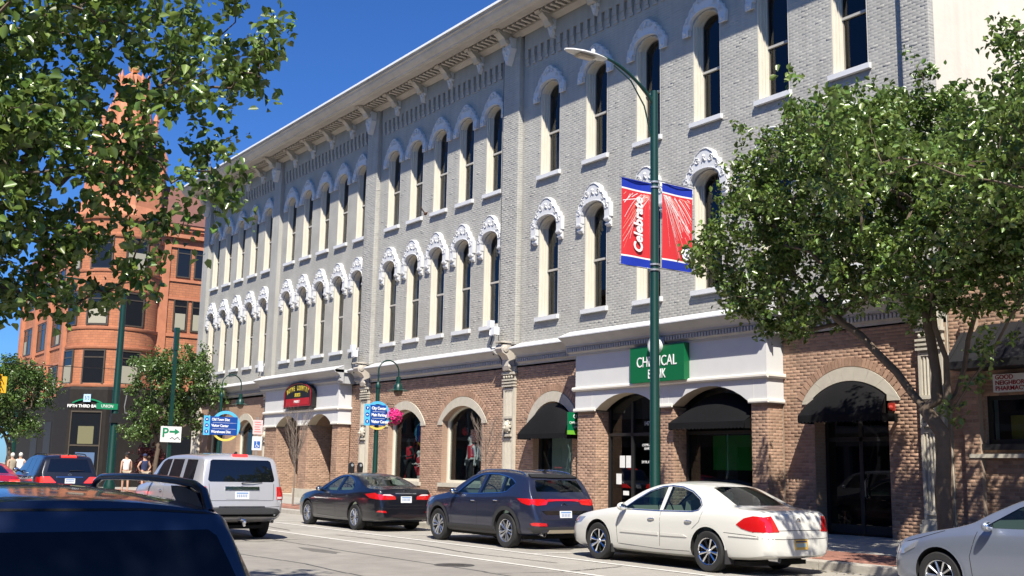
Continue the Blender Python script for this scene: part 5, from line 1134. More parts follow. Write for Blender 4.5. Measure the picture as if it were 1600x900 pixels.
def loft(c, xs, inner=None, capend=True):
    vs = []; n = None
    for x in xs:
        s_ = section(c, x, inner); L_ = c['L']; a = .13; f = 1
        if not inner:
            d = min(x, L_-x)
            if d < a: f = .86+.14*math.sqrt(max(0, 1-(1-d/a)**2))
        zc = .5*(s_[0][1]+s_[-1][1])
        s_ = [(y*f, zc+(z-zc)*f) for y, z in s_]
        full = [(x-L_/2, y, z) for y, z in s_]+[(x-L_/2, -y, z) for y, z in s_[-2:0:-1]]
        n = len(full); vs += full
    k = len(xs); fs = [(i*n+j, i*n+(j+1) % n, (i+1)*n+(j+1) % n, (i+1)*n+j) for i in range(k-1) for j in range(n)]
    fs += [tuple(range(n-1, -1, -1)), tuple(range((k-1)*n, k*n))]
    me = bpy.data.meshes.new('body'); me.from_pydata(vs, [], fs); bm = bmesh.new(); bm.from_mesh(me); bmesh.ops.recalc_face_normals(bm, faces=bm.faces); bm.to_mesh(me); bm.free(); return me
def boolean(me, cutters, M_cut=None):
    o = bpy.data.objects.new('tmp', me); COL.objects.link(o); cs_ = []
    for cm_ in cutters:
        co = bpy.data.objects.new('cut', cm_); COL.objects.link(co); cs_.append(co)
        md = o.modifiers.new('b', 'BOOLEAN'); md.object = co; md.operation = 'DIFFERENCE'; md.solver = 'EXACT'; md.material_mode = 'TRANSFER'
    dg = bpy.context.evaluated_depsgraph_get(); out = bpy.data.meshes.new_from_object(o.evaluated_get(dg))
    for co in cs_: bpy.data.objects.remove(co)
    bpy.data.objects.remove(o); return out
def bvh_of(me):
    return BVHTree.FromPolygons([v.co[:] for v in me.vertices], [p.vertices[:] for p in me.polygons])
def cast(bv, a, b, axis, sg):
    if axis == 'y': o, d = Vector((a, sg*4, b)), Vector((0, -sg, 0))
    elif axis == 'x': o, d = Vector((sg*8, a, b)), Vector((-sg, 0, 0))
    else: o, d = Vector((a, b, 5)), Vector((0, 0, -1))
    h = bv.ray_cast(o, d)
    if h[0] is None:
        n_ = bv.find_nearest(o+d*(4 if axis != 'x' else 6)); return n_[0], n_[1]
    nn_ = h[1] if h[1].dot(d) < 0 else -h[1]
    return h[0], nn_
def overlay(bv, poly, axis, sg, off, rim=.008, cell=.07):
    bm = bmesh.new(); vs = [bm.verts.new((p[0], p[1], 0)) for p in poly]; bm.faces.new(vs)
    for ax in (0, 1):
        lo, hi = min(p[ax] for p in poly), max(p[ax] for p in poly); k = int((hi-lo)/cell)+1
        for i in range(1, k):
            co = [0, 0, 0]; co[ax] = lo+(hi-lo)*i/k; no = [0, 0, 0]; no[ax] = 1
            bmesh.ops.bisect_plane(bm, geom=bm.verts[:]+bm.edges[:]+bm.faces[:], plane_co=co, plane_no=no)
    hits = {}
    for v in bm.verts: hits[v] = cast(bv, v.co.x, v.co.y, axis, sg)
    bnd = [e for e in bm.edges if e.is_boundary]
    r_ = bmesh.ops.extrude_edge_only(bm, edges=bnd); ev = [g for g in r_['geom'] if isinstance(g, bmesh.types.BMVert)]
    base = {v: (v.co.x, v.co.y) for v in ev}
    for v, (h, n_) in hits.items(): v.co = h+n_*off
    for v in ev: h, n_ = cast(bv, base[v][0], base[v][1], axis, sg); v.co = h-n_*rim
    bmesh.ops.recalc_face_normals(bm, faces=bm.faces)
    # outward
    me = bpy.data.meshes.new('o'); bm.to_mesh(me); bm.free()
    me.polygons.foreach_set('use_smooth', [True]*len(me.polygons)); me.set_sharp_from_angle(angle=R(35)); return me
def strip(bv, pts, w_, axis, sg, off=.002, mb=None, closed=False):
    mb = mb or MB(); P_ = []
    if closed: pts = pts+[pts[0]]
    for (a, b) in zip(pts, pts[1:]):
        n = max(1, int(math.hypot(b[0]-a[0], b[1]-a[1])/.06))
        P_ += [(a[0]+(b[0]-a[0])*i/n, a[1]+(b[1]-a[1])*i/n) for i in range(n)]
    P_.append(pts[-1]); vs = []
    for i, p in enumerate(P_):
        a, b = P_[max(i-1, 0)], P_[min(i+1, len(P_)-1)]
        if closed and i in (0, len(P_)-1): a, b = P_[-2], P_[1]
        tx_, tz_ = b[0]-a[0], b[1]-a[1]; l = math.hypot(tx_, tz_) or 1; nx, nz = -tz_/l*w_/2, tx_/l*w_/2
        for s_ in (1, -1):
            h, n_ = cast(bv, p[0]+nx*s_, p[1]+nz*s_, axis, sg); vs.append(h+n_*off)
    mb.add(vs, [(2*i, 2*i+1, 2*i+3, 2*i+2) for i in range(len(P_)-1)]); return mb
M_tyre = mat('tyre_rubber', (.018, .018, .018), .85, bump=.3, bscale=60); M_well = mat('wheel_well', (.008, .008, .008), .95)
M_alloy = mat('alloy', (.55, .56, .58), .22, metal=.9); M_dalloy = mat('dark_alloy', (.06, .06, .065), .3, metal=.6)
M_plastic = mat('bumper_plastic', (.03, .03, .032), .6); M_seam = mat('panel_gap', (.006, .006, .006), .8)
M_tail = mat('tail_light', (.50, .008, .010), .06, coat=1, spec=.8); M_tailon = mat('tail_light_lit', (1, .03, .02), .1, coat=1, emit=1.1); M_tailw = mat('lamp_clear', (.6, .5, .5), .08, coat=1)
M_plate = mat('number_plate', (.70, .72, .74), .4); M_head = mat('head_light', (.35, .37, .40), .06, metal=.4, coat=1)
G_car = glass_mat('car_glass', (.55, .68, .66), .01, .85, 1.5); M_tint = mat('tinted_glass', (.004, .005, .007), .02, spec=.7, coat=.6)
def wheel_meshes(r_, w_, style):
    t = MB(); hw = w_/2; rr = r_*(.66 if style != 'suv' else .64)
    t.lathe([(rr,-hw*.9),(rr*1.06,-hw),(r_*.93,-hw),(r_*.985,-hw*.82),(r_,-hw*.5),(r_,hw*.5),(r_*.985,hw*.82),(r_*.93,hw),(rr*1.06,hw),(rr,hw*.9),(rr*.98,0),(rr,-hw*.9)], (0,0,0), 36, axis='y')
    for k in range(36):   # tread sipes
        q = 2*PI*k/36; t.box(0,0,0,0,0,0) if False else None
    ty_ = t.mesh('tyre', M_tyre, 40)
    m_ = MB(); yo = -hw*.86
    m_.lathe([(rr*1.02,yo-.004),(rr*.985,yo-.012),(rr*.93,yo+.0),(rr*.91,yo+.05),(rr*.9,hw*.6)], (0,0,0), 36, axis='y')
    m_.lathe([(rr*.97,yo+.075),(0,yo+.075)], (0,0,0), 24, axis='y', mi=1)
    ns = {'buick': 9, 'lexus': 15, 'kia': 10, 'vw': 10, 'plain': 7}.get(style, 7)
    for k in range(ns):
        q = 2*PI*k/ns
        def P(rad, dq, y): a = q+dq; return (rad*math.cos(a), y, rad*math.sin(a))
        if style == 'kia': dq = [(.0, .16), (.07, .19)] ; w0, w1 = .10, .13; mi = 0 if k % 2 else 0
        w0, w1 = {'buick': (.20,.125), 'lexus': (.12,.065), 'kia': (.13,.13), 'vw': (.16,.10)}.get(style, (.22,.14))
        sk = .10 if style == 'kia' and k % 2 else (-.10 if style == 'kia' else 0)
        a_ = [P(rr*.20,-w0*1.3,yo+.02),P(rr*.20,w0*1.3,yo+.02),P(rr*.93,w1+sk,yo+.004),P(rr*.93,-w1+sk,yo+.004)]
        b_ = [P(rr*.20,-w0*1.3,yo+.06),P(rr*.20,w0*1.3,yo+.06),P(rr*.93,w1+sk,yo+.05),P(rr*.93,-w1+sk,yo+.05)]
        mid = [P(rr*.22,0,yo+.004),P(rr*.93,sk,yo-.006)]
        m_.add(a_+b_+mid, [(0,8,9,3),(8,1,2,9),(0,3,7,4),(1,5,6,2),(3,9,2,6,7),(0,4,5,1,8)])
    m_.lathe([(0,yo-.002),(rr*.16,yo-.002),(rr*.22,yo+.012),(rr*.26,yo+.05)], (0,0,0), 14, axis='y')
    if style == 'kia' or style == 'vw': pass
    rim_m = {'kia': M_alloy, 'buick': M_chrome, 'lexus': M_alloy}.get(style, M_alloy)
    return ty_, m_.mesh('rim', [rim_m, M_dalloy if style in ('kia',) else M_well], 30)
def make_car(c, label, cat, x, y, paint, z=0, steer=0):
    L_, W_ = c['L'], c['W']
    c['ft'], c['fs'], c['fb'], c['fw'] = pchip(c['top']), pchip(c['sh']), pchip(c['bot']), pchip(c['plan'])
    X = lambda v: v-L_/2
    xs = sorted(set([0,.006,.02,.045,.08,.13]+[L_-v for v in (0,.006,.02,.045,.08,.13)]+list(np.linspace(.2, L_-.2, 64))+[p[0] for p in c['top'] if .15 < p[0] < L_-.15]))
    xs = [x_ for i, x_ in enumerate(xs) if i == 0 or x_-xs[i-1] > .004]
    me = loft(c, xs); bv = bvh_of(me)
    me.materials.append(paint); me.materials.append(M_well)
    t = thing(c['name'], label, cat, (x, y, z))
    cut = []
    for ax in (c['fa'], c['ra']):
        k = MB(); k.lathe([(0,-1.2),(c['ar'],-1.2),(c['ar'],1.2),(0,1.2)], (X(ax),0,c['r']+.01), 40, axis='y'); km_ = k.mesh('k', [M_well])
        for s_ in (-1, 1):
            k = MB(); y0, y1 = (-1.3, -W_/2+.30) if s_ < 0 else (W_/2-.30, 1.3)
            k.lathe([(0,y0),(c['ar'],y0),(c['ar'],y1),(0,y1)], (X(ax),0,c['r']+.015), 40, axis='y'); km_ = k.mesh('k', [M_well])
            bm = bmesh.new(); bm.from_mesh(km_); bmesh.ops.remove_doubles(bm, verts=bm.verts, dist=1e-5); bmesh.ops.recalc_face_normals(bm, faces=bm.faces); bm.to_mesh(km_); bm.free(); cut.append(km_)
    see = c.get('see', False)
    if see:
        ci = c['cab']; cav = loft(c, list(np.linspace(ci[0], ci[1], 26)), inner=(.055, .42)); cav.materials.append(c['trim']); cut.append(cav)
        for poly in c['win']:
            k = MB(); k.prism([(X(a), b) for a, b in poly], -1.4, 1.4, 'y'); km_ = k.mesh('k', [M_seam]); bm = bmesh.new(); bm.from_mesh(km_); bmesh.ops.recalc_face_normals(bm, faces=bm.faces); bm.to_mesh(km_); bm.free(); cut.append(km_)
        for poly, xa, xb in ((c['rear'], (ci[0]+ci[1])/2, L_+1), (c['front'], -1, (ci[0]+ci[1])/2)):
            k = MB(); k.prism(poly, X(xa), X(xb), 'x'); km_ = k.mesh('k', [M_seam]); bm = bmesh.new(); bm.from_mesh(km_); bmesh.ops.recalc_face_normals(bm, faces=bm.faces); bm.to_mesh(km_); bm.free(); cut.append(km_)
    bme = boolean(me, cut); bme.name = 'body'
    bme.polygons.foreach_set('use_smooth', [True]*len(bme.polygons)); bme.set_sharp_from_angle(angle=R(32))
    body = obj('body', bme, t); G_ = G_car if see else c.get('tint', M_tint)
    def ov(nm, poly, axis, sg, off, m_, par=None, rim=.008):
        me_ = overlay(bv, poly, axis, sg, off, rim); me_.name = nm; me_.materials.append(m_); return obj(nm, me_, par or t)
    for poly in c['win']:
        for s_ in (-1, 1): ov('side_window', [(X(a), b) for a, b in poly], 'y', s_, .001 if see else .003, G_)
    ov('rear_window', c['rear'], 'x', 1, .001 if see else .003, G_); ov('windshield', c['front'], 'x', -1, .001 if see else .003, G_)
    if see:   # seats
        tr = c['trim']; fx = X((c['cab'][0]+c['cab'][1])/2)
        zf = c['fs'](L_/2)-.38
        for nm, sx, yy, wd in (('seat', fx+.0, -.36, .24), ('seat', fx+.0, .36, .24), ('rear_seat', fx+.74, 0, .58)):
            s_ = MB(); s_.prism([(sx-.35,zf),(sx-.33,zf+.13),(sx+.05,zf+.12),(sx+.17,zf+(.60 if nm == 'seat' else .48)),(sx+.27,zf+(.60 if nm == 'seat' else .48)),(sx+.20,zf)], yy-wd, yy+wd, 'y')
            if nm == 'seat': s_.ball((sx+.24, yy, zf+.66), .11, 10, sc=(.5,1.05,.85))
            s_.build(nm, tr, t, 40, off=(0,0,0), fix=True)
        s_ = MB(); s_.lathe([(.17,0),(.185,.015),(.17,.03)], (0,0,0), 16, axis='x'); so_ = s_.build('steering_wheel', M_black, t, off=(0,0,0)); so_.location = (fx-.62, -.36, zf+.42); so_.rotation_euler = (0, -.4, 0)
    # seams
    sm_ = MB()
    for pl in c.get('seams', []):
        for s_ in (-1, 1): strip(bv, [(X(a), b) for a, b in pl], .008, 'y', s_, .0015, sm_)
    for pl in c.get('rseams', []): strip(bv, pl, .009, 'x', 1, .0015, sm_)
    if sm_.f: sm_.build('panel_gap', M_seam, t, off=(0,0,0), kind='stuff')
    for ch in c.get('chrome', []):
        for s_ in (-1, 1): strip(bv, [(X(a), b) for a, b in ch[0]], ch[1], 'y', s_, .006).build('window_trim', ch[2], t, off=(0,0,0))
    for nm, poly, axis, sg, off, m_ in c.get('ov', []):
        pp = [(X(a), b) for a, b in poly] if axis == 'y' else poly
        for s_ in ((-1, 1) if sg == 0 and axis == 'y' else (sg,)):
            if axis == 'x' and sg == 0: continue
            ov(nm, pp, axis, s_, off, m_)
        if axis == 'x' and sg == 0:   # mirrored pair at the rear
            for q in (1, -1): ov(nm, [(a*q, b) for a, b in pp], 'x', 1, off, m_)
        if axis == 'f':
            pass
    for nm, poly, off, m_ in c.get('fov', []):
        for q in (1, -1): ov(nm, [(a*q, b) for a, b in poly], 'x', -1, off, m_)
    # cladding round the arches
    if 'clad' in c:
        for ax in (c['fa'], c['ra']):
            for s_ in (-1, 1):
                pts = [(X(ax)+(c['ar']+.035)*math.cos(q), c['r']+.015+(c['ar']+.035)*math.sin(q)) for q in [R(-18)+R(216)*i/18 for i in range(19)]]
                strip(bv, pts, .085, 'y', s_, .012).build('arch_cladding', c['clad'], t, off=(0,0,0))
    else:
        for ax in (c['fa'], c['ra']):
            for s_ in (-1, 1):
                pts = [(X(ax)+(c['ar']+.012)*math.cos(q), c['r']+.015+(c['ar']+.012)*math.sin(q)) for q in [R(-8)+R(196)*i/18 for i in range(19)]]
                strip(bv, pts, .03, 'y', s_, .006).build('arch_lip', paint, t, off=(0,0,0))
    # wheels
    key = (c['r'], c['style'])
    if key not in WH: WH[key] = wheel_meshes(c['r'], .215, c['style'])
    for ax in (c['fa'], c['ra']):
        for s_ in (-1, 1):
            tw = obj('wheel', WH[key][0], t, loc=(X(ax), s_*(W_/2-.125), c['r'])); rz = PI if s_ > 0 else 0
            tw.rotation_euler = (0, random.uniform(0, 6), rz+(steer if ax == c['fa'] else 0)); tw.rotation_mode = 'XYZ'
            obj('rim', WH[key][1], tw)
    # mirrors
    mx_, mz_ = c['mirror']
    for s_ in (-1, 1):
        k = MB(); wy = c['fw'](mx_)*.93; k.ball((X(mx_)+.02, s_*(wy+.13), mz_), .10, 12, sc=(.55,1.1,.72)); k.tube([(X(mx_)-.02, s_*(wy-.06), mz_-.05),(X(mx_)+.0, s_*(wy+.06), mz_-.04)], .025, 6)
        mo = k.build('mirror', c.get('mirror_m', paint), t, 60, off=(0,0,0))
        k = MB(); k.ball((X(mx_)+.055, s_*(wy+.13), mz_), .082, 12, sc=(.3,1.05,.68)); k.build('mirror_glass', M_chrome, mo, 60, off=(0,0,0))
    for (hx, hz) in c.get('handles', []):
        for s_ in (-1, 1):
            h, n_ = cast(bv, X(hx), hz, 'y', s_); k = MB(); k.ball((h.x, h.y+s_*.012, h.z), .1, 10, sc=(.95,.22,.17)); k.build('door_handle', c.get('handle_m', M_chrome), t, 60, off=(0,0,0))
    if c.get('plate'):
        (pz, tilt) = c['plate'][:2]; h, n_ = cast(bv, c['plate'][2] if len(c['plate']) > 2 else 0, pz, 'x', 1); k = MB(); k.box(-.004,.006,-.155,.155,-.08,.08)
        k.box(.006,.008,-.13,.13,.035,.06,1); 
        for i in range(6): k.box(.006,.008,-.115+i*.04,-.09+i*.04,-.04,.02,2)
        o = k.build('number_plate', c['plate'][3] if len(c['plate']) > 3 else [M_plate, mat('plate_blue', (.12,.25,.5), .5), mat('plate_ink', (.25,.30,.42), .5)], t, off=(0,0,0)); o.location = h+Vector((.006, 0, 0)); o.rotation_euler = (0, -tilt, 0)
    if c.get('badge'):
        for bz, ry, rz_, mm in c['badge']:
            h, n_ = cast(bv, 0, bz, 'x', 1); k = MB(); k.lathe([(.72,0),(1,0),(1,.08),(.72,.08)], (0,0,0), 20, axis='x'); k.box(0,.06,-.7,.7,-.08,.08); o = k.build('badge', mm, t, off=(0,0,0)); o.scale = (.06, ry, rz_); o.location = h
    for sgn in (-1, 1):
        if 'exhaust' in c:
            yy, zz = c['exhaust']; k = MB(); k.lathe([(.035,-.2),(.04,0),(.034,0),(.03,-.15)], (X(L_-.06), sgn*yy, zz), 12, axis='x'); k.build('exhaust_tip', M_chrome, t, off=(0,0,0))
            if c.get('single'): break
    if 'rails' in c:
        xa, xb, ry, hh, m_ = c['rails']
        for s_ in (-1, 1):
            k = MB(); zt = lambda v: cast(bv, X(v), s_*ry, 'z', 1)[0].z
            pts = [(X(xa),s_*ry,zt(xa)-.01),(X(xa+.08),s_*ry,zt(xa+.08)+hh*.75)]+[(X(xa+.2+(xb-xa-.4)*i/8),s_*ry,zt(xa+.2+(xb-xa-.4)*i/8)+hh) for i in range(9)]+[(X(xb-.08),s_*ry,zt(xb-.08)+hh*.8),(X(xb),s_*ry,zt(xb)-.01)]
            k.tube(pts, [.022]+[.018]*(len(pts)-2)+[.022], 8); k.build('roof_rail', m_, t, 60, off=(0,0,0))
    if 'wiper' in c:
        (y0, z0), (y1, z1) = c['wiper']; k = MB(); a, na = cast(bv, y0, z0, 'x', 1); b_, nb = cast(bv, y1, z1, 'x', 1); k.tube([a+na*.01, a+na*.03, (a+b_)/2+na*.04, b_+nb*.015], [.018,.012,.009,.006], 6); k.build('rear_wiper', M_black, t, off=(0,0,0))
    if 'fin' in c:
        h, n_ = cast(bv, X(c['fin']), 0, 'z', 1); k = MB(); k.prism([(h.x-.09,h.z-.005),(h.x+.02,h.z+.05),(h.x+.05,h.z+.055),(h.x+.06,h.z-.005)], -.02, .02, 'y'); k.build('antenna', M_black, t, off=(0,0,0))
    # floor pan so nothing shows daylight under the body
    k = MB(); k.box(X(.5), X(L_-.5), -W_*.38, W_*.38, c['fb'](L_/2)-.05, c['fb'](L_/2)+.02); k.build('underbody', M_well, t, off=(0,0,0))
    return t, bv, X
WH = {}
def cpaint(name, col, metal=.0, rough=.3, flake=.0):
    m_ = mat(name, col, rough, metal=metal, spec=.5, coat=1.0, dirt=.0)
    N, L_ = nodes(m_); b = N['Principled BSDF']; b.inputs['Coat Roughness'].default_value = .04
    tc = N.new('ShaderNodeTexCoord'); n = N.new('ShaderNodeTexNoise'); n.inputs['Scale'].default_value = 5; n.inputs['Detail'].default_value = 8; L_.new(tc.outputs['Object'], n.inputs[0])
    mr = N.new('ShaderNodeMapRange'); mr.inputs[3].default_value = .02; mr.inputs[4].default_value = .12; L_.new(n.outputs[0], mr.inputs[0]); L_.new(mr.outputs[0], b.inputs['Coat Roughness'])
    return m_
P_white = cpaint('paint_cream_white', (.65,.64,.59)); P_black = cpaint('paint_black', (.006,.007,.012), .2); P_blue = cpaint('paint_slate_blue', (.017,.022,.050), .3); P_silver = cpaint('paint_silver', (.50,.50,.52), .4, .35); P_golf = cpaint('paint_pale_silver', (.23,.26,.33), .5, .35); P_navy = cpaint('paint_navy', (.0018,.007,.030), .3); P_dark = cpaint('paint_dark_grey', (.012,.014,.022), .3); P_red = cpaint('paint_red', (.42,.012,.04), .3); P_wh2 = cpaint('paint_plain_white', (.75,.76,.78))
T_cream = mat('cream_leather', (.42,.42,.33), .6); T_grey = mat('grey_cloth_trim', (.22,.24,.22), .8)
sedan = dict(name='parked_car', L=5.03, W=1.85, fa=1.03, ra=3.84, r=.335, ar=.385, tum=.42, style='buick', see=True, cab=(1.62,4.15), trim=T_cream,
    top=[(0,.60),(.05,.69),(.25,.78),(.7,.88),(1.2,.955),(1.42,.985),(1.75,1.17),(2.1,1.345),(2.45,1.435),(2.85,1.465),(3.25,1.45),(3.55,1.40),(3.95,1.23),(4.30,1.075),(4.5,1.05),(4.8,1.03),(4.93,.98),(5.0,.82),(5.03,.66)],
    sh=[(0,.55),(.3,.70),(1.0,.84),(1.5,.90),(3.0,.93),(4.1,.985),(4.75,.97),(4.93,.88),(5.03,.62)], bot=[(0,.27),(.4,.21),(2.5,.19),(4.6,.24),(5.03,.30)],
    plan=[(0,.62),(.1,.73),(.35,.84),(.8,.905),(1.5,.925),(3.6,.925),(4.4,.885),(4.8,.82),(5.0,.73),(5.03,.70)],
    win=[[(1.72,.955),(1.95,1.10),(2.25,1.255),(2.55,1.34),(2.68,1.355),(2.66,.955)],[(2.75,.96),(2.78,1.36),(3.05,1.345),(3.33,1.275),(3.55,1.165),(3.64,1.07),(3.60,1.0),(3.48,.975)]],
    rear=[(-.58,1.085),(.58,1.085),(.50,1.36),(.3,1.38),(-.3,1.38),(-.50,1.36)], front=[(-.66,1.0),(.66,1.0),(.52,1.36),(-.52,1.36)],
    seams=[[(1.60,.34),(1.58,.6),(1.66,.92)],[(2.70,.30),(2.72,.6),(2.71,.94)],[(1.62,.33),(2.7,.30),(3.42,.31),(3.50,.45)],[(3.72,.97),(3.66,.80),(3.50,.68)],[(4.2,.66),(4.7,.64),(4.86,.62)]],
    rseams=[[(-.60,.98),(-.58,.72),(.58,.72),(.60,.98)],[(-.84,.60),(-.4,.585),(.4,.585),(.84,.60)]],
    chrome=[([(1.75,.97),(1.97,1.115),(2.26,1.27),(2.55,1.355),(2.8,1.375),(3.06,1.36),(3.34,1.29),(3.57,1.175),(3.665,1.07),(3.62,.99),(3.48,.962),(2.7,.942),(1.75,.94)], .016, M_chrome)],
    ov=[('side_moulding', [(1.68,.535),(2.68,.53),(2.68,.575),(1.70,.58)], 'y', 0, .012, P_white), ('side_moulding', [(2.74,.53),(3.38,.54),(3.30,.575),(2.74,.575)], 'y', 0, .012, P_white),
        ('tail_light', [(4.46,.80),(4.56,.74),(4.72,.70),(4.99,.69),(4.99,.78),(4.90,.93),(4.76,.94),(4.6,.90)], 'y', 0, .008, M_tail), ('tail_light', [(.50,.70),(.83,.69),(.83,.92),(.60,.94)], 'x', 0, .008, M_tail),
        ('head_light', [(.12,.60),(.5,.66),(.62,.76),(.35,.74)], 'y', 0, .006, M_head), ('bumper_strip', [(4.30,.600),(4.86,.590),(4.86,.605),(4.30,.612)], 'y', 0, .008, M_chrome)],
    fov=[('head_light', [(.40,.60),(.66,.62),(.62,.72),(.42,.68)], .006, M_head)],
    mirror=(1.78,.985), handles=[(2.50,.80),(3.42,.80)], plate=(.50,.06,0,[mat('plate_gold', (.62,.40,.10), .5), mat('plate_dark', (.05,.05,.1), .5), mat('plate_sky', (.25,.5,.65), .5)]), badge=[(.86,.05,.055,M_chrome)], exhaust=(.45,.26), single=True)
buick, bvb, Xb = make_car(sedan, 'cream white sedan parked at the kerb, leaf shadows across its boot', 'car', -14.53, 14.20, P_white)
for ax in (1.03+.40, 3.84+.40):
    for y0 in (-.91, .72): k = MB(); k.box(Xb(ax)-.01, Xb(ax)+.02, y0, y0+.19, .16, .38); k.build('mud_flap', M_plastic, buick, off=(0,0,0))
lex = dict(sedan); lex.update(L=4.90, W=1.82, fa=.96, ra=3.78, style='lexus', r=.33, ar=.38, tum=.44,
    top=[(0,.62),(.05,.70),(.25,.80),(.7,.90),(1.2,.96),(1.45,1.0),(1.85,1.20),(2.2,1.36),(2.55,1.44),(2.9,1.455),(3.3,1.42),(3.7,1.31),(4.05,1.18),(4.30,1.10),(4.55,1.085),(4.78,1.07),(4.84,1.0),(4.88,.82),(4.90,.62)],
    sh=[(0,.56),(.3,.72),(1.0,.86),(1.5,.92),(3.0,.95),(4.1,1.01),(4.70,1.0),(4.82,.88),(4.90,.58)], bot=[(0,.24),(.4,.19),(2.5,.18),(4.6,.22),(4.9,.28)],
    plan=[(0,.60),(.1,.72),(.35,.83),(.8,.89),(1.5,.91),(3.5,.91),(4.3,.87),(4.7,.81),(4.88,.74),(4.90,.72)],
    win=[[(1.80,.975),(2.05,1.12),(2.35,1.26),(2.62,1.335),(2.74,1.35),(2.66,.975)],[(2.76,.98),(2.84,1.35),(3.05,1.34),(3.32,1.27),(3.52,1.18),(3.60,1.10),(3.56,1.01)]],
    rear=[(-.60,1.12),(.60,1.12),(.50,1.33),(.3,1.35),(-.3,1.35),(-.50,1.33)], front=[(-.66,1.03),(.66,1.03),(.52,1.36),(-.52,1.36)], cab=(1.65,4.15),
    seams=[[(1.62,.34),(1.58,.6),(1.70,.94)],[(2.72,.30),(2.70,.6),(2.72,.96)],[(1.62,.33),(2.7,.30),(3.36,.31),(3.44,.45)],[(3.72,.99),(3.62,.80),(3.46,.68)]],
    rseams=[[(-.55,1.0),(-.52,.66),(.52,.66),(.55,1.0)],[(-.82,.58),(.82,.58)]],
    chrome=[([(1.85,1.0),(2.06,1.135),(2.36,1.275),(2.63,1.35),(2.85,1.368),(3.06,1.355),(3.34,1.285),(3.55,1.19),(3.63,1.10)], .014, M_chrome)],
    ov=[('tail_light', [(4.28,.92),(4.5,.83),(4.82,.80),(4.84,.90),(4.7,.96)], 'y', 0, .008, M_tail), ('tail_light', [(.30,.80),(.74,.79),(.77,.92),(.45,.93),(.32,.88)], 'x', 0, .010, M_tail), ('tail_lens', [(.36,.885),(.66,.90),(.64,.925),(.46,.925)], 'x', 0, .016, M_tailw),
        ('boot_trim', [(-.30,.935),(.30,.935),(.30,.96),(-.30,.96)], 'x', 1, .010, M_chrome), ('reflector', [(.56,.47),(.78,.49),(.76,.53),(.58,.52)], 'x', 0, .006, M_tail), ('bumper_lip', [(-.70,.36),(.70,.36),(.78,.41),(.70,.43),(-.70,.43),(-.78,.41)], 'x', 1, .012, P_black), ('head_light', [(.10,.60),(.5,.66),(.66,.78),(.35,.76)], 'y', 0, .006, M_head)],
    mirror=(1.84,1.0), mirror_m=P_black, handles=[(2.52,.84),(3.40,.86)], handle_m=P_black, plate=(.80,.05), badge=[(1.015,.055,.04,M_chrome)], exhaust=(.55,.30), single=False)
lexus, _, _ = make_car(lex, 'black sedan parked ahead of the blue crossover, pale seats showing', 'car', -27.08, 14.16, P_black, steer=R(0))
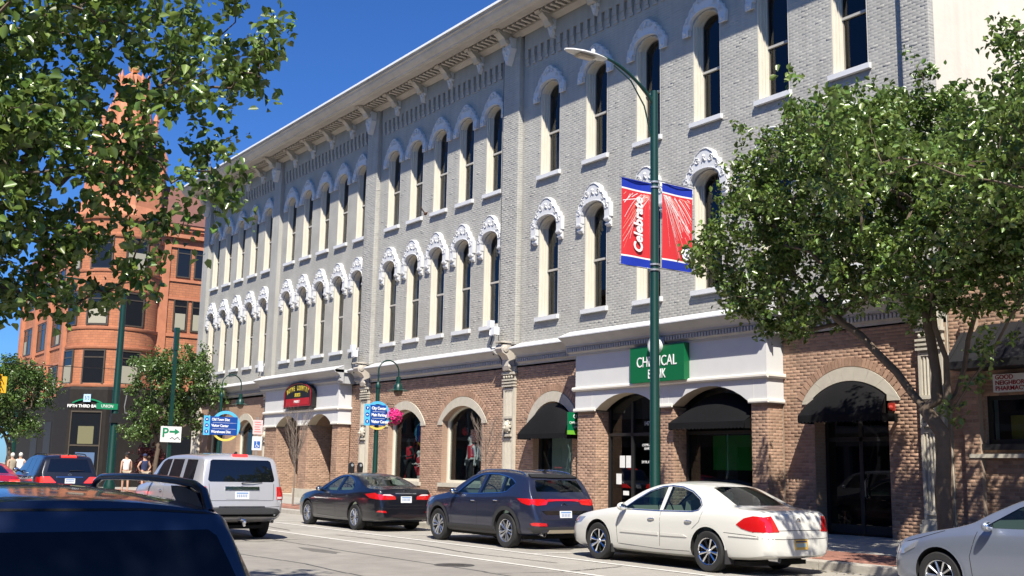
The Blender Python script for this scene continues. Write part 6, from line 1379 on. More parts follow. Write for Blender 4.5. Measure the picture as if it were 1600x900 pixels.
kia = dict(name='parked_car', L=4.48, W=1.86, fa=.91, ra=3.58, r=.355, ar=.41, tum=.40, style='kia', see=True, cab=(1.5,4.15), trim=T_grey,
    top=[(0,.70),(.05,.84),(.25,.96),(.7,1.03),(1.1,1.09),(1.35,1.17),(1.7,1.38),(2.05,1.53),(2.5,1.60),(3.1,1.605),(3.6,1.57),(3.95,1.51),(4.06,1.46),(4.2,1.26),(4.29,1.10),(4.36,.98),(4.42,.80),(4.48,.60)],
    sh=[(0,.66),(.3,.86),(1.1,.99),(1.6,1.03),(3.0,1.07),(3.8,1.11),(4.2,1.05),(4.36,.90),(4.48,.56)], bot=[(0,.28),(.4,.24),(2.2,.24),(4.1,.27),(4.48,.34)],
    plan=[(0,.62),(.1,.75),(.35,.86),(.8,.915),(1.5,.93),(3.4,.93),(4.0,.90),(4.3,.84),(4.45,.77),(4.48,.74)],
    win=[[(1.62,1.075),(1.80,1.20),(2.05,1.36),(2.32,1.46),(2.50,1.485),(2.46,1.09)],[(2.56,1.095),(2.62,1.49),(3.0,1.485),(3.26,1.455),(3.30,1.13)],[(3.36,1.135),(3.33,1.45),(3.55,1.40),(3.72,1.32),(3.52,1.16)]],
    rear=[(-.60,1.16),(.60,1.16),(.60,1.25),(.54,1.40),(-.54,1.40),(-.60,1.25)], front=[(-.68,1.14),(.68,1.14),(.54,1.50),(-.54,1.50)],
    seams=[[(1.50,.40),(1.46,.7),(1.60,1.05)],[(2.50,.36),(2.52,.7),(2.50,1.08)],[(1.52,.38),(3.20,.38)],[(3.34,1.12),(3.40,.95),(3.22,.82),(3.16,.6)]],
    rseams=[[(-.60,1.14),(-.66,.98),(-.60,.66),(-.55,.60),(.55,.60),(.60,.66),(.66,.98),(.60,1.14)]],
    chrome=[([(1.66,1.10),(1.82,1.225),(2.06,1.375),(2.33,1.478),(2.62,1.508),(3.0,1.503),(3.30,1.468),(3.58,1.41),(3.76,1.32),(3.54,1.145),(3.30,1.115),(2.5,1.08),(1.66,1.06)], .014, M_chrome)],
    ov=[('tail_light', [(3.96,1.02),(4.12,.93),(4.28,.89),(4.37,.90),(4.36,.99),(4.25,1.02)], 'y', 0, .008, M_tail), ('tail_light', [(.40,.97),(.46,.90),(.70,.88),(.80,.92),(.79,1.01),(.48,1.01)], 'x', 0, .010, M_tail), ('light_bar', [(-.42,.975),(.42,.975),(.42,1.01),(-.42,1.01)], 'x', 1, .010, M_tail),
        ('reflector', [(.50,.475),(.80,.485),(.82,.53),(.78,.55),(.52,.535)], 'x', 0, .010, M_tail), ('lower_bumper', [(-.76,.345),(.76,.345),(.84,.44),(.80,.46),(-.80,.46),(-.84,.44)], 'x', 1, .012, M_plastic), ('skid_plate', [(-.48,.352),(.48,.352),(.44,.40),(-.44,.40)], 'x', 1, .022, mat('skid_tan', (.35,.30,.22), .5)),
        ('sill_cladding', [(1.30,.27),(3.20,.27),(3.18,.42),(1.32,.41)], 'y', 0, .012, M_plastic), ('head_light', [(.10,.78),(.5,.86),(.66,.95),(.30,.93)], 'y', 0, .006, M_head), ('rear_spoiler', [(-.60,1.43),(.60,1.43),(.56,1.49),(-.56,1.49)], 'x', 1, .035, M_black), ('tail_gloss', [(-.50,.70),(.50,.70),(.60,.78),(-.60,.78)], 'x', 1, .004, M_tint)],
    clad=M_plastic, mirror=(1.66,1.11), mirror_m=P_blue, handles=[(2.36,.93),(3.22,.96)], plate=(.70,.08), badge=[(.90,.065,.035,M_chrome)], exhaust=(.52,.30), single=True,
    rails=(2.0,3.85,.60,.035,M_chrome), wiper=((0,1.17),(.35,1.19)), fin=3.7)
make_car(kia, 'dark slate blue crossover with red tail light bar parked between two sedans', 'car', -20.37, 14.22, P_blue)
golf = dict(kia); golf.update(L=4.26, W=1.79, fa=.86, ra=3.49, r=.315, ar=.365, tum=.40, style='vw', cab=(1.45,3.9), trim=T_grey,
    top=[(0,.58),(.05,.68),(.25,.79),(.7,.90),(1.05,.97),(1.25,1.03),(1.6,1.22),(2.0,1.39),(2.4,1.45),(3.0,1.45),(3.5,1.40),(3.8,1.33),(4.0,1.15),(4.15,.95),(4.22,.8),(4.26,.55)],
    sh=[(0,.54),(.3,.72),(1.0,.88),(1.5,.93),(3.0,.97),(3.7,1.0),(4.1,.85),(4.26,.52)], bot=[(0,.22),(.4,.18),(2.2,.18),(4.0,.22),(4.26,.28)],
    plan=[(0,.60),(.1,.72),(.35,.83),(.8,.885),(1.5,.895),(3.3,.895),(3.9,.86),(4.2,.76),(4.26,.72)],
    win=[[(1.50,.97),(1.68,1.08),(1.95,1.24),(2.2,1.33),(2.40,1.355),(2.36,.985)],[(2.46,.99),(2.5,1.355),(2.9,1.35),(3.2,1.30),(3.2,1.02)]],
    rear=[(-.56,1.02),(.56,1.02),(.50,1.28),(-.50,1.28)], front=[(-.66,1.06),(.66,1.06),(.54,1.36),(-.54,1.36)],
    seams=[[(1.36,.30),(1.33,.6),(1.44,.92)],[(2.40,.28),(2.42,.6),(2.40,.97)],[(1.38,.29),(3.1,.29)],[(.95,.905),(.6,.80),(.30,.72)]], rseams=[], chrome=[], 
    ov=[('head_light', [(.06,.56),(.10,.66),(.30,.72),(.56,.76),(.50,.66),(.30,.57)], 'y', 0, .008, M_head), ('tail_light', [(3.9,.82),(4.15,.80),(4.15,.92),(3.9,.95)], 'y', 0, .008, M_tail)], fov=[('head_light', [(.40,.57),(.68,.57),(.66,.68),(.42,.66)], .008, M_head), ('grille', [(.02,.60),(.36,.60),(.36,.64),(.02,.64)], .006, M_black)],
    mirror=(1.62,1.0), mirror_m=P_golf, handles=[(2.2,.82),(3.1,.84)], plate=None, badge=None, exhaust=(.5,.2)); golf.pop('clad'); golf.pop('rails'); golf.pop('wiper'); golf.pop('fin')
make_car(golf, 'pale silver hatchback at the right edge, front wheel and door mirror in view', 'car', -7.66, 14.15, P_golf)
M_rail = mat('rail_black_blue', (.004,.007,.02), .3, coat=.5)
near = dict(golf); near.update(name='car', L=4.6, ov=[], fov=[], see=False)
make_car(golf | dict(name='car', see=False), 'white car whose bonnet just shows in the bottom right corner', 'car', -2.65, 6.85, P_wh2)
pil = dict(name='suv', L=4.86, W=2.0, fa=.93, ra=3.70, r=.37, ar=.43, tum=.24, style='plain', see=False,
    top=[(0,.80),(.05,.95),(.25,1.07),(.8,1.12),(1.15,1.17),(1.4,1.27),(1.75,1.60),(2.0,1.74),(2.5,1.82),(3.3,1.84),(4.2,1.82),(4.52,1.79),(4.62,1.73),(4.72,1.45),(4.78,1.20),(4.82,1.0),(4.85,.75),(4.86,.62)],
    sh=[(0,.76),(.3,1.0),(1.1,1.09),(1.6,1.13),(3.0,1.15),(4.4,1.18),(4.70,1.12),(4.80,.95),(4.86,.58)], bot=[(0,.32),(.4,.28),(2.4,.28),(4.3,.36),(4.75,.46),(4.86,.52)],
    plan=[(0,.70),(.1,.82),(.35,.92),(.8,.985),(1.5,1.0),(4.0,1.0),(4.5,.985),(4.75,.95),(4.84,.90),(4.86,.86)],
    win=[[(1.75,1.20),(1.90,1.44),(2.10,1.64),(2.3,1.69),(2.62,1.69),(2.62,1.20)],[(2.72,1.20),(2.72,1.69),(3.45,1.69),(3.50,1.20)],[(3.72,1.22),(3.66,1.69),(4.30,1.68),(4.38,1.24)]],
    rear=[(-.74,1.27),(-.70,1.23),(.70,1.23),(.74,1.27),(.67,1.66),(.62,1.69),(-.62,1.69),(-.67,1.66)], front=[(-.72,1.24),(.72,1.24),(.62,1.68),(-.62,1.68)],
    seams=[[(1.60,.40),(1.56,.8),(1.70,1.15)],[(2.67,.38),(2.67,1.18)],[(3.60,1.18),(3.60,1.0),(3.30,.85),(3.2,.5)],[(1.6,.38),(3.3,.38)],[(4.25,.75),(4.25,1.2)]],
    rseams=[[(-.72,1.19),(-.70,.84),(.70,.84),(.72,1.19)],[(-.93,.72),(-.5,.70),(.5,.70),(.93,.72)]],
    ov=[('tail_light', [(4.60,.86),(4.80,.86),(4.78,1.13),(4.62,1.13)], 'y', 0, .008, M_tail), ('tail_light', [(.78,.86),(.915,.86),(.905,1.13),(.78,1.13)], 'x', 0, .012, M_tailon if False else M_tail), ('tail_lens', [(.79,.875),(.90,.875),(.90,.92),(.79,.92)], 'x', 0, .018, M_tailw),
        ('lower_bumper', [(-.80,.50),(.80,.50),(.88,.60),(.80,.67),(.62,.69),(-.62,.69),(-.80,.67),(-.88,.60)], 'x', 1, .012, M_plastic), ('plate_garnish', [(-.38,1.06),(.38,1.06),(.38,1.13),(-.38,1.13)], 'x', 1, .025, M_chrome), ('plate_recess', [(-.36,.87),(.36,.87),(.38,1.05),(-.38,1.05)], 'x', 1, .005, P_silver), ('brake_light', [(-.17,1.755),(.17,1.755),(.17,1.785),(-.17,1.785)], 'x', 1, .03, M_tailon), ('step_pad', [(-.52,.70),(.52,.70),(.50,.725),(-.50,.725)], 'x', 1, .014, M_plastic)],
    mirror=(1.75,1.22), handles=[(2.5,1.0),(3.4,1.02)], plate=(.95,.04), badge=[(1.095,.05,.05,M_chrome)], exhaust=(.72,.40), wiper=((.0,1.20),(.45,1.22)), fin=4.3)
suv, bvs, Xs = make_car(pil, 'boxy silver SUV seen from behind in the traffic lane, tow hitch fitted', 'SUV', -22.6-2.43, 9.0, P_silver)
k = MB(); k.tube([(Xs(4.7),0,.42),(Xs(4.98),0,.42),(Xs(5.0),0,.34),(Xs(5.04),0,.34)], .03, 8); k.ball((Xs(5.04),0,.40), .04, 8); k.tube([(Xs(5.0),-.06,.46),(Xs(5.02),.02,.44)], .02, 6); k.build('tow_hitch', M_chrome, suv, off=(0,0,0))
merc = dict(pil); merc.update(L=4.8, W=1.93, fa=.9, ra=3.8, tum=.33,
    top=[(0,.80),(.05,.93),(.25,1.03),(.8,1.10),(1.2,1.16),(1.5,1.32),(1.9,1.58),(2.3,1.70),(3.0,1.76),(3.8,1.74),(4.25,1.70),(4.4,1.62),(4.55,1.35),(4.65,1.12),(4.74,.98),(4.79,.75),(4.8,.60)],
    sh=[(0,.76),(.3,.96),(1.1,1.05),(1.6,1.08),(3.0,1.10),(4.3,1.12),(4.62,1.05),(4.74,.90),(4.8,.56)],
    plan=[(0,.68),(.1,.80),(.35,.90),(.8,.955),(1.5,.965),(4.0,.965),(4.4,.94),(4.7,.88),(4.8,.82)],
    win=[[(1.80,1.14),(2.05,1.42),(2.35,1.58),(2.72,1.60),(2.70,1.14)],[(2.8,1.14),(2.8,1.61),(3.4,1.60),(3.5,1.15)],[(3.6,1.16),(3.55,1.59),(4.05,1.54),(4.2,1.2)]],
    rear=[(-.68,1.17),(.68,1.17),(.56,1.58),(-.56,1.58)], front=[(-.70,1.2),(.70,1.2),(.58,1.6),(-.58,1.6)],
    ov=[('tail_light', [(4.3,.86),(4.7,.84),(4.7,1.0),(4.35,1.02)], 'y', 0, .008, M_tail), ('tail_light', [(.42,.84),(.88,.84),(.86,1.02),(.60,1.02)], 'x', 0, .012, M_tailon), ('boot_trim', [(-.40,1.0),(.40,1.0),(.40,1.03),(-.40,1.03)], 'x', 1, .012, M_chrome), ('brake_light', [(-.24,1.63),(.24,1.63),(.22,1.67),(-.22,1.67)], 'x', 1, .03, M_tailon)],
    plate=(.90,.05), badge=[(1.08,.05,.05,M_chrome)], rseams=[], rails=(1.9,4.1,.60,.05,M_black)); 
make_car(merc, 'black SUV with brake lights lit, stopped in the traffic lane', 'SUV', -36.9-2.4, 8.94, P_dark, .08)
make_car(merc | dict(name='suv', rails=(1.9,4.1,.6,.02,M_black)), 'dark vehicle barely showing at the left edge beyond the red car', 'SUV', -48.2, 6.95, P_dark, .1)
rd = dict(lex); rd.update(name='car', see=False, style='plain', chrome=[], ov=[('tail_light', [(4.28,.92),(4.5,.80),(4.82,.74),(4.84,.92),(4.7,.96)], 'y', 0, .008, M_tailon), ('tail_light', [(.44,.74),(.74,.74),(.77,.94),(.50,.94)], 'x', 0, .010, M_tailon)])
make_car(rd, 'red car with brake lights lit at the left edge of the street', 'car', -34.1-2.45, 6.12, P_red, .1)
# near navy crossover
nv = dict(kia); nv.update(name='suv', L=4.5, see=False, style='plain', tum=.44,
    top=[(0,.70),(.05,.84),(.25,.94),(.7,1.0),(1.1,1.05),(1.35,1.12),(1.7,1.30),(2.05,1.42),(2.5,1.475),(3.1,1.485),(3.7,1.475),(4.1,1.455),(4.24,1.44),(4.30,1.37),(4.38,1.18),(4.43,1.0),(4.46,.85),(4.49,.70),(4.5,.58)],
    sh=[(0,.66),(.3,.84),(1.1,.94),(1.6,.98),(3.0,1.0),(3.8,1.02),(4.25,.99),(4.42,.86),(4.5,.54)], plan=[(0,.62),(.1,.75),(.35,.86),(.8,.90),(1.5,.91),(3.6,.91),(4.2,.89),(4.4,.85),(4.48,.80),(4.5,.78)],
    win=[[(1.62,1.02),(1.85,1.18),(2.1,1.30),(2.50,1.37),(2.46,1.02)],[(2.56,1.02),(2.60,1.37),(3.3,1.37),(3.36,1.04)],[(3.44,1.05),(3.40,1.36),(3.9,1.34),(4.05,1.08)]],
    rear=[(-.69,1.00),(.69,1.00),(.67,1.10),(.585,1.30),(.55,1.325),(-.55,1.325),(-.585,1.30),(-.67,1.10)], front=[(-.66,1.08),(.66,1.08),(.54,1.38),(-.54,1.38)],
    ov=[('tail_light', [(.70,.78),(.84,.78),(.82,1.0),(.74,1.02)], 'x', 0, .010, M_tail)], chrome=[], rseams=[[(-.72,1.38),(-.3,1.405),(.3,1.405),(.72,1.38)]], rails=(2.3,4.17,.60,.085,M_rail), tint=mat('black_rear_glass', (.002,.003,.006), .06, spec=.25), badge=None, plate=(.75,.05), wiper=None, fin=None); nv.pop('wiper'); nv.pop('fin')
nvo, bvn, Xn = make_car(nv, 'navy blue crossover close in front, rear window and raised roof rail', 'SUV', -4.25-2.25, 1.08, P_navy)
k = MB(); h = cast(bvn, Xn(4.02), 0, 'z', 1)[0]; k.ball((h.x,-.28,h.z+.02), .028, 10, sc=(1,1,1.3)); k.tube([(h.x-.0,-.28,h.z+.02),(h.x+.0,-.28,h.z-.01)], .02, 8); k.build('antenna_base', M_black, nvo, off=(0,0,0))
for sg_ in (-1, 1):   # broad foot that closes the rear of each rail
    hz = cast(bvn, Xn(4.1), sg_*.60, 'z', 1)[0].z; k = MB()
    k.prism([(Xn(3.72),hz+.085),(Xn(3.90),hz+.082),(Xn(4.06),hz+.06),(Xn(4.20),hz-.03),(Xn(3.86),hz-.01),(Xn(3.74),hz+.055)], sg_*.60-.022, sg_*.60+.022, 'y'); k.build('rail_foot', M_rail, nvo, off=(0,0,0))
sr = overlay(bvn, [(Xn(2.2),-.42),(Xn(3.5),-.42),(Xn(3.5),.42),(Xn(2.2),.42)], 'z', 1, .004); sr.materials.append(M_tint); sr.name = 'sunroof'; obj('sunroof', sr, nvo)
# ------------------------------------------------------------ trees
def leaf_mat(name, col, isl=.35):
    m = bpy.data.materials.new(name); m.use_nodes = True; N, L = nodes(m); b = N['Principled BSDF']; o = [n for n in N if n.type == 'OUTPUT_MATERIAL'][0]
    b.inputs['Roughness'].default_value = .30; b.inputs['Specular IOR Level'].default_value = .7
    g = N.new('ShaderNodeNewGeometry'); hs = N.new('ShaderNodeHueSaturation'); hs.inputs['Color'].default_value = (*col, 1)
    mr = N.new('ShaderNodeMapRange'); mr.inputs[3].default_value = 1-isl; mr.inputs[4].default_value = 1+isl*1.6; L.new(g.outputs['Random Per Island'], mr.inputs[0]); L.new(mr.outputs[0], hs.inputs['Value'])
    m2 = N.new('ShaderNodeMath'); m2.operation = 'MULTIPLY'; m2.inputs[1].default_value = 7.31; L.new(g.outputs['Random Per Island'], m2.inputs[0]); m3 = N.new('ShaderNodeMath'); m3.operation = 'FRACT'; L.new(m2.outputs[0], m3.inputs[0])
    mh = N.new('ShaderNodeMapRange'); mh.inputs[3].default_value = .475; mh.inputs[4].default_value = .515; L.new(m3.outputs[0], mh.inputs[0]); L.new(mh.outputs[0], hs.inputs['Hue'])
    L.new(hs.outputs[0], b.inputs['Base Color']); t = N.new('ShaderNodeBsdfTranslucent'); mx = N.new('ShaderNodeMixShader'); mx.inputs[0].default_value = .3
    L.new(hs.outputs[0], t.inputs[0]); L.new(b.outputs[0], mx.inputs[1]); L.new(t.outputs[0], mx.inputs[2]); L.new(mx.outputs[0], o.inputs[0]); return m
M_leaf = leaf_mat('pear_leaf', (.12, .19, .04)); M_leaf2 = leaf_mat('locust_leaf', (.085, .15, .035)); M_burg = leaf_mat('burgundy_leaf', (.13, .03, .035))
M_bark = mat('bark', (.115, .085, .062), .9, var=.25, vscale=9, bump=1.0, bscale=26); M_twig = mat('bare_twig', (.20, .16, .13), .9)
def leaves_mesh(P, size, M_, up=.35, name='foliage'):
    n = len(P); rg = NR
    nrm = rg.normal(size=(n, 3)); nrm[:, 2] = np.abs(nrm[:, 2])*.6+up; nrm /= np.linalg.norm(nrm, axis=1)[:, None]
    a = np.cross(nrm, rg.normal(size=(n, 3))); a /= np.linalg.norm(a, axis=1)[:, None]; a[:, 2] -= .25; a /= np.linalg.norm(a, axis=1)[:, None]
    b = np.cross(nrm, a); b /= np.linalg.norm(b, axis=1)[:, None]; s = size*rg.uniform(.45, 1.3, n)[:, None]
    V = np.zeros((n, 6, 3)); up_ = nrm*s*.18
    V[:, 0] = P-a*s*.5; V[:, 1] = P-a*s*.12+b*s*.34+up_; V[:, 2] = P+a*s*.22+b*s*.27+up_; V[:, 3] = P+a*s*.55-nrm*s*.10; V[:, 4] = P+a*s*.22-b*s*.27+up_; V[:, 5] = P-a*s*.12-b*s*.34+up_
    me = bpy.data.meshes.new(name); me.vertices.add(n*6); me.vertices.foreach_set('co', V.reshape(-1))
    F_ = np.array([(0,1,2,3),(0,3,4,5)]); Fc = (np.arange(n)[:, None, None]*6+F_[None]).reshape(-1)
    me.loops.add(n*8); me.loops.foreach_set('vertex_index', Fc); me.polygons.add(n*2); me.polygons.foreach_set('loop_start', np.arange(n*2)*4)
    me.update(calc_edges=True); me.materials.append(M_); return me
def tree(name, label, base, limbs, blobs, ncl, nleaf, lsize, M_, trunk_r=.2, spread=.26, kr=.012, group=None, bark=None, hollow=.45, up=.35, cat='tree'):
    """limbs: polylines of the main wood; clusters in the blobs hang off the nearest wood"""
    t = thing(name, label, cat, base, 0, group); bark = bark or M_bark
    nodes_, par = [], []
    def addl(pl, root):
        k = root
        for p in pl:
            p = Vector(p)
            if k >= 0 and (p-nodes_[k]).length > .55:
                a_ = nodes_[k].copy(); d_ = (p-a_).length; m_ = int(d_/.4)
                for i in range(1, m_): nodes_.append(a_.lerp(p, i/m_)+Vector(NR.normal(size=3)*.035*min(d_, 1.2))); par.append(k); k = len(nodes_)-1
            nodes_.append(p); par.append(k); k = len(nodes_)-1
        return k
    first = addl([base, Vector(base)+Vector((0, 0, .6))]+[Vector(p) for p in limbs[0]], -1); fixed = len(nodes_)
    for l in limbs[1:]:
        # start from nearest existing node
        s0 = min(range(len(nodes_)), key=lambda i: (nodes_[i]-Vector(l[0])).length); addl(l, s0)
    cl = []; vols = [b[3]*b[4]*b[5] for b in blobs]; tv = sum(vols)
    for b, v in zip(blobs, vols):
        for i in range(max(3, int(ncl*v/tv))):
            d = NR.normal(size=3); d /= np.linalg.norm(d); r_ = (hollow+(1-hollow)*NR.uniform()**.6); r_ *= 1+.10*NR.normal()
            cl.append(Vector((b[0]+d[0]*b[3]*r_, b[1]+d[1]*b[4]*r_, b[2]+d[2]*b[5]*r_)))
    top = nodes_[first]; cl.sort(key=lambda p: (p-top).length)
    for p in cl:
        arr = np.array([n[:] for n in nodes_[1:]]); d = np.linalg.norm(arr-np.array(p[:]), axis=1)+np.maximum(0, arr[:, 2]-p.z)*(.7 if nleaf else 2.5)
        j = int(np.argmin(d))+1; q = nodes_[j]; dist = (p-q).length; k = j
        if dist > .35:
            m_ = max(1, int(dist/.45))
            for i in range(1, m_+1):
                f = i/(m_+1); w_ = q.lerp(p, f)+Vector(NR.normal(size=3)*.05*dist)+Vector((0, 0, .10*dist*math.sin(f*PI)))
                nodes_.append(w_); par.append(k); k = len(nodes_)-1
        nodes_.append(p); par.append(k)
    cnt = [0.]*len(nodes_); kids = [[] for _ in nodes_]
    for i in range(len(nodes_)-1, 0, -1):
        cnt[i] += 1; cnt[par[i]] += cnt[i]; kids[par[i]].append(i)
    tot = cnt[0] or 1; rad = [max(.006 if nleaf else .0035, min(trunk_r, trunk_r*(c/tot)**.5)) for c in cnt]
    if True:
        b_ = MB()
        def walk(i, pts, rr):
            while True:
                pts.append(nodes_[i]); rr.append(rad[i])
                if not kids[i]: break
                ks = sorted(kids[i], key=lambda k: -cnt[k])
                for k in ks[1:]: st.append((k, i))
                i = ks[0]
            return pts, rr
        st = [(0, None)]
        while st:
            i, p_ = st.pop(); pts, rr = ([], []) if p_ is None else ([nodes_[p_]], [rad[i]*1.05])
            pts, rr = walk(i, pts, rr)
            if p_ is None: rr[0] *= 1.35; 
            b_.tube(pts, rr, 9 if rr[0] > .05 else 4)
        tr = b_.build('trunk', bark, t, 60)
    if nleaf:
        ends = [i for i in range(fixed, len(nodes_)) if rad[i] < .03]
        E_ = np.array([nodes_[i][:] for i in ends]); k = NR.integers(0, len(E_), nleaf); sub = NR.normal(size=(len(E_)*3, 3))*spread*.8
        P = E_[k]+sub[k*3+NR.integers(0, 3, nleaf)]+NR.normal(size=(nleaf, 3))*spread*.42-np.array(base)
        me = leaves_mesh(P, lsize, M_, up); obj('crown', me, t, 'stuff')
    return t
tree('street_tree', 'leafy pear tree with several limbs rising in front of the arched doorway', (-11.0, 16.6, .15),
     [[(-11.02,16.6,1.4),(-10.98,16.6,2.35)], [(-11.25,16.55,2.75),(-11.75,16.5,3.4),(-12.4,16.4,4.1),(-13.2,16.3,4.9),(-14.3,16.4,5.8)], [(-11.05,16.6,2.9),(-11.15,16.65,3.9),(-11.3,16.6,5.0),(-11.6,16.6,6.2)], [(-10.85,16.6,2.8),(-10.85,16.6,3.6),(-11.0,16.5,4.6),(-10.8,16.5,5.8)],
      [(-10.75,16.7,3.0),(-10.55,16.8,3.9),(-10.3,16.9,4.8),(-10.0,17,5.6)], [(-10.7,16.5,2.7),(-10.25,16.4,3.2),(-9.7,16.3,3.8),(-9.1,16.2,4.6)], [(-12.4,16.9,5.2),(-13.0,17.2,6.2),(-13.4,17.2,7.2)]],
     [(-12.7,16.6,6.9,2.3,2.2,1.75),(-14.9,16.5,6.2,1.35,1.5,1.25),(-11.4,16.7,7.2,1.4,2.0,1.35),(-13.9,16.4,5.0,1.7,1.4,.75),(-10.9,16.6,5.4,1.6,1.7,1.1),(-9.4,16.4,5.0,1.0,1.2,.9),(-11.4,16.3,4.75,1.2,1.1,.5),(-11.3,16.6,8.6,.35,.4,.45),(-12.9,16.5,8.3,.8,.8,.5)],
     620, 46000, .102, M_leaf, .128, .17)
tree('street_tree', 'pear tree at the right edge, crown running out of the picture', (-5.6, 16.7, .15),
     [[(-5.65,16.7,1.3),(-5.6,16.6,2.4)], [(-6.2,16.4,3.2),(-7.2,16.3,4.2),(-8.3,16.2,5.2)], [(-8.3,16.0,5.3),(-8.5,14.2,5.9),(-8.8,12.6,5.9)], [(-5.6,16.5,3.6),(-5.8,16.4,5.2),(-6,16.3,6.6)], [(-4.8,16.9,3.6),(-3.9,17,5.0)]],
     [(-6.8,16.2,6.3,3.3,3.2,2.0),(-4.0,16.8,6.8,2.6,2.6,2.0),(-9.1,16.3,6.0,1.2,1.8,1.4),(-6.8,13.9,6.2,1.9,1.5,1.3),(-7.2,16.4,8.2,1.8,1.8,.9),(-8.9,12.2,5.9,1.2,1.1,.8),(-9.8,18.5,7.1,1.3,1.2,1.3),(-8.7,18.7,5.0,1.3,1.0,.9)], 620, 50000, .102, M_leaf, .15, .19)
tree('street_tree', 'large pear tree overhanging from the left, branches across the sky', (-12.6, -3.4, .12),
     [[(-12.6,-3.4,1.4),(-12.5,-3.3,2.6)], [(-12.3,-2.6,3.6),(-12.0,-1.4,4.6),(-11.6,0.2,5.4),(-11.3,1.8,5.8),(-11.0,3.0,6.0)], [(-12.2,-2.8,3.5),(-11.9,-1.2,4.0),(-11.6,0.6,4.4),(-11.3,2.0,4.4)], [(-12.8,-3.1,4.2),(-12.7,-2.4,6.2),(-12.3,-1.2,8.0)], [(-13.4,-3.4,4.0),(-14,-3.2,5.6)], [(-13,-3.6,5),(-13.2,-3.8,7)]],
     [(-11.6,0.9,5.3,1.9,2.2,2.2),(-11.1,3.0,5.9,1.2,1.35,1.3),(-11.5,2.4,4.5,1.1,1.4,1.1),(-11.7,1.9,3.7,1.0,1.2,.75),(-12.8,-2.6,7.2,2.8,2.8,2.4),(-10.9,3.75,5.7,.6,.5,.6),(-10.9,3.4,4.5,.5,.5,.45),(-10.95,4.05,4.35,.4,.35,.35),(-11.15,3.5,4.7,.4,.5,.4),(-10.5,4.1,5.85,.35,.35,.35),(-11.45,2.9,3.55,.5,.6,.3),(-12.0,2.2,3.5,.9,.9,.6),(-11.8,1.5,3.2,.8,.7,.5)], 900, 46000, .108, M_leaf, .15, .16, hollow=.12)
tree('street_tree', 'pear tree added on the near kerb, unseen, to shade the navy crossover', (1.2, -4.6, .12),  # unseen crown added as a shadow caster for the navy crossover
     [[(1.2,-4.6,1.5),(1.1,-4.5,2.8)], [(.6,-3.8,4.0),(0,-3.0,5.2)], [(1.4,-4.4,4.2),(1.5,-4.2,6)]],
     [(-.2,-2.6,6.3,3.0,2.6,1.7),(1.4,-4.2,7.2,2.8,2.6,2.0),(-1.9,-1.7,6.4,1.5,1.5,1.1)], 260, 14000, .12, M_leaf, .22, .26)
tree('street_tree', 'smaller bright green tree behind the P parking sign', (-56.0, 17.6, .15),
     [[(-56.0,17.6,1.5),(-56,17.7,2.4)], [(-56.2,17.3,3.4),(-56.4,17,4.6)], [(-55.9,18.2,3.4),(-55.8,18.9,4.6)]],
     [(-56.2,17.4,5.8,1.5,1.5,1.5),(-55.9,18.9,5.8,1.5,1.4,1.5),(-56.0,20.1,5.2,1.1,1.0,.9),(-56.0,19.7,7.3,.6,.5,.7),(-56.5,16.9,3.4,1.2,1.1,.9),(-56,18.3,4.0,1.4,1.7,1.1)], 240, 12000, .15, M_leaf2, .11, .24, up=.2)
tree('street_tree', 'round green tree in front of the red building at the left edge', (-66.0, 12.6, .1),
     [[(-66,12.6,1.5),(-66,12.6,2.4)], [(-66.2,12.0,3.6)], [(-65.9,13.3,3.6)]],
     [(-66.0,12.6,5.4,2.0,1.6,1.7),(-66.0,13.8,5.6,1.3,1.1,1.1),(-66,11.2,4.5,1.5,1.3,1.5),(-66,12.8,3.6,1.5,1.2,.8)], 190, 12000, .16, M_leaf2, .13, .30)
tree('street_tree', 'hazy green tree far down the street at the left edge', (-112.0, 16.0, .1),
     [[(-112,16,1.5),(-112,16,3)]], [(-112,18,7.2,3,5,3.2),(-112,22.5,6.5,3,3,2.6)], 160, 8000, .34, M_leaf2, .22, .6)
tree('shrub', 'burgundy leaved shrub beside the pedestrians at the corner', (-57.2, 17.7, .15), [[(-57.2,17.7,.5),(-57.2,17.7,.8)]], [(-57.2,17.75,1.6,.8,.7,1.0)], 60, 3500, .10, M_burg, .05, .18, cat='shrub')
def sapling(label, x, y, z0, h, tr, spread, nb, seed):
    t = thing('bare_tree', label, 'tree', (x, y, z0)); rg = random.Random(seed); b = MB(); hb = h*.38
    b.tube([(0,0,0),(.02,.01,hb*.5),(0,.02,hb),(.02,.0,h*.7),(.0,.02,h)], [tr, tr*.85, tr*.7, tr*.35, .003], 7)
    for i in range(nb):
        q = rg.uniform(0, 2*PI); zs = hb*rg.uniform(.85, 1.0)+(h-hb)*.55*rg.random()**1.5; L_ = (h-zs)*rg.uniform(.55, .95); d = spread*rg.uniform(.5, 1)
        pts = [Vector((0, 0, zs))]
        for k in range(1, 7):
            f = k/6; pts.append(Vector((math.cos(q)*d*f**.75+rg.uniform(-.02,.02), math.sin(q)*d*f**.75+rg.uniform(-.02,.02), zs+L_*f)))
        b.tube(pts, [tr*.32*(1-.13*k) for k in range(7)], 4)
        for k in range(2, 7):
            for _ in range(2):
                p = pts[k-1].lerp(pts[k], rg.random()); q2 = q+rg.uniform(-1.2, 1.2); l = rg.uniform(.15, .38)*spread*1.6
                b.tube([p, p+Vector((math.cos(q2)*l*.4, math.sin(q2)*l*.4, l*.5)), p+Vector((math.cos(q2)*l*.6, math.sin(q2)*l*.6, l*1.1))], [.005,.004,.0025], 3)
    b.build('branches', M_twig, t, 60, off=(0,0,0)); return t
sapling('thin leafless sapling behind the silver SUV by the arched portico', -37.2, 16.7, .16, 3.7, .035, .62, 22, 3)
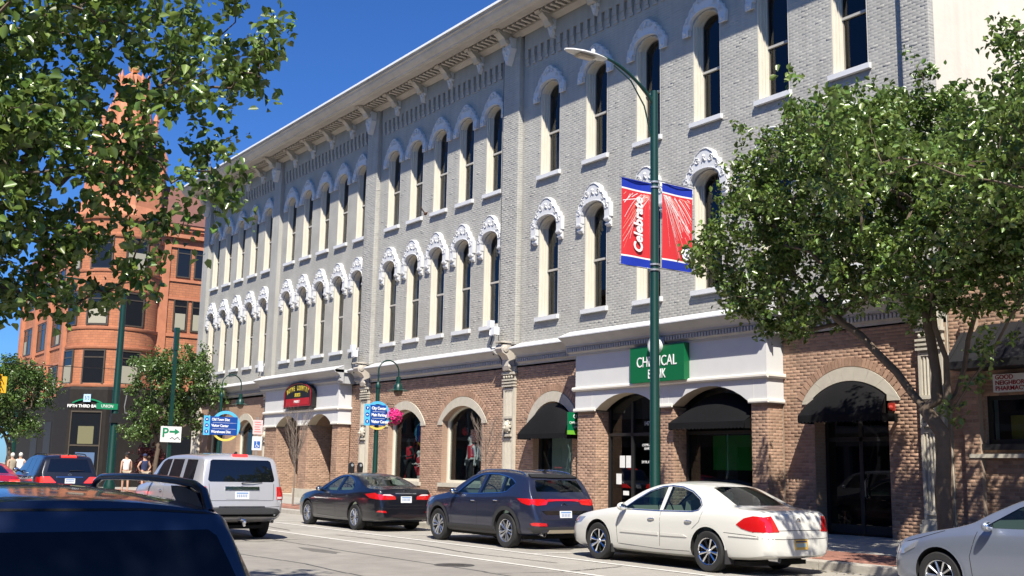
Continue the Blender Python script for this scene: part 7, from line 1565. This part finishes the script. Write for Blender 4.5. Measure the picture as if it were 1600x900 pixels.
sapling('small leafless tree against the brick between window and fluted pilaster', -26.2, 17.6, .18, 3.1, .022, .5, 14, 8)

# ------------------------------------------------------------ the other side of the street (seen in the glass)
M_ob = [brick_mat('far_brick_%d' % i, c, tuple(x*.85 for x in c), (.3,.27,.24), .4) for i, c in enumerate([(.28,.15,.11),(.36,.30,.24),(.22,.13,.10),(.40,.36,.30)])]
pvs = MB(); pvs.box(-120, 60, -9.2, -4.2, 0, .14); pvs.build('far_pavement', M_conc, kind='structure')
x = -96
for i, (w_, h_, lab) in enumerate([(16,13.5,'tall red brick shop row opposite, westernmost'),(14,12.2,'tan brick shop opposite with flat roof'),(17,14.5,'three storey dark brick block opposite'),(13,12.6,'pale stone fronted shop opposite'),(18,13.8,'red brick corner block opposite the bank'),(16,12.0,'tan brick shop across from the pharmacy'),(20,13.2,'dark brick block behind the camera')]):
    ob = thing('opposite_building', lab, 'building', (x+w_/2, -14, 0)); o_ = (x+w_/2, -14, 0); m_ = MB()
    n = int(w_/2.4); ops2 = [(x+1+k*(w_-2)/n+.45, x+1+(k+1)*(w_-2)/n-.45, 4.9, 6.9, .15) for k in range(n)]; ops3 = [(a_, b_, 8.9, 10.8, .15) for a_, b_, *_r in ops2]; ops1 = [(x+.6+k*(w_-1.2)/3+.2, x+.6+(k+1)*(w_-1.2)/3-.2, .5, 3.3, 0) for k in range(3)]
    q = MB(); wall_open(q, x, x+w_-.05, 0, 4.2, 0, ops1, .3); wall_open(q, x, x+w_-.05, 4.2, 8.2, 0, ops2, .3); wall_open(q, x, x+w_-.05, 8.2, h_, 0, ops3, .3); q.box(x,x+w_-.05,.5,9,h_-.3,h_); q.box(x,x+.1,.3,9,0,h_); q.box(x+w_-.15,x+w_-.05,.3,9,0,h_)
    q.v = [(2*(x+w_/2)-vx, -9.2-vy, vz) for vx, vy, vz in q.v]; q.build('wall', M_ob[i % 4], ob)
    q = MB()
    for (a, b2, zb, zs, r_) in ops1+ops2+ops3: q.box(2*(x+w_/2)-b2, 2*(x+w_/2)-a, -9.5, -9.45, zb, zs+.1)
    q.build('window_glass', M_rwin, ob); q = MB(); q.box(x, x+w_-.05, -9.2, -8.75, h_, h_+.35); q.box(x, x+w_-.05, -9.2, -8.9, 4.0, 4.3); q.build('cornice', M_stone, ob); x += w_
